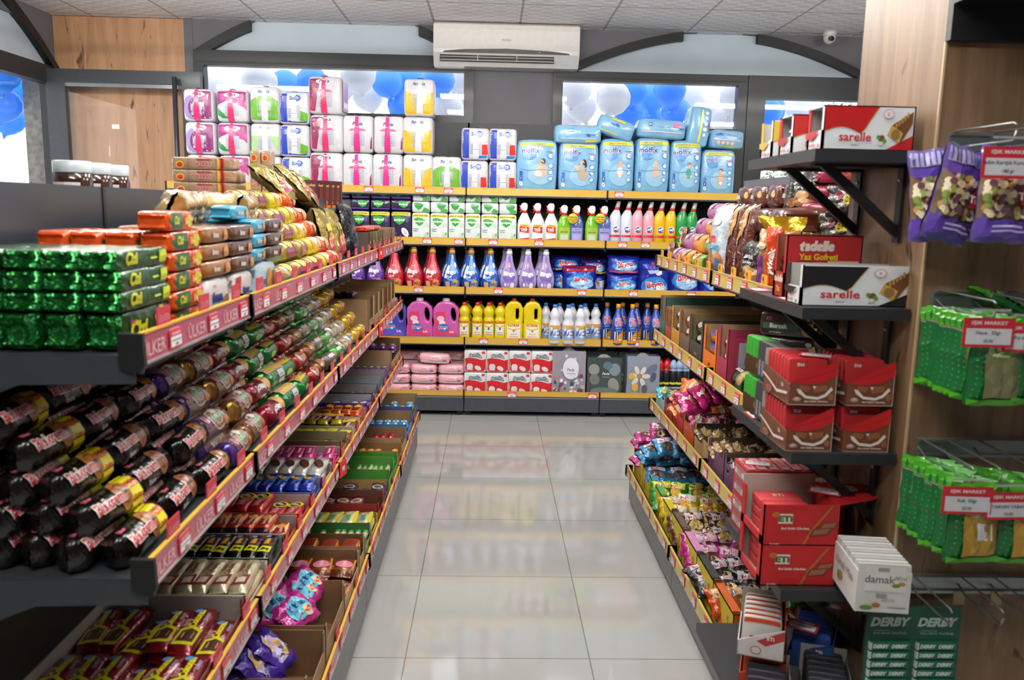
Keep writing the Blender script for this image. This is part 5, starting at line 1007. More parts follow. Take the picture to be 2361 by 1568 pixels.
k = P_bag('blkbag', .17, .23, .07, '#15151a', [('e', .1, .3, .2, .15, '#3a3a48')], 'snack_bag', amp=.006, pw=2.6); put(k[0], k[1], (XF-.07, 3.62, D1), RL-.1, 'black snack bag standing beyond the golden ones', 'snack bag', None, rx=-.15)
for i in range(8):
    c = ['#4a4038', '#6a7a4a', '#8a4a3a', '#3a3434', '#7a6a50', '#a85a4a', '#4a4038', '#8a7a68'][i]
    k = P_tray('uc%d' % i, .115, .1, .105, c, '#8a7050', hf=.03, cut=True, front=[('r', -.2, .05, .2, .22, '#c8b46a')], name='display_carton'); put(k[0], k[1], (XF-.05, 3.775+.122*i, D1), RL, 'small open carton at far end of top left shelf, %s from near' % ORD[i], 'carton', 'small far cartons')
    for j in range(3): put('ucb%d' % (i % 4), P_block('u', .095, .02, .085, film(['#2a2624', '#98402c', '#3a5a3a', '#c88a5a'][i % 4]), [('r', -.3, .3, .3, .7, '#c8b08a')], e=6)[1], (XF-.05, 3.775+.122*i, D1+.004+j*.0215), RL, 'bar in the %s far top carton, %s layer' % (ORD[i], ORD[j]), 'bar', 'bars in small far cartons')
for i in range(2): put('orf', P_block('o', .2, .02, .08, foil('#d8431c'), [('e', .2, .5, .1, .3, '#f0d8c8')], e=5, name='flat_pack')[1], (XF-.05, 3.86+.23*i, D1+.107), RL, 'orange-red flat pack on the far cartons, %s' % ['nearer', 'farther'][i], 'biscuits', 'flat packs on cartons')
for i, (y, x, z, rx) in enumerate([(2.95, -.70, D1+.24, -.9), (3.12, -.68, D1+.235, -.8), (3.3, -.70, D1+.21, -.7)]):
    put('gbag', None, (x, y, z), RL+.3*i, 'golden snack bag sprawled high on the rolls, %s from near' % ORD[i], 'snack bag', 'golden bags on the pile', rx=rx, sc=.85)
put('blkbag', None, (-.71, 3.45, D1+.18), RL+.4, 'black and gold bag leaning on the back panel behind golden bags', 'snack bag', None, rx=-.9)
# ---- goods on the far side of the run
DT = 1.431
def P_jar():
    o = P_bottle('x', [(0, .038), (.006, .042), (.06, .043), (.075, .04), (.08, .036)], mat('#3a1c10', .08, 0, 1.), ([(.078, .041), (.08, .042), (.104, .042), (.106, .04)], '#d9e0e6'), [('r', -.4, .2, .4, .7, '#e8e6e4')], 1, 'spread_jar')[1](); return o
for i in range(3): put('jar', P_jar, (-.985, 1.985+.1*i, DT), 0, 'chocolate spread jar with white lid, %s of three behind the panel' % ['nearest', 'middle', 'farthest'][i], 'jar', 'chocolate spread jars')
def P_waf():
    w, h, d = .22, .042, .06; q = MB(); fn, F = soft(w, d, h, 12, .03, .0008, 3); q.cube(fn, TV, mat('#a8876c', .25, 0, .7, .5, 90, .25)); G = lambda u, v, off=0: F(u, v, -off-.001)
    q.art(G, w, h, [('e', -.37, .4, .07, .3, '#e2b02a'), ('e', -.37, .4, .05, .2, '#c0392b'), ('r', .25, .02, .33, .98, '#d0402a'), ('r', .28, .02, .31, .98, '#7a2018'), ('r', .22, .02, .26, .98, '#e0b030'), ('r', -.24, .05, -.235, .95, '#6a5040'), ('r', .2, .05, .205, .95, '#6a5040'), ('t', 'ÜLKER', .0, .45, .42, '#e8d8d0', dict(bold=.09, rot=PI)), ('t', 'ÜLKER', .0, .45, .42, '#b8242c', dict(bold=.03, rot=PI)), ('r', -.1, .78, .13, .88, '#c03038')]); return q.obj('wafer_pack')
for i in range(4): put('waf', P_waf, (-1.0, 2.95, DT+.0425*i), 0, 'clear-wrapped brown wafer pack with upside-down red writing, %s layer' % ORD[i], 'wafers', 'clear-wrapped wafer packs')
for i in range(3): put('waf', None, (-1.005, 3.03, DT+.0425*i), 0, 'clear-wrapped brown wafer pack in the second row, %s layer' % ORD[i], 'wafers', 'clear-wrapped wafer packs')
for i in range(2): put('waf', None, (-.955+.0-.045*i+.03, 3.4, DT+.115), 0, 'clear-wrapped wafer pack standing on end, %s' % ['right', 'left'][i], 'wafers', 'wafer packs on end', ry=PI/2)
def P_redd():
    w, h = .075, .13; q = MB(); q.box(-w/2, w/2, -.02, .02, 0, h, card('#4a1a20')); q.art(planeF(-.02), w, h, [('t', 'Rulokat', .05, .82, .14, '#e8a070', dict(bold=.04, shear=.2)), ('r', -.5, 0, .5, .1, '#e07a2a'), ('e', .1, .2, .25, .1, '#d8704a'), ('e', -.2, .12, .14, .06, '#7aa04a'), ('r', -.38, .42, .1, .46, '#d8d0c8'), ('r', -.38, .35, 0, .39, '#d8d0c8'), ('r', .2, .3, .4, .75, '#7a3a28')]); return q.obj('chocolate_box')
for i, px in enumerate((714, 732, 746, 758, 770)): put('redd', P_redd, (at(px, 430, 1, 4.0+.04*i).x, 4.0+.04*i, DT+.02 if 0 else 1.432), 0, 'dark maroon upright box with orange foot beyond the wafers, %s from left' % ORD[i], 'chocolate box', 'dark maroon boxes')
# ---- cartons at the far end of the second left shelf
for i in range(6):
    c = [KRAFT, KRAFT, '#b8a080', '#a82a2a', KRAFT, '#c8a868'][i]
    k = P_tray('kc%d' % i, .17, .26, .15, c, '#8a6c4a', hf=.05, cut=True, front=[('r', -.3, .05, .3, .25, '#c8b08a')], name='display_carton'); put(k[0], k[1], (XF-.135, 3.79+.172*i, D2), RL, 'tall cardboard display carton on the second left shelf, %s from near' % ORD[i], 'carton', 'tall far cartons')
    for j in range(4): put('kcb%d' % (i % 3), P_block('u', .14, .028, .2, film(['#2a1c18', '#d8c49a', '#a02a2a'][i % 3]), [('r', -.3, .3, .3, .7, '#e0c890')], e=6)[1], (XF-.135, 3.79+.172*i, D2+.004+j*.03), RL, 'pack inside the %s tall far carton, %s layer' % (ORD[i], ORD[j]), 'biscuits', 'packs inside tall cartons')
for i in range(5): put('dkb', P_bar('x', .15, .04, .02, '#241a1a', [('r', -.3, -.3, .1, .3, '#5a4a4a')])[1], (XF-.1-.04*i, 3.8+.05*(i % 2), D2+.152), RL+.2*i, 'dark bar lying across the tall cartons, %s from aisle' % ORD[i], 'bar', 'dark bars on cartons')
# ---- trays of bars: (y0, y1, tray colour, inner, height, bar kind, n across, rows, layers, label words)
WB = {}
def bar(key, L, w, h, body, art, ends=None): WB[key] = P_bar('bar_'+key, L, w, h, body, art, ends, {'c': 'wafer_bar', 'm': 'caramel_bar', 'b': 'cake_bar', 'o': 'nougat_bar', 'r': 'peanut_bar', 'w': 'chocolate_bar', 'p': 'coconut_bar', 'g': 'slim_bar', 'v': 'wrapped_sweet', 'y': 'crispbread_pack'}[key[0]]); return key
def chk(c2, c3): return []
bar('cw', .17, .042, .026, '#7a1620', [('p', [(-.5, -.45), (-.5, .45), (-.1, .45), (.0, 0), (-.1, -.45)], '#d8d024'), ('p', [(-.42, -.36), (-.42, .36), (-.15, .34), (-.08, 0), (-.15, -.34)], '#4a2a1c'), ('r', -.34, -.22, -.18, .22, '#c8a872'), ('t', 'Çokonat', .19, .05, .44, '#e0d42c', dict(bold=.06)), ('t', 'ÜLKER', .06, .38, .26, '#d8a0a8', dict(bold=.03)), ('e', .4, .2, .05, .18, '#5a9ad8'), ('t', 'GOFRET', .26, -.3, .2, '#a8b8d8')], '#8a1a24')
bar('cw2', .17, .042, .026, '#7a1620', [('r', .2, -.48, .46, .48, '#d8d024'), ('t', 'İNDİRİM', .33, .05, .2, '#3a7a9a', dict(rot=PI/2, bold=.03)), ('e', .1, .1, .07, .25, '#5a9ad8'), ('t', 'Çokonat', -.15, 0, .4, '#e0d42c', dict(bold=.06))], '#8a1a24')
bar('cr', .15, .042, .03, '#cfc09a', [('t', 'ÜLKER', .2, .25, .3, '#8a2a40', dict(bold=.05)), ('t', 'Çikolata', .1, -.12, .4, '#6a4a30', dict(bold=.02, shear=.2)), ('p', [(-.5, -.45), (-.5, .4), (-.2, .3), (-.12, -.45)], '#8a3030'), ('r', -.42, -.3, -.22, .2, '#d8cdb8')], '#d8caa6')
bar('by', .12, .032, .024, '#17120f', [('p', [(-.5, -.45), (-.5, .45), (-.15, .3), (-.2, -.45)], '#d8d420'), ('p', [(-.44, -.3), (-.44, .3), (-.25, .2), (-.28, -.3)], '#2a1c12'), ('r', -.1, -.2, .3, .35, '#8a1a2a'), ('t', 'Dido', .1, .08, .45, '#e0d040', dict(bold=.06)), ('e', .38, .2, .06, .2, '#6aa8d8')], '#111111')
bar('or', .12, .034, .024, '#c9411a', [('e', -.1, 0, .25, .4, '#7a1c14'), ('e', .2, .05, .14, .3, '#e89a3a'), ('p', [(-.4, -.4), (.1, -.2), (.4, -.45), (-.1, -.5)], '#f0d0a0'), ('t', 'Caramio', -.1, 0, .36, '#f0b0a0', dict(bold=.04))], '#3a1420')
bar('rh', .13, .038, .024, '#c21f22', [('r', -.46, -.35, -.02, .3, '#a82838'), ('t', 'hobby', -.22, 0, .5, '#e8a8b0', dict(bold=.04)), ('e', .22, 0, .22, .5, '#e0d82a'), ('e', .22, 0, .17, .36, '#3a2418'), ('e', .26, .1, .06, .16, '#e8e0c8'), ('e', .18, -.1, .07, .14, '#c8a870')], '#d02428')
bar('bl', .13, .036, .026, '#1c2f9c', [('p', [(-.1, -.5), (.0, .1), (.12, .5), (.4, .5), (.2, -.5)], '#3a8ad0'), ('e', .18, .1, .2, .45, '#3a2418'), ('e', .14, -.05, .1, .22, '#d89a3a'), ('e', .26, .25, .09, .1, '#e8c48a'), ('t', 'Dankek', -.22, 0, .4, '#5a78c8', dict(bold=.03))], '#1c2f9c')
bar('wc', .14, .04, .026, '#cfcac2', [('e', 0, 0, .32, .34, '#3c2018', 14, .25), ('e', .05, .05, .26, .2, '#5a3020', 14, .25), ('t', 'Albeni', -.3, -.2, .3, '#7a3a3a', dict(shear=.2))], '#dcd8d0')
bar('pk', .12, .034, .022, '#cf2f86', [('r', -.4, -.35, .3, .35, '#a82a50'), ('t', 'Cocostar', -.05, 0, .4, '#f0c8d8', dict(bold=.05)), ('r', .32, -.5, .45, .5, '#e06ab0')], '#d848a0')
bar('ol', .12, .036, .028, '#7a2a20', [('e', .0, 0, .3, .4, '#4a1c14'), ('e', .2, .1, .14, .3, '#d8c0a0')], '#8a3a2a')
bar('mt', .13, .036, .026, '#7a3040', [('p', [(.1, -.5), (.16, .5), (.5, .5), (.5, -.5)], '#e2d42a'), ('t', 'metro', -.14, 0, .55, '#e8d8d0', dict(bold=.06)), ('r', -.48, -.5, -.4, .5, '#e2d42a')], '#e0d028')
bar('mx', .14, .034, .024, '#cc3a1c', [('e', -.1, 0, .2, .4, '#8a2a14'), ('e', .2, 0, .16, .35, '#e8c030'), ('r', -.44, -.5, -.36, .5, '#e8d030')], '#d84a20')
bar('pp', .12, .036, .026, '#3c2a86', [('e', .1, 0, .2, .35, '#e0d8e0'), ('t', 'laviva', -.1, 0, .45, '#c8b8e8', dict(bold=.05))], '#4a34a0')
bar('gn', .1, .03, .026, '#2a9a6a', [('e', 0, 0, .2, .4, '#2a5ab8')], '#2aa070')
bar('pr', .1, .03, .024, '#a04a5a', [('r', -.3, -.3, .3, .3, '#d8c8d0')], '#b8606a')
bar('vi', .1, .03, .024, '#7a3a9a', [('e', .1, 0, .2, .35, '#e8d040')], '#8a4aa8')
TR3 = [(1.30, 1.67, '#6a1c22', '#a8a29c', .075, 'cw', 6, 2, 2, 'maroon and yellow wafer bar'), (1.675, 1.86, '#b8a888', '#b4aea4', .07, 'cr', 7, 1, 3, 'cream wrapped wafer bar'), (1.865, 2.02, '#1c1c1c', '#a8a8a4', .07, 'by', 8, 1, 3, 'black and yellow bar'), (2.025, 2.165, '#c8401f', '#a8a29c', .065, 'or', 7, 1, 3, 'orange-brown caramel bar'), (2.17, 2.33, '#c22818', '#b0aaa4', .065, 'rh', 6, 1, 3, 'red bar with yellow peanut picture'),
       (2.335, 2.49, '#20309a', '#a8a8a4', .065, 'bl', 7, 1, 3, 'blue wrapped cake bar'), (2.495, 2.66, '#b8b4a8', '#b4b0a8', .06, 'wc', 6, 1, 3, 'white bar with brown swirl'), (2.665, 2.81, '#b83a60', '#a8a29c', .07, 'pk', 8, 1, 3, 'pink and crimson bar'), (2.815, 2.95, '#6a6234', '#9a9070', .085, 'ol', 7, 1, 2, 'brown cake bar behind an olive carton'), (2.955, 3.1, '#c8b48a', '#a8a29c', .06, 'mt', 6, 1, 2, 'brown and yellow bar, nearer tray'),
       (3.105, 3.25, '#c8b48a', '#b8b0a0', .06, 'mt', 6, 1, 3, 'brown and yellow bar, farther tray'), (3.255, 3.42, '#d84a1c', '#b0aaa4', .06, 'mx', 7, 1, 3, 'orange-red and yellow bar'), (3.425, 3.6, '#34288a', '#a8a4a8', .075, 'pp', 7, 1, 2, 'violet and white bar'), (3.605, 3.78, '#3a3a30', '#9a9088', .08, 'pp', 7, 1, 2, 'violet bar in a dark carton'), (3.785, 3.95, '#5a7aa0', '#9a98a0', .085, 'gn', 8, 1, 2, 'green and blue sweet'), (3.955, 4.12, '#6a4a8a', '#9a949a', .085, 'pr', 8, 1, 2, 'dusty pink bar'), (4.125, 4.3, '#7a3a6a', '#9a8a70', .085, 'vi', 8, 1, 3, 'violet and yellow sweet'), (4.305, 4.75, KRAFT, '#6a4c34', .15, 'vi', 5, 2, 2, 'purple sweet in the tall kraft carton')]
def trayrow(rows, z0, xf, depth, tier, side_txt=None, rz=RL, sgn=-1, low=.5):
    for n, (a, b, oc, ic, h, bk, na, nr, nl, desc) in enumerate(rows):
        w = b-a-.006; yc = (a+b)/2
        k = P_tray('tr%s%d' % (tier[:3], n), w, depth, h, oc, ic, hf=h*.55, hs=h, arch=h*.0, cut=True, front=[('r', -.4, .1, .4, .5, oc)] if 0 else [('t', 'ÜLKER', 0, .25, .2, '#e8d8d0')] if n % 3 == 0 else [])
        put(k[0], k[1], (xf+sgn*depth/2, yc, z0), rz, 'open %s tray of %ss on the %s' % ('cardboard' if oc == KRAFT else 'display', desc.split(',')[0], tier), 'carton', 'display trays on the '+tier)
        kd = WB[bk]; 
        step = .025; nl = max(nl, round(h*(.95 if nl > 1 else .8)/step)-1+(n == 0)*0) if n else nl; base = h*.18 if n else 0
        for l in range(max(0, nl-2) if n > 1 else 0, nl):
            for r_ in range(nr):
                for i in range(na):
                    if l == nl-1 and random.random() < .22: continue
                    u = (i+.5)/na; x = xf+sgn*(.006+u*(depth-.012)); y = yc+(r_-(nr-1)/2)*w/nr
                    lay = ORD[l]
                    put(kd[0], kd[1], (x, y, z0+.004+l*.0245), rz+random.uniform(-.12, .12), '%s, %s from aisle, %s layer%s, %s' % (desc.replace(',', ''), ORD[i], lay, '' if nr == 1 else (' near', ' far')[r_], tier.replace(' shelf', '')), 'chocolate bar', desc+'s', rx=random.uniform(-.12, .12)+(.0), ry=random.uniform(-.06, .06), sc=(min(1, (w/nr-.008)/{'cw': .17}.get(bk, .13)), (depth-.012)/na/.041 if bk in ('cw', 'wc', 'cr') else min(1.15, (depth-.012)/na/.034), 1))
trayrow(TR3, D3, -.52, .29, 'third left shelf')
# ---- bags and bars on the lowest left shelf
def P_candy(key, w, h, d, col, art, name='candy_bag'):
    b = P_bag(key, w, h, d, col, art, name, amp=.006, pw=2.4, nu=12, nv=10); return b
C_RD = P_candy('c_rd', .11, .1, .05, '#a01c24', [('e', 0, .5, .3, .28, '#d8c8b8'), ('e', .05, .5, .2, .2, '#5a2c1c'), ('t', 'Top', .2, .55, .2, '#f0e8e0')])
C_PU = P_candy('c_pu', .13, .12, .055, '#46299a', [('e', .0, .5, .36, .32, '#d0c0ea'), ('t', '8Kek', -.05, .62, .26, '#e8b83a', dict(bold=.08)), ('e', .15, .35, .2, .14, '#4a3024'), ('e', .15, .32, .1, .08, '#d8b878'), ('t', 'ToPs', -.2, .35, .12, '#2a2030')])
C_PK = P_candy('c_pk', .14, .1, .05, '#c22a8c', [('e', 0, .5, .34, .34, '#6ac8e0'), ('t', 'Kekstra', -.02, .6, .22, '#1c3a8a', dict(bold=.06)), ('e', .1, .3, .16, .16, '#e8c48a'), ('e', .14, .34, .08, .08, '#c8402a')])
def flopp(kind, spots, z0, desc, tier, cat='snack bag', rz0=RL):
    for i, (x, y, dz, rx, rz) in enumerate(spots):
        put(kind[0], kind[1], (x, y, z0+dz), rz0+rz, '%s, %s from near, on the %s' % (desc, ORD[i], tier), cat, desc+'s', rx=rx)
TL = 'lowest left shelf'
def karton(y0, y1, h, c, ic, n, desc, z0=D4, xf=-.42, depth=.36, rz=RL, sgn=-1, hf=None, **kw):
    k = P_tray('kt%d' % n, y1-y0-.006, depth, h, c, ic, hf=h*.6 if hf is None else hf, cut=True, **kw); put(k[0], k[1], (xf+sgn*depth/2, (y0+y1)/2, z0), rz, desc, 'carton', 'cartons on the lowest shelves')
rn = random.Random(5)
def scatter(x0, x1, y0, y1, n, tilt=1.2): return [(rn.uniform(x0, x1), y0+(y1-y0)*(i+.5)/n, rn.uniform(0, .03), -rn.uniform(.7, tilt), rn.uniform(-.7, .7)) for i in range(n)]
karton(1.45, 1.78, .12, KRAFT, '#6a4c30', 0, 'kraft carton of red sweet bags, nearest on the lowest left shelf'); flopp(C_RD, scatter(-.68, -.48, 1.48, 1.74, 12), D4+.04, 'red and brown sweet bag', TL)
karton(1.785, 2.02, .135, '#8a6848', '#7c5c3c', 1, 'kraft carton of purple snack bags on the lowest left shelf'); flopp(C_PU, scatter(-.7, -.48, 1.82, 1.99, 12), D4+.05, 'purple and white snack bag', TL)
karton(2.025, 2.3, .14, '#8a6848', '#7c5c3c', 2, 'kraft carton of pink snack bags on the lowest left shelf'); flopp(C_PK, scatter(-.7, -.48, 2.06, 2.27, 11), D4+.09, 'magenta and turquoise snack bag', TL)
bar('bc', .11, .06, .04, '#8a4a24', [('e', 0, 0, .3, .4, '#d87a90'), ('r', -.48, -.5, .48, -.4, '#c87a3a'), ('t', 'Topkek', 0, 0, .24, '#f0c8d0', dict(bold=.04))], '#6a3418')
bar('ck', .12, .05, .03, '#d8821f', [('r', -.4, -.4, .4, .4, '#7a2418')], '#8a2020')
bar('gb', .1, .024, .03, '#d8cfa0', [('r', -.5, -.5, -.38, .5, '#1f9a3a'), ('r', .38, -.5, .5, .5, '#1f9a3a'), ('t', 'burçak', 0, 0, .4, '#7a8a5a')], '#1fa040')
bar('yc', .13, .05, .03, '#ddd2a0', [('r', -.5, -.5, .5, -.3, '#ddd01c'), ('t', 'GONG', 0, .08, .42, '#3a9a8a', dict(bold=.05)), ('e', .3, .1, .1, .2, '#c8a868')], '#e0d41c')
bar('mb', .12, .05, .03, '#5a1820', [('e', 0, 0, .24, .4, '#c8a890'), ('e', .0, 0, .15, .28, '#7a5040')], '#6a1c24')
bar('pl', .12, .05, .03, '#3a2450', [('e', 0, 0, .24, .4, '#c8b8a8'), ('e', .0, 0, .15, .28, '#4a3060')], '#4a2c64')
bar('rb', .09, .03, .03, '#b01c28', [('e', 0, 0, .3, .4, '#7a1018')], '#c02030')
bar('gl', .09, .03, .03, '#b87a30', [('e', 0, 0, .3, .4, '#e8b050')], '#d89a40')
bar('bb', .1, .036, .03, '#3a9ad0', [('e', 0, 0, .3, .4, '#e8eef4'), ('e', 0, 0, .14, .2, '#2a2020')], '#58b0e0')
bar('gz', .09, .028, .03, '#1f9a34', [('e', .1, 0, .2, .4, '#2a3a1c'), ('e', .2, .1, .08, .2, '#e8e8e0')], '#28b040')
TR4 = [(2.305, 2.58, KRAFT, '#7c5c3c', .115, 'bc', 5, 2, 3, 'brown cake bar with pink oval'), (2.585, 2.7, KRAFT, '#6a4c30', .12, 'ck', 5, 1, 3, 'orange cracker stick pack'), (2.705, 2.85, '#7a8a5a', '#3a6a3a', .1, 'gb', 14, 1, 3, 'green and cream slim bar'), (2.855, 3.03, '#b8a84a', '#8a7a4a', .07, 'yc', 6, 1, 3, 'cream crisp-bread pack with yellow edge'), (3.035, 3.2, '#7a1820', '#5a3424', .1, 'mb', 6, 1, 3, 'maroon cake bar with round picture'), (3.205, 3.36, '#3a2450', '#a8824a', .09, 'pl', 6, 1, 3, 'dark purple cake bar with round picture'),
       (3.365, 3.55, '#3f8a2c', '#4a8a34', .13, 'gb', 14, 1, 4, 'green and cream slim bar, farther carton'), (3.555, 3.72, '#4f9a34', '#4a8a34', .1, 'gz', 10, 1, 3, 'green sweet with dark picture'), (3.725, 3.88, '#a8682c', '#8a6a44', .1, 'gl', 9, 1, 3, 'golden wrapped sweet'), (3.885, 4.1, KRAFT, '#8a6a4a', .12, 'rb', 9, 1, 3, 'dark red wrapped sweet'), (4.105, 4.4, '#2f7fc0', '#8a7050', .13, 'bb', 8, 1, 3, 'blue and white cake'), (4.405, 4.74, '#4a4a78', '#8a7050', .15, 'bb', 8, 1, 3, 'blue and white cake, farthest carton')]
trayrow(TR4, D4, -.42, .36, TL)
# ================================================================== RIGHT SHELVES
E1, E2, E3, E4 = 1.211, .853, .506, .161
XG = .825
TR = 'lowest right shelf'
# ---- lowest: yellow display cartons, printed sides face the aisle, coloured ends with arched cut-outs
def ytray(n, y0, y1, c, h, deep=.38, z0=E4, xf=.73):
    w = y1-y0-.004
    def mk():
        q = MB(); om = card('#c9b326'); im = card('#5f4a36'); em = card(c); t = .003; d = deep
        q.box(-w/2, w/2, -d/2, d/2, 0, t, im); q.box(-w/2, w/2, -d/2, -d/2+t, 0, h*.92, om); q.box(-w/2, w/2, d/2-t, d/2, 0, h, im)
        for s in (-1, 1):
            N = 22; x0, x1 = s*w/2, s*(w/2-t)
            def zt(v):
                if v < .08 or v > .94: return h
                k = min(1, (v-.08)/.06, (.94-v)/.06); return h-.055*math.sin(k*PI/2)
            for i in range(N):
                a, b = i/N, (i+1)/N; ya, yb = -d/2+d*a, -d/2+d*b
                q.add([(x0, ya, 0), (x0, yb, 0), (x0, yb, zt(b)), (x0, ya, zt(a)), (x1, ya, 0), (x1, yb, 0), (x1, yb, zt(b)), (x1, ya, zt(a))], [(0, 1, 2, 3), (7, 6, 5, 4), (3, 2, 6, 7)], [em, im, em])
        q.box(-w/2, w/2, -d/2, -d/2+.03, h*.9, h*.92, em)
        F = planeF(-d/2); 
        for u in (-.28, .28): q.text(F, 'Popkek', u*w, h*.42, .026, ink('#a8501c'), bold=.05, rot=PI/2); q.text(F, 'ETİ', u*w-.018, h*.42, .014, ink('#a8501c'), rot=PI/2)
        return q.obj('display_carton')
    return mk
def cakes(key, c, art, pos, desc, group, sc=1):
    k = P_bag(key, .1, .09, .045, c, art, 'cake_pack', amp=.004, pw=2.6)
    for i, (x, y, z, rx, rz) in enumerate(pos):
        d = '%s, %s from the aisle' % (desc, ORD[i % 6]) + (', %s row' % ['front', 'second', 'back'][i//6] if len(pos) > 6 else '')
        put(k[0], k[1], (x, y, z), rz, d, 'cake', group, rx=rx, sc=sc)
YT = [(3.66, 3.9, '#c43a7a', 'magenta', '#c23a86', '#e6d8dc', '#5a2a20'), (3.42, 3.655, '#4a9ac8', 'light blue', '#3a86b8', '#dfe6ea', '#4a3428'), (3.24, 3.415, '#4f9a4c', 'green', '#2f8a34', '#e2d84a', '#e8a83a'), (3.06, 3.235, '#c9b326', 'yellow', '#d8b82a', '#e8e0c8', '#d88a2a'), (2.86, 3.055, '#5a4c40', 'brown', '#4a2a1c', '#d8ccc8', '#c8a860'), (2.65, 2.855, '#c883ae', 'pink', '#b02a80', '#d8b8d0', '#5a2a20'), (2.44, 2.645, '#2f3030', 'black', '#1a191c', '#c8c0c4', '#3a2a28'), (2.22, 2.435, '#c05a20', 'orange', '#c0501c', '#e0c8a0', '#8a4a20')]
for n, (a, b, ec, nm, bc, l1, l2) in enumerate(YT):
    h = .135 if n > 3 else .125
    put('yt%d' % n, ytray(n, a, b, ec, h), (.73+.19, (a+b)/2, E4), RR, 'yellow display carton with %s ends on the lowest right shelf' % nm, 'carton', 'yellow display cartons')
    art = [('e', 0, .35, .3, .25, l2), ('e', .08, .3, .18, .14, '#e8d8a0' if n != 1 else '#6a4a3a'), ('p', [(-.4, .6), (.4, .6), (.36, .95), (-.36, .95)], l1), ('t', 'Popkek', 0, .72, .2, '#ffffff', dict(bold=.09, rot=.15)), ('t', 'Popkek', 0, .72, .2, '#a8203a', dict(bold=.04, rot=.15))]
    pos = []
    nx = 6
    for r_ in range(2 if n > 1 else 3):
        for i in range(nx): pos.append((.76+.055*i+random.uniform(-.008, .008), (a+b)/2+(.035 if r_ % 2 else -.035)*(1 if n > 1 else 1)+random.uniform(-.01, .01), E4+.028+.018*r_+(.05+.045*r_ if n < 2 else 0)+random.uniform(0, .012), -1.0+random.uniform(-.5, .4), RR*0+random.uniform(-.5, .5)+0.0))
    cakes('ck%d' % n, bc, art, pos, '%s cake pack, lowest right shelf' % nm, nm+' cake packs in a yellow carton')
for i in range(9):
    k = ['ck1', 'ck0', 'ckr', 'ck4'][i % 4]
    mk = P_bag('ckr', .1, .09, .045, '#9a2a1c', [('e', 0, .4, .3, .25, '#d8c8b8'), ('t', 'Popkek', 0, .72, .2, '#e8d8d0', dict(bold=.05))], 'cake_pack', amp=.004)[1]
    if k in ('ck4',) and k not in KIND: k = 'ck1'
    put(k, mk, (.77+.04*i+random.uniform(-.01, .01), 3.5+.25*random.random(), E4+.16+.012*(i % 3)), random.uniform(-1, 1), 'cake pack heaped loosely on the far yellow cartons, %s from the aisle' % ORD[i], 'cake', 'heaped cake packs', rx=-1.2+random.uniform(-.4, .4))
# ---- generic right cartons
def rtray(n, y0, y1, z0, h, c, inn, hf, desc, xf=XG, deep=.33, text=None, tcol='#e8d8c0', wind=False):
    w = y1-y0-.004
    k = P_tray('rt%s' % n, w, deep, h, c, inn, hf=hf, cut=True, front=([('t', text[0], 0, hf/h*.45, .1, tcol, dict(bold=.03))] if text else [])+[('r', -.3, .06, .3, .07, tcol)])
    put(k[0], k[1], (xf+deep/2, (y0+y1)/2, z0), RR, desc, 'carton', 'cartons on the right shelves')
T3R = [('a', 3.7, 3.9, .085, '#8fb0b4', '#5a4632', '#4aa0b0', '#d8d06a', 'turquoise and yellow sweet', 'pale teal carton'), ('b', 3.53, 3.695, .09, '#a02a22', '#5a4632', '#b8402a', '#e8d8c0', 'red-brown sweet', 'red carton, farther'), ('c', 3.33, 3.525, .1, '#a02a22', '#4a3424', '#d8702a', '#e8d0b0', 'orange-wrapped sweet', 'red carton, nearer'), ('d', 3.14, 3.325, .11, '#b04a20', '#6a5034', '#9a2a5a', '#d8c8b8', 'magenta-wrapped sweet', 'rusty orange carton'),
       ('e', 2.92, 3.135, .115, '#a8875f', '#5a4632', '#6a5a3a', '#c8b060', 'gold-speckled sweet', 'kraft carton with speckles'), ('f', 2.72, 2.915, .12, '#5a3354', '#5a4632', '#7a5a3a', '#c0a070', 'brown-gold sweet', 'purple and kraft carton, farther'), ('g', 2.5, 2.715, .12, '#5a3354', '#5a4632', '#1c1a1c', '#d8d4d0', 'black and white striped roll', 'purple and kraft carton, nearer'), ('h', 2.25, 2.495, .12, '#8f6f4a', '#5a4632', '#1c1a1c', '#d8d4d0', 'black roll in the near kraft carton', 'kraft carton, nearest')]
for (n, a, b, h, c, inn, bc, ac, desc, cd) in T3R:
    rtray('3'+n, a, b, E3, h, c, inn, h*.75, '%s on the third right shelf' % cd)
    k = P_bag('sw3'+n, .085, .07, .035, bc, [('e', 0, .5, .3, .3, ac), ('e', .05, .45, .16, .16, bc), ('t', 'ETİ', -.1, .75, .2, '#f0e8e0', dict(bold=.05))], 'sweet_pack', amp=.004)
    for i in range(10):
        put(k[0], k[1], (XG+.03+.029*i, (a+b)/2+random.uniform(-.04, .04), E3+.02+h*.3+random.uniform(0, .02)), random.uniform(-.6, .6), '%s, %s from the aisle, third right shelf' % (desc, ORD[i]), 'sweets', desc+'s', rx=-1.1+random.uniform(-.3, .3))
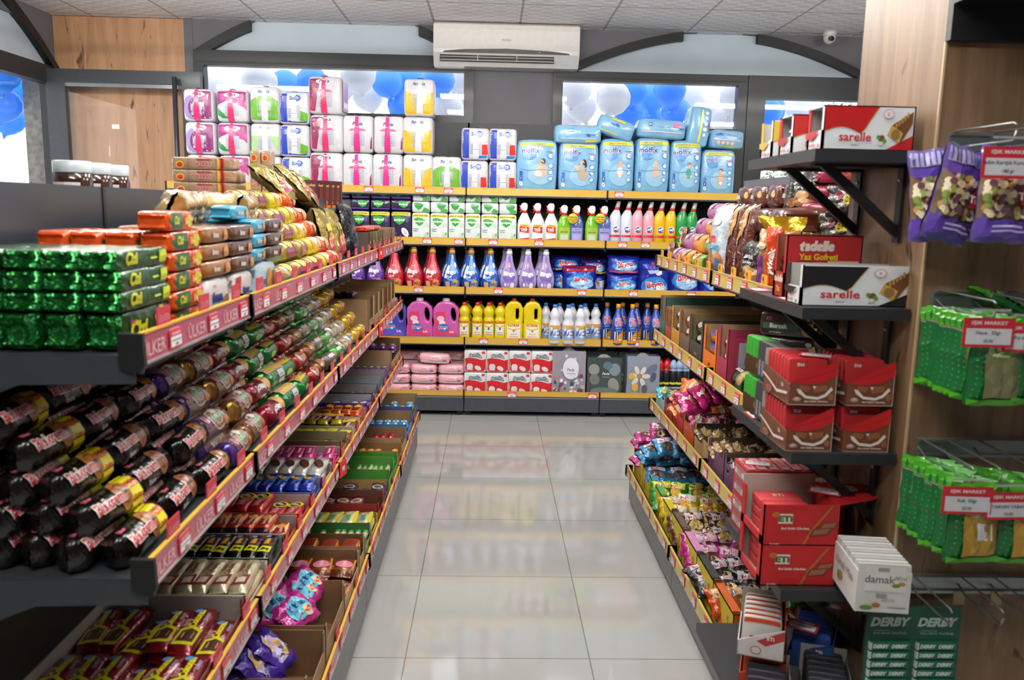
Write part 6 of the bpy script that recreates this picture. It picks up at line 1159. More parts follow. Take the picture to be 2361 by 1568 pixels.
for i, (px, py, y, rz) in enumerate([(1610, 930, 3.0, .3), (1640, 915, 3.0, .9), (1680, 905, 2.95, .6), (1600, 900, 3.1, -.4)]):
    p = at(px, py, 1, y); k = P_bag('pnk', .13, .1, .045, '#b8286e', [('e', .05, .5, .24, .3, '#c88a5a'), ('e', .05, .5, .16, .2, '#8a4a6a'), ('t', 'puf', -.28, .6, .26, '#f0d8e4', dict(bold=.05))], 'sweet_pack', amp=.006) if i < 3 else P_bag('ora', .12, .1, .045, '#cf5a20', [('e', .05, .5, .24, .3, '#e8c89a')], 'sweet_pack', amp=.006)
    put(k[0], k[1], (p.x, y, p.z-.04), rz, '%s sweet bag spilling over the red cartons, %s from left' % (['magenta', 'magenta', 'magenta', 'orange'][i], ORD[[1, 2, 3, 0][i]]), 'sweets', 'spilling sweet bags', rx=-.8)
# ---- second right shelf: tall cut-away cartons
T2R = [('a', 3.78, 3.9, .2, '#2f5a52', KRAFT, '#d8d4dc', '#c88a3a', 'white roll pack', 'dark teal carton', None), ('b', 3.65, 3.775, .16, '#9a4030', KRAFT, '#a8322a', '#e8c8a0', 'red and cream pack', 'reddish carton', None), ('c', 3.48, 3.645, .18, '#c08a34', KRAFT, '#5a3020', '#d8c8b8', 'small brown cake', 'mustard carton', None), ('d', 3.3, 3.475, .185, '#6a5248', KRAFT, '#a83a2a', '#d8c8c0', 'dark cake', 'brown carton', None), ('e', 3.1, 3.295, .185, '#3a3834', '#7c6844', '#242428', '#b8b0a8', 'black pouch', 'black carton with gold print', ('porto', '#b89a5a')), ('f', 2.9, 3.08, .175, '#e0701c', KRAFT, '#d88a3a', '#3a4ab0', 'orange roll pack', 'bright orange carton', ('GM', '#6a2c14')), ('g', 2.76, 2.88, .2, '#9a2a48', KRAFT, '#9a1c38', '#e8e0e0', 'crimson and white roll', 'crimson carton', None)]
for (n, a, b, h, c, inn, bc, ac, desc, cd, tx) in T2R:
    rtray('2'+n, a, b, E2, h, c, inn, h*.45, '%s on the second right shelf' % cd, text=tx and (tx[0],), tcol=tx[1] if tx else '#d8b890', deep=.36)
    k = P_roll('r2'+n, .026, b-a-.02, bc, [('e', -.1, .2, .2, .7, ac), ('e', .2, .4, .1, .5, ac), ('t', 'ETİ', .1, 0, .4, '#f0e8e0', dict(bold=.04))], bc, 'cake_roll')
    for i in range(4):
        for l in range(3 if i == 0 else 2): put(k[0], k[1], (XG+.04+.06*i, (a+b)/2, E2+.004+l*.052), RR, '%s, %s from aisle, %s layer, second right shelf' % (desc, ORD[i], ORD[l]), 'cake', desc+'s')
q = MB(); q.box(-.0015, .0015, -.17, .17, 0, .17, card('#9a2a48')); q.box(-.002, -.0015, -.165, .165, .005, .155, card('#9fa0a4'))
q.ell(lambda u, v, off=0: (-.002-off, u, v), -.07, .06, .022, .022, ink('#7a4a54')); q.ell(lambda u, v, off=0: (-.0021-off, u, v), -.07, .06, .017, .017, card('#9fa0a4'))
o = q.obj('carton_flap'); o.rotation_euler.z = PI/2; o.location = (XG+.2, 2.75, E2); tag(o, 'grey and crimson carton end panel beside the green rolls', 'carton')
R_BGR = P_roll('rburc', .037, .15, '#23241f', [('r', -.05, -1.4, .4, 1.4, '#3a6a34', 3, 8), ('e', .2, .5, .2, .7, '#c8a060', 12), ('e', .2, -.4, .16, .5, '#b88a50', 12), ('t', 'BURÇAK', -.24, .4, .42, '#e8e8e4', dict(bold=.05)), ('t', 'ETİ', -.3, .9, .26, '#d84a60', dict(bold=.04))], '#2a2a28', 'biscuit_roll')
for r_ in range(5):
    for c in range(2):
        put(R_BGR[0], R_BGR[1], (XG+.04+r_*.042+c*.078, 2.655, E2+r_*.058), RR, 'black and green biscuit roll, %s step up%s' % (ORD[r_], ', behind' if c else ''), 'biscuits', 'black and green biscuit rolls')
K_BU = P_block('bur', .19, .075, .07, film('#2c2420'), [('t', 'ETİ', -.36, .75, .16, '#c8506a', dict(bold=.03)), ('r', -.48, .3, .1, .55, '#3a5a44'), ('t', 'Burçak', -.2, .42, .24, '#e4e8e0', dict(bold=.05)), ('t', 'tam buğday', -.25, .18, .1, '#c8c4bc'), ('e', .25, .35, .1, .3, '#c89a48', 10, .5), ('e', .37, .5, .09, .28, '#d8ac58', 10, -.3), ('e', .28, .8, .05, .1, '#e0d8cc')], amp=.001, e=8)
for l in range(4):
    for j in range(3): put(K_BU[0], K_BU[1], (XG+.095+j*.074, 2.42, E2+l*.077), RR*.35 if j == 0 else RR, 'dark brown biscuit box pack with golden biscuits, %s layer, %s from aisle' % (ORD[l], ORD[j]), 'biscuits', 'dark brown biscuit packs')
# ---- top right shelf
def pouch(key, w, h, d, c, art, pos, labs, cat='snack bag', grp=None, name='snack_bag', amp=.005):
    k = P_bag(key, w, h, d, c, art, name, amp=amp, pw=2.8)
    for (x, y, z, rx, ry, rz), l in zip(pos, labs): put(k[0], k[1], (x, y, z), rz, l, cat, grp, rx=rx, ry=ry)
DON = {}
for i, (nm, c, e) in enumerate([('violet', '#b06a9a', '#7a1a4a'), ('orange', '#d8963a', '#d84a1c'), ('green', '#8a9a4a', '#5a6a2a')]):
    y = 3.62-.17*i; kd = P_roll('dn'+nm, .04 if i < 2 else .036, .135, mat(c, .25, 0, .5, .3, 40, .3), [('e', -.1, .2, .22, .6, '#d8b0c8' if i == 0 else '#e8c070'), ('t', 'Luppo', -.1, .2, .36, '#3a4ab0', dict(bold=.06)), ('e', .22, .1, .1, .5, '#5a2a1a')], e, 'cake_roll', fl=1.)
    for l in range(4 if i < 2 else 3): put(kd[0], kd[1], (XG+.03+.05*l, y, E1+.066*l), RR, 'cling-wrapped round %s cake roll, %s step up' % (nm, ORD[l]), 'cake', '%s cake rolls' % nm)
pouch('brs', .07, .1, .04, '#8a6a54', [('e', 0, .5, .3, .3, '#c8a888')], [(XG+.03, 3.82, E1, 0, 0, RR), (XG+.07, 3.76, E1+.07, 0, 0, RR)], ['small brown-white pack at the far end of the top right shelf', 'small brown-white pack resting above the far one'])
pouch('wck', .17, .27, .1, '#c8d4de', [('e', -.15, .22, .18, .14, '#b87a44'), ('e', .2, .2, .18, .14, '#b87a44'), ('e', -.12, .2, .09, .08, '#3a86c0'), ('e', .22, .18, .09, .08, '#3a86c0'), ('t', 'MISS', -.1, .5, .12, '#d04a3a', dict(bold=.05)), ('r', -.3, .36, .3, .42, '#5aa0c8'), ('e', 0, .75, .2, .06, '#e8eef2')], [(XG+.06, 3.1, E1, -.08, 0, RR+.15)], ['white and blue cookie bag standing behind the orange tabs'])
pouch('wck2', .17, .2, .08, '#c8d4de', [('e', 0, .4, .3, .2, '#b87a44')], [(XG+.16, 3.2, E1, -.2, 0, RR)], ['pale blue cookie bag leaning behind the white one'])
UZ = [('p', [(-.4, .55), (-.2, .95), (.25, .98), (.1, .6), (-.25, .5)], '#b88a5a'), ('r', -.4, .15, -.12, .5, '#6a2a5a'), ('t', 'UZUN GOFRET', -.25, .32, .1, '#e8e0dc', dict(rot=PI/2, bold=.04, w=.13)), ('r', .1, .2, .14, .7, '#8a5a44')]
pouch('uzu', .11, .27, .06, '#5a2c1e', UZ, [(XG+.05, 2.93, E1, -.1, 0, RR+.1), (XG+.05, 2.82, E1, -.12, 0, RR+.1)], ['brown long wafer bag, farther of the two behind the tabs', 'brown long wafer bag, nearer of the two behind the tabs'])
K_BW = P_block('bwp', .15, .085, .12, film('#54281c'), [('e', .3, .6, .1, .16, '#c8a468'), ('r', -.1, .3, .1, .5, '#3a1a12'), ('t', 'uzun', -.2, .5, .3, '#e8d8d0', dict(bold=.05))], amp=.002, e=6, puff=.15)
for j in range(3):
    for i in range(4): put(K_BW[0], K_BW[1], (XG+.13+.1*j, 2.75+.17*i-.17*(j == 0), E1+.17+.087*(j > 0)), RR+random.uniform(-.1, .1), 'chocolate-brown wrapped wafer pack high on the top right shelf, %s back, %s from near' % (ORD[j], ORD[i]), 'wafers', 'brown wafer packs on top')
for j in range(2):
    for i in range(4):
        for l in range(2): put(K_BW[0], K_BW[1], (XG+.17+.13*j, 2.75+.17*i, E1+.087*l), RR, 'chocolate-brown wafer pack low behind the bags, %s %s from near, %s layer' % (['front', 'back'][j], ORD[i], ['lower', 'upper'][l]), 'wafers', 'lower brown wafer packs')
CK = [('t', 'Karışık', 0, .62, .12, '#e8e8e8', dict(bold=.04)), ('t', 'Kurabiye', 0, .5, .1, '#d8d8d8', dict(bold=.03)), ('e', .1, .25, .3, .18, '#c8a070'), ('e', -.2, .2, .14, .1, '#8a5a34')]
pouch('krb', .15, .15, .09, '#1d1917', CK, [(XG+.05, 2.66, E1, -.1, 0, RR+.3), (XG+.12, 2.62, E1+.1, -.2, 0, RR+.3), (XG+.2, 2.68, E1+.24, -.2, 0, RR*.5)], ['black biscuit bag low behind the orange tabs', 'black biscuit bag with white writing above it', 'black biscuit bag with white writing on top of the pile'])
q = P_bag('brd', .13, .19, .1, '#a87448', [('r', -.4, .1, -.24, .6, '#6a2a7a'), ('e', .1, .2, .25, .16, '#5a3018'), ('r', .0, .5, .4, .68, '#8a2a1c'), ('t', 'ETİ', .2, .6, .1, '#e8c8a0', dict(bold=.05)), ('e', -.3, .75, .1, .06, '#e8d0a8')], 'cake_bag', amp=.004, pw=4, bot=1)
def mkb():
    o = q[1](); t = MB(); t.grid(lambda a, b: ((a-.5)*.1*(1+.5*b)+.006*math.sin(14*a), .012*math.sin(11*a+5*b), .17+.06*b), 10, 4, foil('#e0b828', .6)); t.obj('foil_twist', o); return o
put('brd', mkb, (XG+.06, 2.49, E1), RR*.5, 'tan cake bag closed with a shiny yellow foil twist', 'cake', None)
pouch('evk', .06, .2, .03, '#d8481c', [('t', 'Evkek', 0, .5, .16, '#f4ece4', dict(rot=PI/2, bold=.05))], [(XG+.02, 2.42, E1, 0, 0, RR*.6)], ['narrow orange bag with upright white writing'], 'cake')
pouch('brn', .2, .1, .06, '#241a1a', [('t', 'Browni', .0, .5, .38, '#d8c02c', dict(bold=.05, shear=.1)), ('e', -.36, .6, .06, .14, '#7a2a3a')], [(1.08, 2.42, 1.36, -.3, 0, -.35), (1.08, 2.38, 1.44, -.3, 0, -.35)], ['black cake pack with yellow writing, lower of two', 'black cake pack with yellow writing, upper of two'], 'cake')
pouch('gld', .1, .08, .06, '#8a7434', [], [(1.0, 2.5, 1.33, -.6, 0, .5)], ['small gold wrapped pack under the black cake packs'], 'cake')
K_TA = P_block('tart', .25, .05, .1, film('#8a1a3c'), [('t', 'Tartin', .15, .5, .5, '#d8a0a8', dict(bold=.03)), ('e', -.2, .5, .08, .3, '#b04a3a')], amp=.002, e=5, puff=.1)
for l in range(3): put(K_TA[0], K_TA[1], (1.12+.02*l, 2.62, 1.44+.052*l), -.3+.08*l, 'dark pink cake pack high on the top right shelf, %s of three' % ['bottom', 'middle', 'top'][l], 'cake', 'dark pink cake packs')
for l in range(3):
    for j in range(2): put(K_BW[0], K_BW[1], (1.0+.16*j, 2.6, E1+.087*l), -.3, 'chocolate-brown pack propping the pink and black ones, %s layer, %s' % (ORD[l], ['left', 'right'][j]), 'wafers', 'propping brown packs')
# ================================================================== PILLAR SHELVES
BS = mat('#1d1f23', .5, 0, .1); X0, X1, YA, YB = .637, .860, 1.635, 2.06
def bracket(par, x, y, z):
    q = MB(); q.box(X1-.006, X1, y-.012, y+.012, z-.16, z, BLK); q.box(x+.03, X1, y-.012, y+.012, z-.006, z, BLK)
    q.prism([(x+.045, z-.006), (x+.075, z-.006), (X1-.006, z-.125), (X1-.006, z-.15)], 1, y-.006, y+.006, BLK)
    for zz in (z-.03, z-.145):
        n0 = len(q.v); q.lathe([(0, .004), (.003, .004)], mat('#c8c8c4', .3, .9), 8)
        for i in range(n0, len(q.v)): a, b, c = q.v[i]; q.v[i] = (X1-.006-c, y+b, zz+a)
    q.obj('bracket', par)
for i, z in enumerate((1.578, 1.262, .955, .648, .345)):
    r = empty('wall_shelf', (0, 0, 0)); q = MB(); q.box(X0-(.06 if i == 4 else 0), X1, YA, YB, z-.024, z, BS); q.obj('board', r); bracket(r, X0, 1.72, z-.024); bracket(r, X0, 1.92, z-.024)
    tag(r, 'black wall shelf on wooden pillar, %s from the top' % ORD[i], 'wall shelf', 'pillar wall shelves')
def ptag(loc, rz, lab, w=.07, h=.045):
    def mk():
        q = MB(); q.box(-w/2, w/2, -h/2, h/2, 0, .001, card('#c8303c')); F = lambda u, v, off=0: (u, v, .001+off)
        q.rect(F, -w*.42, -h*.4, w*.42, h*.2, card('#ececf0')); q.text(F, 'IŞIK MARKET', 0, h*.34, h*.17, card('#f6e6e8'), bold=.03)
        for k in range(4): q.rect(F, -w*.35+k*w*.17, -h*.1, -w*.35+k*w*.17+w*.13, -h*.03, ink('#4a4a52'))
        return q.obj('price_label')
    put('flat_tag', mk, loc, rz, lab, 'price label', 'red and white price cards')
ptag((.665, 1.78, 1.263), -PI/2, 'red and white price card lying at the aisle edge under the white wafer carton'); ptag((.665, 1.99, 1.263), -PI/2, 'red and white price card lying at the aisle edge before the red carton')
ptag((.665, 1.95, .956), -PI/2, 'red and white price card lying at the far aisle corner of the third wall shelf'); ptag((.60, 1.70, .346), -PI/2, 'red and white price card lying on the lowest wall shelf')
# wafer cartons with swooping colour (front = long side facing the viewer)
def P_sar(c):
    w, d, h = .165, .085, .085
    def mk():
        q = MB(); wm = card('#dfe2e6'); cm = card(c); im = card('#b8b4ae'); t = .0025
        q.box(-w/2, w/2, -d/2, d/2, 0, t, im); q.box(-w/2, w/2, -d/2, -d/2+t, 0, h, wm); q.box(-w/2, w/2, d/2-t, d/2, 0, h*.99, im); q.box(w/2-t, w/2, -d/2, d/2, 0, h, wm)
        q.box(-w/2, -w/2+t, -d/2, d/2, 0, h*.45, wm); q.box(-w/2, -w/2+t, -d/2, -d/2+.012, 0, h, wm); q.box(-w/2, -w/2+t, d/2-.012, d/2, 0, h, cm)
        if c == '#b81c1e': q.box(-w/2, w/2, -d/2, d/2, h-t, h, wm)
        F = planeF(-d/2); wave = [(-.485, .97), (-.485, .42)]+[(-.47+.38*i/8, .42+.1*math.sin(i/8*PI*1.1)-.02*i/8) for i in range(9)]+[(-.04, .48), (.02, .7), (.1, .97)]
        q.art(F, w, h, [('p', wave, '#c8a050'), ('p', [(a-.008, b+.012) if b < .9 else (a-.01, b) for a, b in wave], c), ('p', [(.2, .03), (.485, .35), (.485, .03)], c), ('t', 'sarelle', -.15, .3, .27, '#c02430', dict(bold=.02)), ('e', .2, .82, .06, .11, '#d89a9a'), ('e', .2, .82, .05, .09, '#e6e4e6'), ('t', 'S', .2, .82, .1, '#c86a6a'), ('t', 'Gofret', -.15, .12, .06, '#6a6a74', dict(shear=.2))]
            +[('p', [(.2, .35), (.36, .2), (.47, .62), (.47, .88), (.26, .6)], '#6a4426'), ('p', [(.2, .35), (.33, .17), (.37, .4), (.24, .58)], '#c8a04a'), ('e', .29, .36, .05, .12, '#8a6a3a')]+[('r', .28+.03*i, .5+.06*i, .3+.03*i, .62+.06*i, '#b88a4a') for i in range(5)]+[('e', .14, .26, .035, .09, '#7a4a2a'), ('e', .1, .3, .02, .05, '#4a9a34'), ('e', .17, .22, .025, .05, '#4a9a34'), ('e', .13, .16, .03, .05, '#e0d4c4')])
        G = lambda u, v, off=0: (-w/2-off, -u, v)
        q.art(G, d, h, [('p', [(-.48, .44), (-.48, .3), (-.1, .24), (.1, .32), (.3, .44)], c), ('t', 'sarelle', -.05, .13, .13, '#c02430', dict(bold=.02)), ('e', .32, .1, .05, .05, '#8a5a2a')])
        return q.obj('wafer_carton')
    return mk
WBAR = P_bar('wsr', .075, .02, .014, '#d8d4d4', [('t', 'sarelle', 0, 0, .5, '#c02430', dict(bold=.03)), ('r', .3, -.5, .46, .5, '#c03038')], '#d8d4d4')
def sar(c, key, x, y, z, lab, n=4, sc=1):
    put(key, P_sar(c), (x, y, z), 0, lab, 'carton', 'wafer display cartons', sc=sc)
    for i in range(n): put('wsr', WBAR[1], (x-.05+.002*i, y+.0, z+.004+.014*i), random.uniform(-.15, .15), 'wafer bar inside %s, %s up' % (lab.split(',')[0], ORD[i]), 'wafers', 'white wrapped wafer bars', ry=random.uniform(-.2, .2), sc=.9)
z = 1.578
a = at(1898, 300, 1, 1.66); b = at(2107, 300, 1, 1.66)
sar('#b81c1e', 'sarR', (a.x+b.x)/2, 1.70, z, 'white wafer carton with red swoosh, nearest on the top wall shelf', 0, sc=((b.x-a.x)/.165, 1, 1.02))
sar('#b81c1e', 'sarR2', .735, 1.85, z, 'white and red wafer carton, middle of the top wall shelf'); sar('#d8b23a', 'sarY', .735, 1.98, z, 'white and yellow wafer carton, farthest on the top wall shelf', 3)
z = 1.262; a = at(1850, 650, 1, 1.665); b = at(2105, 650, 1, 1.665)
sar('#17171a', 'sarB', (a.x+b.x)/2, 1.71, z, 'white wafer carton with black swoosh on second wall shelf', 5, sc=((b.x-a.x)/.165, 1.05, 1.0))
def P_tad():
    w, d, h = .17, .075, .142; t = .0025
    q = MB(); rm = card('#a81c20'); im = card('#8a5a3a'); q.box(-w/2, w/2, -d/2, d/2, 0, t, im); q.box(-w/2, w/2, -d/2, -d/2+t, 0, h, rm); q.box(-w/2, w/2, d/2-t, d/2, 0, h, im); q.box(w/2-t, w/2, -d/2, d/2, 0, h, rm)
    q.box(-w/2, -w/2+t, -d/2, d/2, 0, h*.4, rm); q.box(-w/2, -w/2+t, -d/2, -d/2+.014, 0, h, rm); q.box(-w/2, -w/2+t, d/2-.014, d/2, 0, h, rm); q.box(-w/2, w/2, -d/2, -d/2+.02, h-t, h, rm)
    q.art(planeF(-d/2), w, h, [('t', 'tadelle', -.1, .83, .2, '#e8d8c8', dict(bold=.07, shear=.15)), ('t', 'Yaz Gofreti', -.08, .66, .13, '#e0c82a', dict(bold=.03)), ('r', .05, .55, .46, .6, '#d8b88a')]); G = lambda u, v, off=0: (-w/2-off, -u, v)
    q.art(G, d, h, [('t', 'tadelle', 0, .3, .14, '#e8d8c8', dict(bold=.06, shear=.15)), ('t', 'Yaz', 0, .14, .12, '#e0c82a', dict(bold=.03))]); return q.obj('wafer_carton')
put('tad', P_tad, (.745, 1.85, z), 0, 'red wafer carton with white and yellow writing on second wall shelf', 'carton', None)
TB = P_bar('tdb', .08, .05, .016, '#a8181c', [('t', 'Yaz', -.2, 0, .3, '#e0c82a')], '#a8181c')
for i in range(5): put('tdb', TB[1], (.70, 1.85, z+.004+.018*i), PI/2+random.uniform(-.1, .1), 'red wrapped bar in the red wafer carton, %s up' % ORD[i], 'chocolate bar', 'red bars in carton')
# chocolate tablet cartons
def P_choc(red, w=.098, h=.094, d=.16):
    def mk():
        q = MB(); t = .002; bm = card('#6a3a26'); rm = card(red); im = card('#b5aca2')
        q.box(-w/2, w/2, -d/2, d/2, 0, t, im); q.prism([(-w/2, 0), (w/2, 0), (w/2, h*.82), (w/2*.2, h*.68), (-w/2*.8, h*.55), (-w/2, h*.5)], 1, -d/2, -d/2+t, bm)
        q.prism([(-w/2, h*.6), (w/2, h*.6), (w/2, h), (-w/2, h)], 1, d/2-t, d/2, im)
        for s in (-1, 1): q.prism([(-d/2, 0), (d/2, 0), (d/2, h*(1.0 if s > 0 else .62)), (-d/2, h*(.82 if s > 0 else .46))], 0, s*w/2-(t if s > 0 else 0), s*w/2+(t if s < 0 else 0), bm if s < 0 else im)
        q.art(planeF(-d/2), w, h, [('p', [(-.49, .5), (-.4, .55), (.1, .68), (.49, .82), (.49, .98), (.44, 1.0), (-.49, .52)], red), ('p', [(-.49, .49), (-.1, .47), (.2, .52), (.49, .68), (.49, .81), (.1, .67), (-.4, .54)], red), ('p', [(-.3, .46), (-.05, .42), (-.1, .3), (-.3, .34)], '#8a5234'), ('p', [(.0, .44), (.28, .46), (.3, .34), (.02, .28)], '#8a5234'), ('p', [(-.02, .44), (.06, .43), (.02, .36)], '#d8ccc0'),
            ('p', [(-.36, .38), (-.28, .36), (-.15, .22), (.1, .19), (.25, .26), (.38, .42), (.42, .36), (.28, .2), (.1, .13), (-.16, .16), (-.32, .28)], '#e0d6cc'), ('e', -.34, .14, .09, .05, '#a89080'), ('t', 'Eti', -.34, .16, .07, '#e8e0d8', dict(shear=.2)), ('t', 'Bol Sütlü Çikolata', .08, .09, .045, '#e8dcd0', dict(bold=.03, w=w*.5)), ('e', .38, .2, .06, .08, '#8a5a3a')])
        q.art(lambda u, v, off=0: (-w/2-t-off, -u, v), d, h, [('p', [(-.48, .45), (-.2, .36), (.1, .22), (.48, .3), (.48, .24), (.1, .15), (-.2, .3), (-.48, .4)], '#e0d6cc'), ('t', 'Eti', .3, .4, .12, '#e8e0d8'), ('e', -.2, .14, .12, .08, '#8a5a3a')])
        return q.obj('chocolate_carton')
    return mk
K_TAB = P_block('tab', .07, .125, .014, card('#b01c22'), [('t', 'Eti', -.2, .85, .1, '#e0c8b8', dict(bold=.04)), ('r', -.5, .02, .5, .45, '#5a3020'), ('p', [(-.4, .4), (-.1, .14), (.3, .18), (.45, .36), (.45, .3), (.3, .12), (-.1, .08), (-.45, .34)], '#e0d6cc')], fin=False, e=14, name='chocolate_tablet', amp=0)
def chocs(x, z, lab, dz=.115):
    put('choc', P_choc('#b81a1e'), (x, 1.725, z), 0, lab, 'carton', 'chocolate tablet cartons')
    for i in range(7): put('tab', K_TAB[1], (x-.002, 1.672+.019*i, z+.003), 0, 'red chocolate tablet in the %s, %s from the front' % (lab.replace('brown and red chocolate carton, ', 'brown carton '), ORD[i]), 'chocolate', 'red chocolate tablets', rx=-.12, sc=(1.2, 1, .73))
z3 = .956
for i, px in enumerate((1863, 1994)):
    for l in range(2): x = at(px, 960, 1, 1.66).x+.0; chocs(x, z3+l*.1, 'brown and red chocolate carton, %s, %s' % (['left', 'right'][i], ['lower', 'upper'][l]))
K_GT = P_block('gtab', .07, .15, .02, card('#2f9a28'), [('t', 'Eti', 0, .85, .1, '#a8e0a0', dict(bold=.04)), ('r', -.5, .02, .5, .5, '#4a3424'), ('e', 0, .3, .3, .14, '#8a6a3a')], fin=False, e=12, name='chocolate_tablet', amp=0)
for i in range(3):
    for l in range(2): put('gtab', K_GT[1], (.672+.0*i, 1.93+.028*i, z3+l*.099), -PI/2*.7, 'bright green chocolate tablet at the aisle end, %s from near, %s tier' % (ORD[i], ['lower', 'upper'][l]), 'chocolate', 'green chocolate tablets', sc=(1, 1, .63))
for i in range(6):
    for l in range(2): put('dtab', P_block('dtab', .07, .105, .016, card('#3a3a3e'), [('r', -.4, .1, .4, .5, '#8a8a90'), ('t', 'Karam', 0, .75, .12, '#c8c8cc')], fin=False, e=12, name='chocolate_tablet', amp=0)[1], (.672, 1.79+.022*i, z3+l*.099), -PI/2*.7, 'dark grey chocolate tablet beside the brown cartons, %s from near, %s tier' % (ORD[i], ['lower', 'upper'][l]), 'chocolate', 'dark grey chocolate tablets', sc=(1, 1, .9))
# fourth shelf: red ETI boxes, small-tablet boxes, white box
z4 = .648
def P_eti(lid):
    w, d, h = .122, .15, .092
    def mk():
        q = MB(); rm = card('#b81a1e'); im = card('#b0a498'); t = .0025
        q.box(-w/2, w/2, -d/2, d/2, 0, t, im); q.box(-w/2, w/2, -d/2, -d/2+t, 0, h, rm); q.box(-w/2, w/2, d/2-t, d/2, 0, h+(.02 if lid else 0), im); q.box(w/2-t, w/2, -d/2, d/2, 0, h, rm)
        q.box(-w/2, -w/2+t, -d/2, -d/2+.02, 0, h, rm); q.box(-w/2, -w/2+t, d/2-.02, d/2, 0, h, rm); q.box(-w/2, -w/2+t, -d/2, d/2, 0, .02, rm)
        q.art(planeF(-d/2), w, h, [('r', -.31, .54, -.12, .78, '#d8d4b8'), ('t', 'ETi', -.215, .66, .19, '#4a5a3a', dict(bold=.06)), ('e', -.34, .76, .05, .07, '#b8642a'), ('t', 'Bol Sütlü Çikolata', -.08, .42, .075, '#f0d8d0', dict(bold=.03, w=w*.36)), ('p', [(.36, .98), (.4, .98), (.18, .45), (.05, .03), (.02, .03), (.12, .4)], '#a8641c'), ('p', [(.22, .4), (.26, .56), (.47, .6), (.43, .43)], '#4a2a20'), ('p', [(.24, .43), (.275, .54), (.45, .58), (.41, .45)], '#94583c'), ('p', [(.1, .24), (.15, .42), (.4, .46), (.34, .27)], '#4a2a20'), ('p', [(.13, .27), (.165, .4), (.375, .435), (.325, .3)], '#94583c'), ('t', '12 Adet', -.34, .05, .05, '#e8c0b8')])
        if lid:
            q.add([(w/2, -d/2, h), (w/2, d/2, h), (w/2+.09, d/2*.4, h+.012), (w/2+.1, 0, h+.008), (w/2+.06, -d/2*.6, h+.002)], [(0, 1, 2, 3, 4)], rm); q.art(lambda u, v, off=0: (w/2+.045+u, v, h+.007+off+.003), .1, .15, [('r', -.3, -.1, .0, .12, '#d8d4b8'), ('t', 'ETi', -.15, .01, .12, '#4a5a3a'), ('e', .25, .1, .14, .08, '#6a3a2a')])
        return q.obj('chocolate_carton')
    return mk
for l in range(2):
    p0 = at(1757, 1240, 1, 1.66); p1 = at(1935, 1240, 1, 1.66); x = (p0.x+p1.x)/2
    put('eti%d' % l, P_eti(l), (x, 1.735, z4+l*.0925), 0, 'red chocolate carton facing front, %s' % ['lower', 'upper with open flap lid'][l], 'carton', 'red chocolate cartons in front', sc=((p1.x-p0.x)/.122, 1, 1))
    for i in range(3):
        for c in range(2): put('etb', P_block('etb', .1, .012, .065, card('#c03a40'), [], fin=False, e=14, amp=0, name='chocolate_tablet', top=[('t', 'ETi', 0, 0, .3, '#e8d8c0')])[1], (x-.015, 1.70+.07*c, z4+l*.0925+.004+.024*i), 0, 'red chocolate tablet in the %s front carton, %s layer, %s' % (['lower', 'upper'][l], ORD[i], ['near', 'far'][c]), 'chocolate', 'tablets in front cartons', sc=(1, 1, 1.8))
def P_tub(c, n):
    def mk():
        w, d, h = .2, .11, .085; q = MB(); rm = card('#b02028'); q.box(-w/2, w/2, -d/2, d/2, 0, h, rm); q.box(-w/2-.0005, -w/2, -d/2+.012, d/2-.012, .008, h-.008, card('#a86a6a'))
        G = lambda u, v, off=0: (-w/2-.0006-off, -u, v)
        for i in range(n): q.rect(G, -d*.36, .012+(h-.02)*i/n, d*.36, .008+(h-.02)*(i+.82)/n, card(['#c9b8b0', '#b8404a', '#d8d0c8'][i % 3])); q.text(G, 'DUKE', 0, .01+(h-.02)*(i+.45)/n, .016, ink('#6a4a44'), bold=.03)
        T = lambda u, v, off=0: (u, v, h+off)
        for i in range(7): q.rect(T, -w/2+.005+w*i/7, -d/2+.006, -w/2+w*(i+.86)/7, d/2-.006, card('#b88a8a')); q.rect(T, -w/2+.009+w*i/7, -d*.3, -w/2-.004+w*(i+.86)/7, d*.3, card('#a04a54'))
        q.text(planeF(-d/2), 'Hanımeller', .0, h*.85, .016, ink('#6a3a24'), bold=.03); return q.obj('wafer_box')
    return mk
for l in range(2):
    put('tub', P_tub('', 4 if 0 else 3), (.745, 1.985, z4+l*.0855), 0, 'red box of small wrapped wafers, farthest, %s' % ['lower', 'upper'][l], 'carton', 'far red wafer boxes', sc=(1, .95, 1))
    def mk2():
        w, d, h = .2, .09, .08; q = MB(); q.box(-w/2, w/2, -d/2, d/2, 0, h, card('#b42a2c')); q.box(-w/2-.001, -w/2, -d/2, d/2, 0, h*.28, card('#d8c02a')); q.box(-w/2-.0012, -w/2, -d/2+.014, d/2-.014, h*.3, h*.92, card('#8a3238'))
        T = lambda u, v, off=0: (u, v, h+off)
        for i in range(3): q.rect(T, -w/2+.008+w*i/3, -d/2+.008, -w/2-.004+w*(i+1)/3, d/2-.008, card('#c8a8a0')); q.text(T, 'Alba', -w/2+w*(i+.5)/3, 0, .03, ink('#a83a44'), bold=.04)
        G = lambda u, v, off=0: (-w/2-.0013-off, -u, v)
        for i in range(3): q.rect(G, -d*.3, h*(.34+.2*i), d*.3, h*(.36+.2*i)+.002, card('#e0c8c0'))
        q.box(-w/2, w/2, d/2-.002, d/2, h, h+.004, card('#d8c02a')); return q.obj('wafer_box')
    put('alb', mk2, (.75, 1.87, z4+l*.0815), 0, 'red box with yellow base edge and white-topped packs, middle, %s' % ['lower', 'upper'][l], 'carton', 'middle red boxes')
ptag((.69, 1.99, z4+.172), -.3, 'red and white price card lying on the farthest red wafer box'); ptag((.74, 1.87, z4+.167), -.2, 'red and white price card lying on the middle red box'); ptag((.76, 1.74, z4+.188), -.5, 'red and white price card lying on the open red carton')
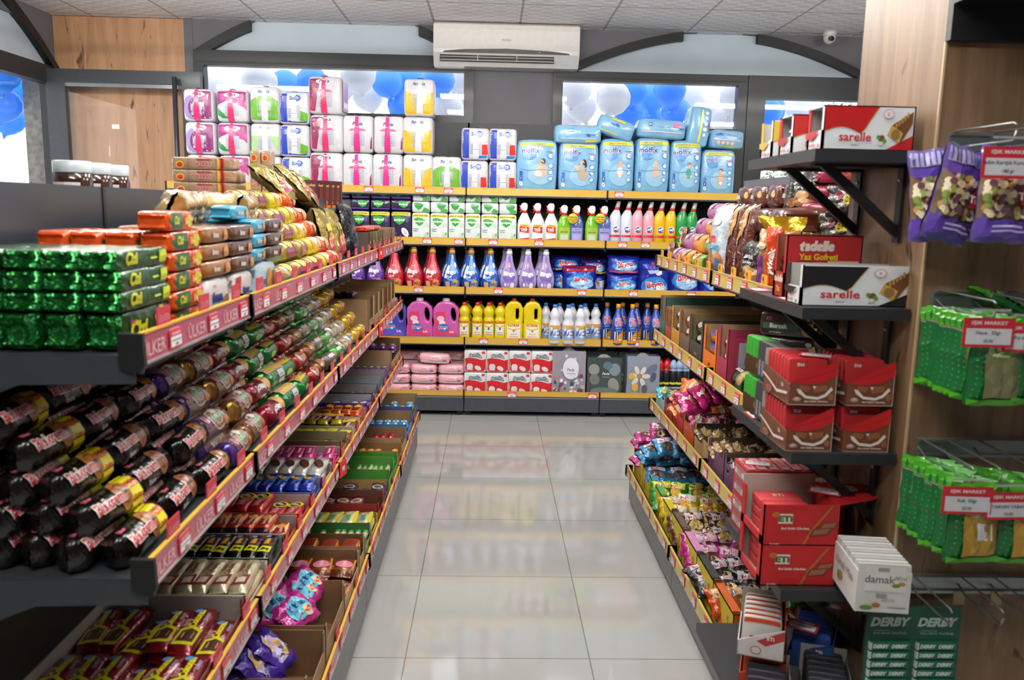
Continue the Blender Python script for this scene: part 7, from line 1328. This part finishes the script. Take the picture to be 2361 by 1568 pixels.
ptag((at(1995, 1, 1, 1.7).x*0+.80, 1.72, z3+.242), -.4, 'red and white price card on the right upper brown carton') if 0 else None
ptag((.70, 1.70, z3+.196), -.5, 'red and white price card lying on the red tablets of the left upper carton')
def P_dam():
    w, d, h = .104, .15, .1; q = MB(); wm = card('#d4d4d0'); q.box(-w/2, w/2, -d/2, d/2, 0, h*.86, wm)
    for i in range(10): y = -d/2+d*i/10; q.prism([(y, h*.84), (y+d/10*.9, h*.84), (y+d/10*.75, h*1.0), (y+.002, h*1.0)], 0, -w/2+.002, w/2-.002, card('#d8d8d4' if i % 2 else '#c0c0bc'))
    q.art(planeF(-d/2), w, h, [('r', -.35, .45, .4, .98, '#e0e0dc'), ('r', -.13, .86, .08, .94, '#9a9a90'), ('t', 'damak', -.08, .7, .22, '#4a5a4a', dict(bold=.01)), ('t', 'Mini', .3, .74, .14, '#a8a8a0', dict(shear=.3)), ('e', .22, .58, .08, .04, '#5a8a2a'), ('e', .32, .62, .07, .04, '#b87a3a'), ('r', -.35, .43, .4, .435, '#a8a8a4'), ('e', -.3, .1, .12, .05, '#5a8a2a'), ('e', -.12, .16, .08, .05, '#9a6a2a'), ('r', -.13, .32, .06, .4, '#9a9a90'), ('t', 'damak', .1, .28, .1, '#b0b0a8'), ('r', .1, .12, .42, .14, '#8a8a88')])
    G = lambda u, v, off=0: (-w/2-off, -u, v); q.art(G, d, h, [('t', 'damak Mini', .0, .6, .24, '#5a5a54', dict(bold=.0)), ('e', -.2, .3, .06, .1, '#5a8a2a'), ('e', -.12, .34, .06, .1, '#a8803a')]); return q.obj('chocolate_box')
p0 = at(1988, 1300, 1, 1.45); p1 = at(2092, 1300, 1, 1.45)
put('dam', P_dam, (.80, 1.578, .668), -.12, 'white box of mini chocolates held out beside the red cartons', 'carton', None)
q = MB(); q.box(.77, .85, 1.53, 1.65, .65, .667, BS); q.box(.77, .85, 1.632, 1.65, .648, .652, BLK); tag(q.obj('bracket_ledge'), 'small black ledge under the white chocolate box', 'shelf')
# lowest wall shelf goods
z5 = .346
def P_wed(c1, c2):
    def mk():
        w, d, h = .1, .14, .1; q = MB(); t = .002; q.box(-w/2, w/2, -d/2, d/2, 0, t, card('#8a8a88')); q.prism([(-w/2, 0), (w/2, 0), (w/2, h*.75), (-w/2, h*.35)], 1, -d/2, -d/2+t, card(c1)); q.box(w/2-t, w/2, -d/2, d/2, 0, h*.8, card(c2)); q.box(-w/2, w/2, d/2-t, d/2, 0, h, card('#9a948c')); q.box(-w/2, -w/2+t, -d/2, d/2, 0, h*.35, card(c1))
        q.art(planeF(-d/2), w, h, [('p', [(-.1, .4), (.49, .72), (.49, .5), (.1, .3)], c2), ('t', 'ETi', .2, .5, .12, '#e8d8d0', dict(bold=.04)), ('e', -.1, .18, .12, .1, '#b84a4a'), ('e', -.1, .18, .1, .08, c1)]); return q.obj('chocolate_carton')
    return mk
def bars5(key, c, top, x, y, z, n, lab, cart, c1, c2, rz=-.35):
    put('wd'+key, P_wed(c1, c2), (x, y, z), rz, cart, 'carton', 'slanted cartons on lowest wall shelf')
    k = P_block('w5'+key, .085, .085, .014, card(c), [('r', -.5, .86, .5, 1, top), ('r', -.3, .2, .3, .5, top)], fin=False, e=10, amp=0, name='chocolate_tablet')
    for i in range(n): yy = -.058+.118*i/max(1, n-1); put(k[0], k[1], (x-yy*math.sin(rz)*1, y+yy*math.cos(rz), z+.003), rz, '%s, %s from the front' % (lab, ORD[i]), 'chocolate', lab+'s', rx=-.15)
bars5('a', '#cdc8c2', '#c8401f', at(1758, 1430, 1, 1.74).x, 1.74, z5+.122, 6, 'white and orange chocolate tablet on end', 'white and red slanted carton on an orange one', '#cfcac8', '#a81c24')
bars5('b', '#c8401f', '#c85a2a', at(1768, 1500, 1, 1.74).x, 1.76, z5+.03, 9, 'orange-red chocolate tablet in the lower carton', 'orange slanted carton holding up the white one', '#b8381c', '#a81c24')
bars5('c', '#1c3a8a', '#2a50a8', at(1878, 1450, 1, 1.8).x, 1.80, z5+.055, 7, 'blue chocolate tablet', 'blue-sided slanted carton on the lowest wall shelf', '#1c3a6a', '#24508a', -.5)
for i in range(7): put('grb', P_bar('x', .08, .02, .016, '#3a8a28', [('r', -.3, -.3, .3, .3, '#8ac06a')])[1], (at(1825+11*i, 1410, 1, 1.9).x, 1.9, z5+.14+.012*(i % 2)), PI/2-.3, 'slim bright green bar behind the blue tablets, %s from left' % ORD[i], 'chocolate bar', 'slim green bars')
bars5('d', '#232228', '#3a3a44', at(1770, 1540, 1, 1.655).x, 1.655, z5+.01, 5, 'black foil chocolate tablet at the left', 'grey slanted carton of black tablets, left', '#3a3a3e', '#8a8884', -.3)
bars5('e', '#1e1e24', '#34343c', at(1905, 1540, 1, 1.665).x, 1.665, z5+.02, 6, 'black foil chocolate tablet at the right', 'grey slanted carton of black tablets, right', '#2a2a2e', '#6a6864', -.3)
ptag((at(1850, 1455, 1, 1.74).x, 1.74, z5+.165), -.6, 'red and white price card standing on the blue carton')
# ================================================================== HOOK RAILS ON THE PILLAR FRONT
YP = 1.61; STL = mat('#9aa09e', .3, .8)
def rail(z, xs, lab, hs):
    r = empty('hook_rail', (0, YP, z)); q = MB(); q.box(.882 if z > .7 else .84, 1.6, -.012, 0, -.018, .018, STL); q.box(.882 if z > .7 else .84, 1.6, -.018, -.012, .012, .018, STL); q.box(.882 if z > .7 else .84, 1.6, -.018, -.012, -.018, -.012, STL); q.obj('rail_bar', r)
    for x, L in zip(xs, hs):
        for dx in (0,): q = MB(); q.tube([(x, -.012, .0), (x, -.04, -.012), (x, -L, -.012), (x, -L-.006, .004)], .0022, STL, 6); q.tube([(x, -.012, .012), (x, -.02, .02), (x, -L+.004, .018), (x, -L-.004, .014)], .002, STL, 6); q.obj('hook', r)
    tag(r, lab, 'hook rail', 'hook rails')
rail(1.593, (.89, .965, 1.03), 'steel hook rail with nut bags at the top of the pillar front', (.2, .14, .22)); rail(1.287, (.89, .965, 1.03), 'steel hook rail with green spice bags, second from top', (.2, .2, .2))
rail(.982, (.885, .935, 1.0), 'steel hook rail with mustard spice bags, third from top', (.2, .2, .2)); rail(.684, (.9, 1.0, 1.07), 'steel hook rail with razor card, lowest', (.16, .16, .16))
NUT = [('r', -.5, .25, .5, .72, '#7a6248'), ('p', [(-.47, .03), (.47, .03), (.47, .25), (-.47, .25)], '#5a3fa0'), ('p', [(-.47, .97), (.47, .97), (.47, .82), (-.47, .82)], '#a8a4c8')]+[('r', -.44+.09*i, .83, -.41+.09*i, .97, '#4a3a8a') for i in range(10)]+[('r', -.47, .7, .47, .8, '#5a3fa0')]
rn = random.Random(9)
for i in range(110): NUT.append(('e', rn.uniform(-.43, .43), rn.uniform(.28, .69), rn.uniform(.05, .085), rn.uniform(.028, .048), rn.choice(['#d8c8a0', '#c8b080', '#e4dac0', '#b8905a', '#8aa04a', '#5a3a4a', '#e0d4b0']), 8, rn.uniform(0, 3)))
NUT = [a for a in NUT if not (a[0] == 'e' and a[1] > .06 and .37 < a[2] < .61)]+[('r', .12, .4, .45, .58, '#c02030'), ('t', 'Tadım', .28, .49, .1, '#f0e0e0', dict(bold=.04)), ('r', -.3, .12, .3, .14, '#c8c0e8'), ('r', -.3, .17, .2, .19, '#c8c0e8')]
kn = P_bag('nut', .105, .17, .032, mat('#6a58a0', .14, .1, .9, .8, 22), NUT, 'nut_bag', amp=.003, pw=3)
for i, (x, y, rz, rx) in enumerate([(at(2185, 450, 1, 1.49).x, 1.49, .3, .05), (at(2180, 450, 1, 1.53).x, 1.53, -.2, 0), (at(2215, 450, 1, 1.57).x, 1.57, .1, 0), (at(2325, 450, 1, 1.45).x, 1.45, -.1, 0), (at(2330, 450, 1, 1.5).x, 1.5, .1, 0), (at(2320, 450, 1, 1.55).x, 1.55, 0, 0)]):
    put('nut', kn[1], (x-.005, y, 1.405), rz, 'purple mixed nut bag hanging on the top rail, %s of the %s hook' % (['front one', 'second', 'back one'][i % 3], ['left', 'right'][i//3]), 'nuts', 'purple nut bags', rx=rx, ry=(.22, -.1, .05, .02, -.05, .06)[i])
def SPC(fill, txt=''): A = [('r', -.5, .84, .5, 1, '#47a314'), ('r', -.5, .81, .5, .835, '#8a7a70'), ('r', -.5, .03, .5, .81, '#0f5f2f'), ('r', -.5, 0, .5, .08, '#47a314'), ('e', .02, .68, .32, .1, '#c0cfa0'), ('e', .02, .68, .27, .075, '#5ab028'), ('t', 'Doğanay', .02, .68, .06, '#e8f0e0', dict(bold=.04)), ('e', .36, .2, .09, .08, '#c8c8cc')]+[('e', -.42+.1*(k % 9), .12+.07*(k//9), .018, .014, '#2f8f34', 6) for k in range(90) if not (-.3 < -.42+.1*(k % 9) < .44 and .1 < .12+.07*(k//9) < .8)]; return A[:3]+A[7:]+[('p', [(-.24, .1), (.46, .1), (.44, .66), (-.32, .66)], fill)]+A[3:7]
for kk, fill, zb, xs, nm in (('spA', '#7a7a54', 1.118, (at(2290, 830, 1, 1.42).x, at(2390, 830, 1, 1.42).x), 'green spice bag with dried mint'), ('spB', '#b08a2a', .815, (at(2235, 1230, 1, 1.42).x, at(2355, 1230, 1, 1.42).x), 'green spice bag with mustard powder')):
    k = P_bag(kk, .1, .155, .02, mat('#1a6a34', .15, 0, .8, .4, 30), SPC(fill)+([('r', -.02, .3, .3, .52, '#e0e0e4')]+[('r', .05+.03*j, .42, .06+.03*j, .5, '#3a3a3a') for j in range(6)] if kk == 'spB' else []), 'spice_bag', amp=.003, pw=3, back='#3fae1c')
    for h_, x in enumerate(xs):
        for i in range(8 if h_ == 0 else 5):
            put(kk, k[1], (x-.0*i+random.uniform(-.003, .003), 1.42+.022*i, zb+random.uniform(-.002, .004)), random.uniform(-.1, .1)-(.5 if i > 0 else .0), '%s, %s from the front on the %s hook' % (nm, ORD[i], ['left', 'right'][h_]), 'spices', nm+'s', rx=.03)
k = KIND['spA']
put('spA', None, (1.07, 1.52, 1.24), 1.2, 'green bag lying slanted above the second hook rail', 'spices', None, rx=-1.1)
def hcard(t2):
    def mk():
        w, h = .09, .052; q = MB(); q.box(-w/2, w/2, -.001, 0, -h, 0, card('#c02430')); F = planeF(-.001); q.rect(F, -w*.44, -h*.9, w*.44, -h*.36, card('#d4d4da')); q.text(F, 'IŞIK MARKET', 0, -h*.18, .008, card('#f0d8da'), bold=.03, w=w*.7); q.text(F, t2[0], 0, -h*.52, .009, ink('#4a4a54')); q.text(F, t2[1], 0, -h*.78, .008, ink('#4a4a54'))
        q.box(-.035, .035, -.004, .002, 0, .018, glassmat('clear_holder')); q.box(-.032, .032, -.005, -.004, .012, .016, mat('#d8dcdc', .1, .5)); return q.obj('price_card')
    return mk
for i, (px, py, y, t2, l) in enumerate([(2330, 338, 1.36, ('Tadım Karışık Kuruyemiş', '180 gr'), 'on the top hook rail'), (2283, 733, 1.385, ('Nane   50gr.', '20.00'), 'left on the second hook rail'), (2375, 745, 1.39, ('Pul biber 70gr', '25.00'), 'right on the second hook rail, cut by the frame'), (2233, 1122, 1.39, ('Kek. 50gr', '25.00'), 'left on the third hook rail'), (2330, 1135, 1.39, ('TARHIN YABANI', '16.00'), 'right on the third hook rail')]):
    p = at(px, py, 1, y); put('hc%d' % i, hcard(t2), (p.x, y, p.z), random.uniform(-.05, .05), 'red-bordered hanging price card '+l, 'price card', 'hanging price cards')
# razor card
def P_raz():
    w, h = .2, .28; q = MB(); gm = card('#14503c'); hole = []
    q.box(-w/2, w/2, 0, .002, -h, 0, gm); F = planeF(0)
    for sx in (-.25, .25):
        q.text(F, 'DERBY', sx*w, -.035, .026, ink('#b8ccc0'), bold=.05, shear=.25); q.rect(F, (sx-.17)*w, -.055, (sx)*w, -.0535, ink('#8aa89c')); q.text(F, 'Krem Sabunlu Tıraş Bıçağı', sx*w, -.06, .006, ink('#9ab4a8'), w=.07)
    q.rect(F, .03, -.012, .07, -.006, ink('#0c3024'))
    o = q.obj('razor_card')
    for r_ in range(9):
        for c in range(2):
            t = MB(); x = (-.25, .25)[c]*w; zt = -.078-.0205*r_; t.prism([(x-.042, zt), (x+.042, zt), (x+.042, zt-.016), (x-.042, zt-.016)], 1, -.008, 0, card('#1f6a50')); t.box(x-.043, x-.039, -.0085, 0, zt-.016, zt, card('#c8d4cc'))
            G = planeF(-.008)
            for k in (-1, 1): t.text(G, 'DERBY', x+k*.0195, zt-.008, .0105, ink('#dfeae4'), bold=.06, shear=.2)
            t.obj('blade_pack', o)
    return o
p = at(2112, 1398, 1, 1.575); put('raz', P_raz, (p.x, 1.575, p.z), 0, 'green hanging card of small razor blade packs on the lowest hook rail', 'razor blades', None)
q = MB(); q.box(.86, 1.7, 1.36, YP, 1.845, 1.88, BLK); q.box(.86, 1.7, YP-.02, YP, 1.78, 1.845, BLK); tag(q.obj('header_shelf'), 'black shelf board across the top of the pillar front, cut by the frame', 'shelf')
for i, x in enumerate((1.0, 1.08)):
    q = MB(); q.box(-.012, .012, 0, .001, -.03, 0, card('#a89a78')); o = q.obj('paper_tag'); o.location = (x, YP-.02, .672); tag(o, 'small tan paper tag under the lowest hook rail, %s' % ['left', 'right'][i], 'tag', 'tan paper tags')
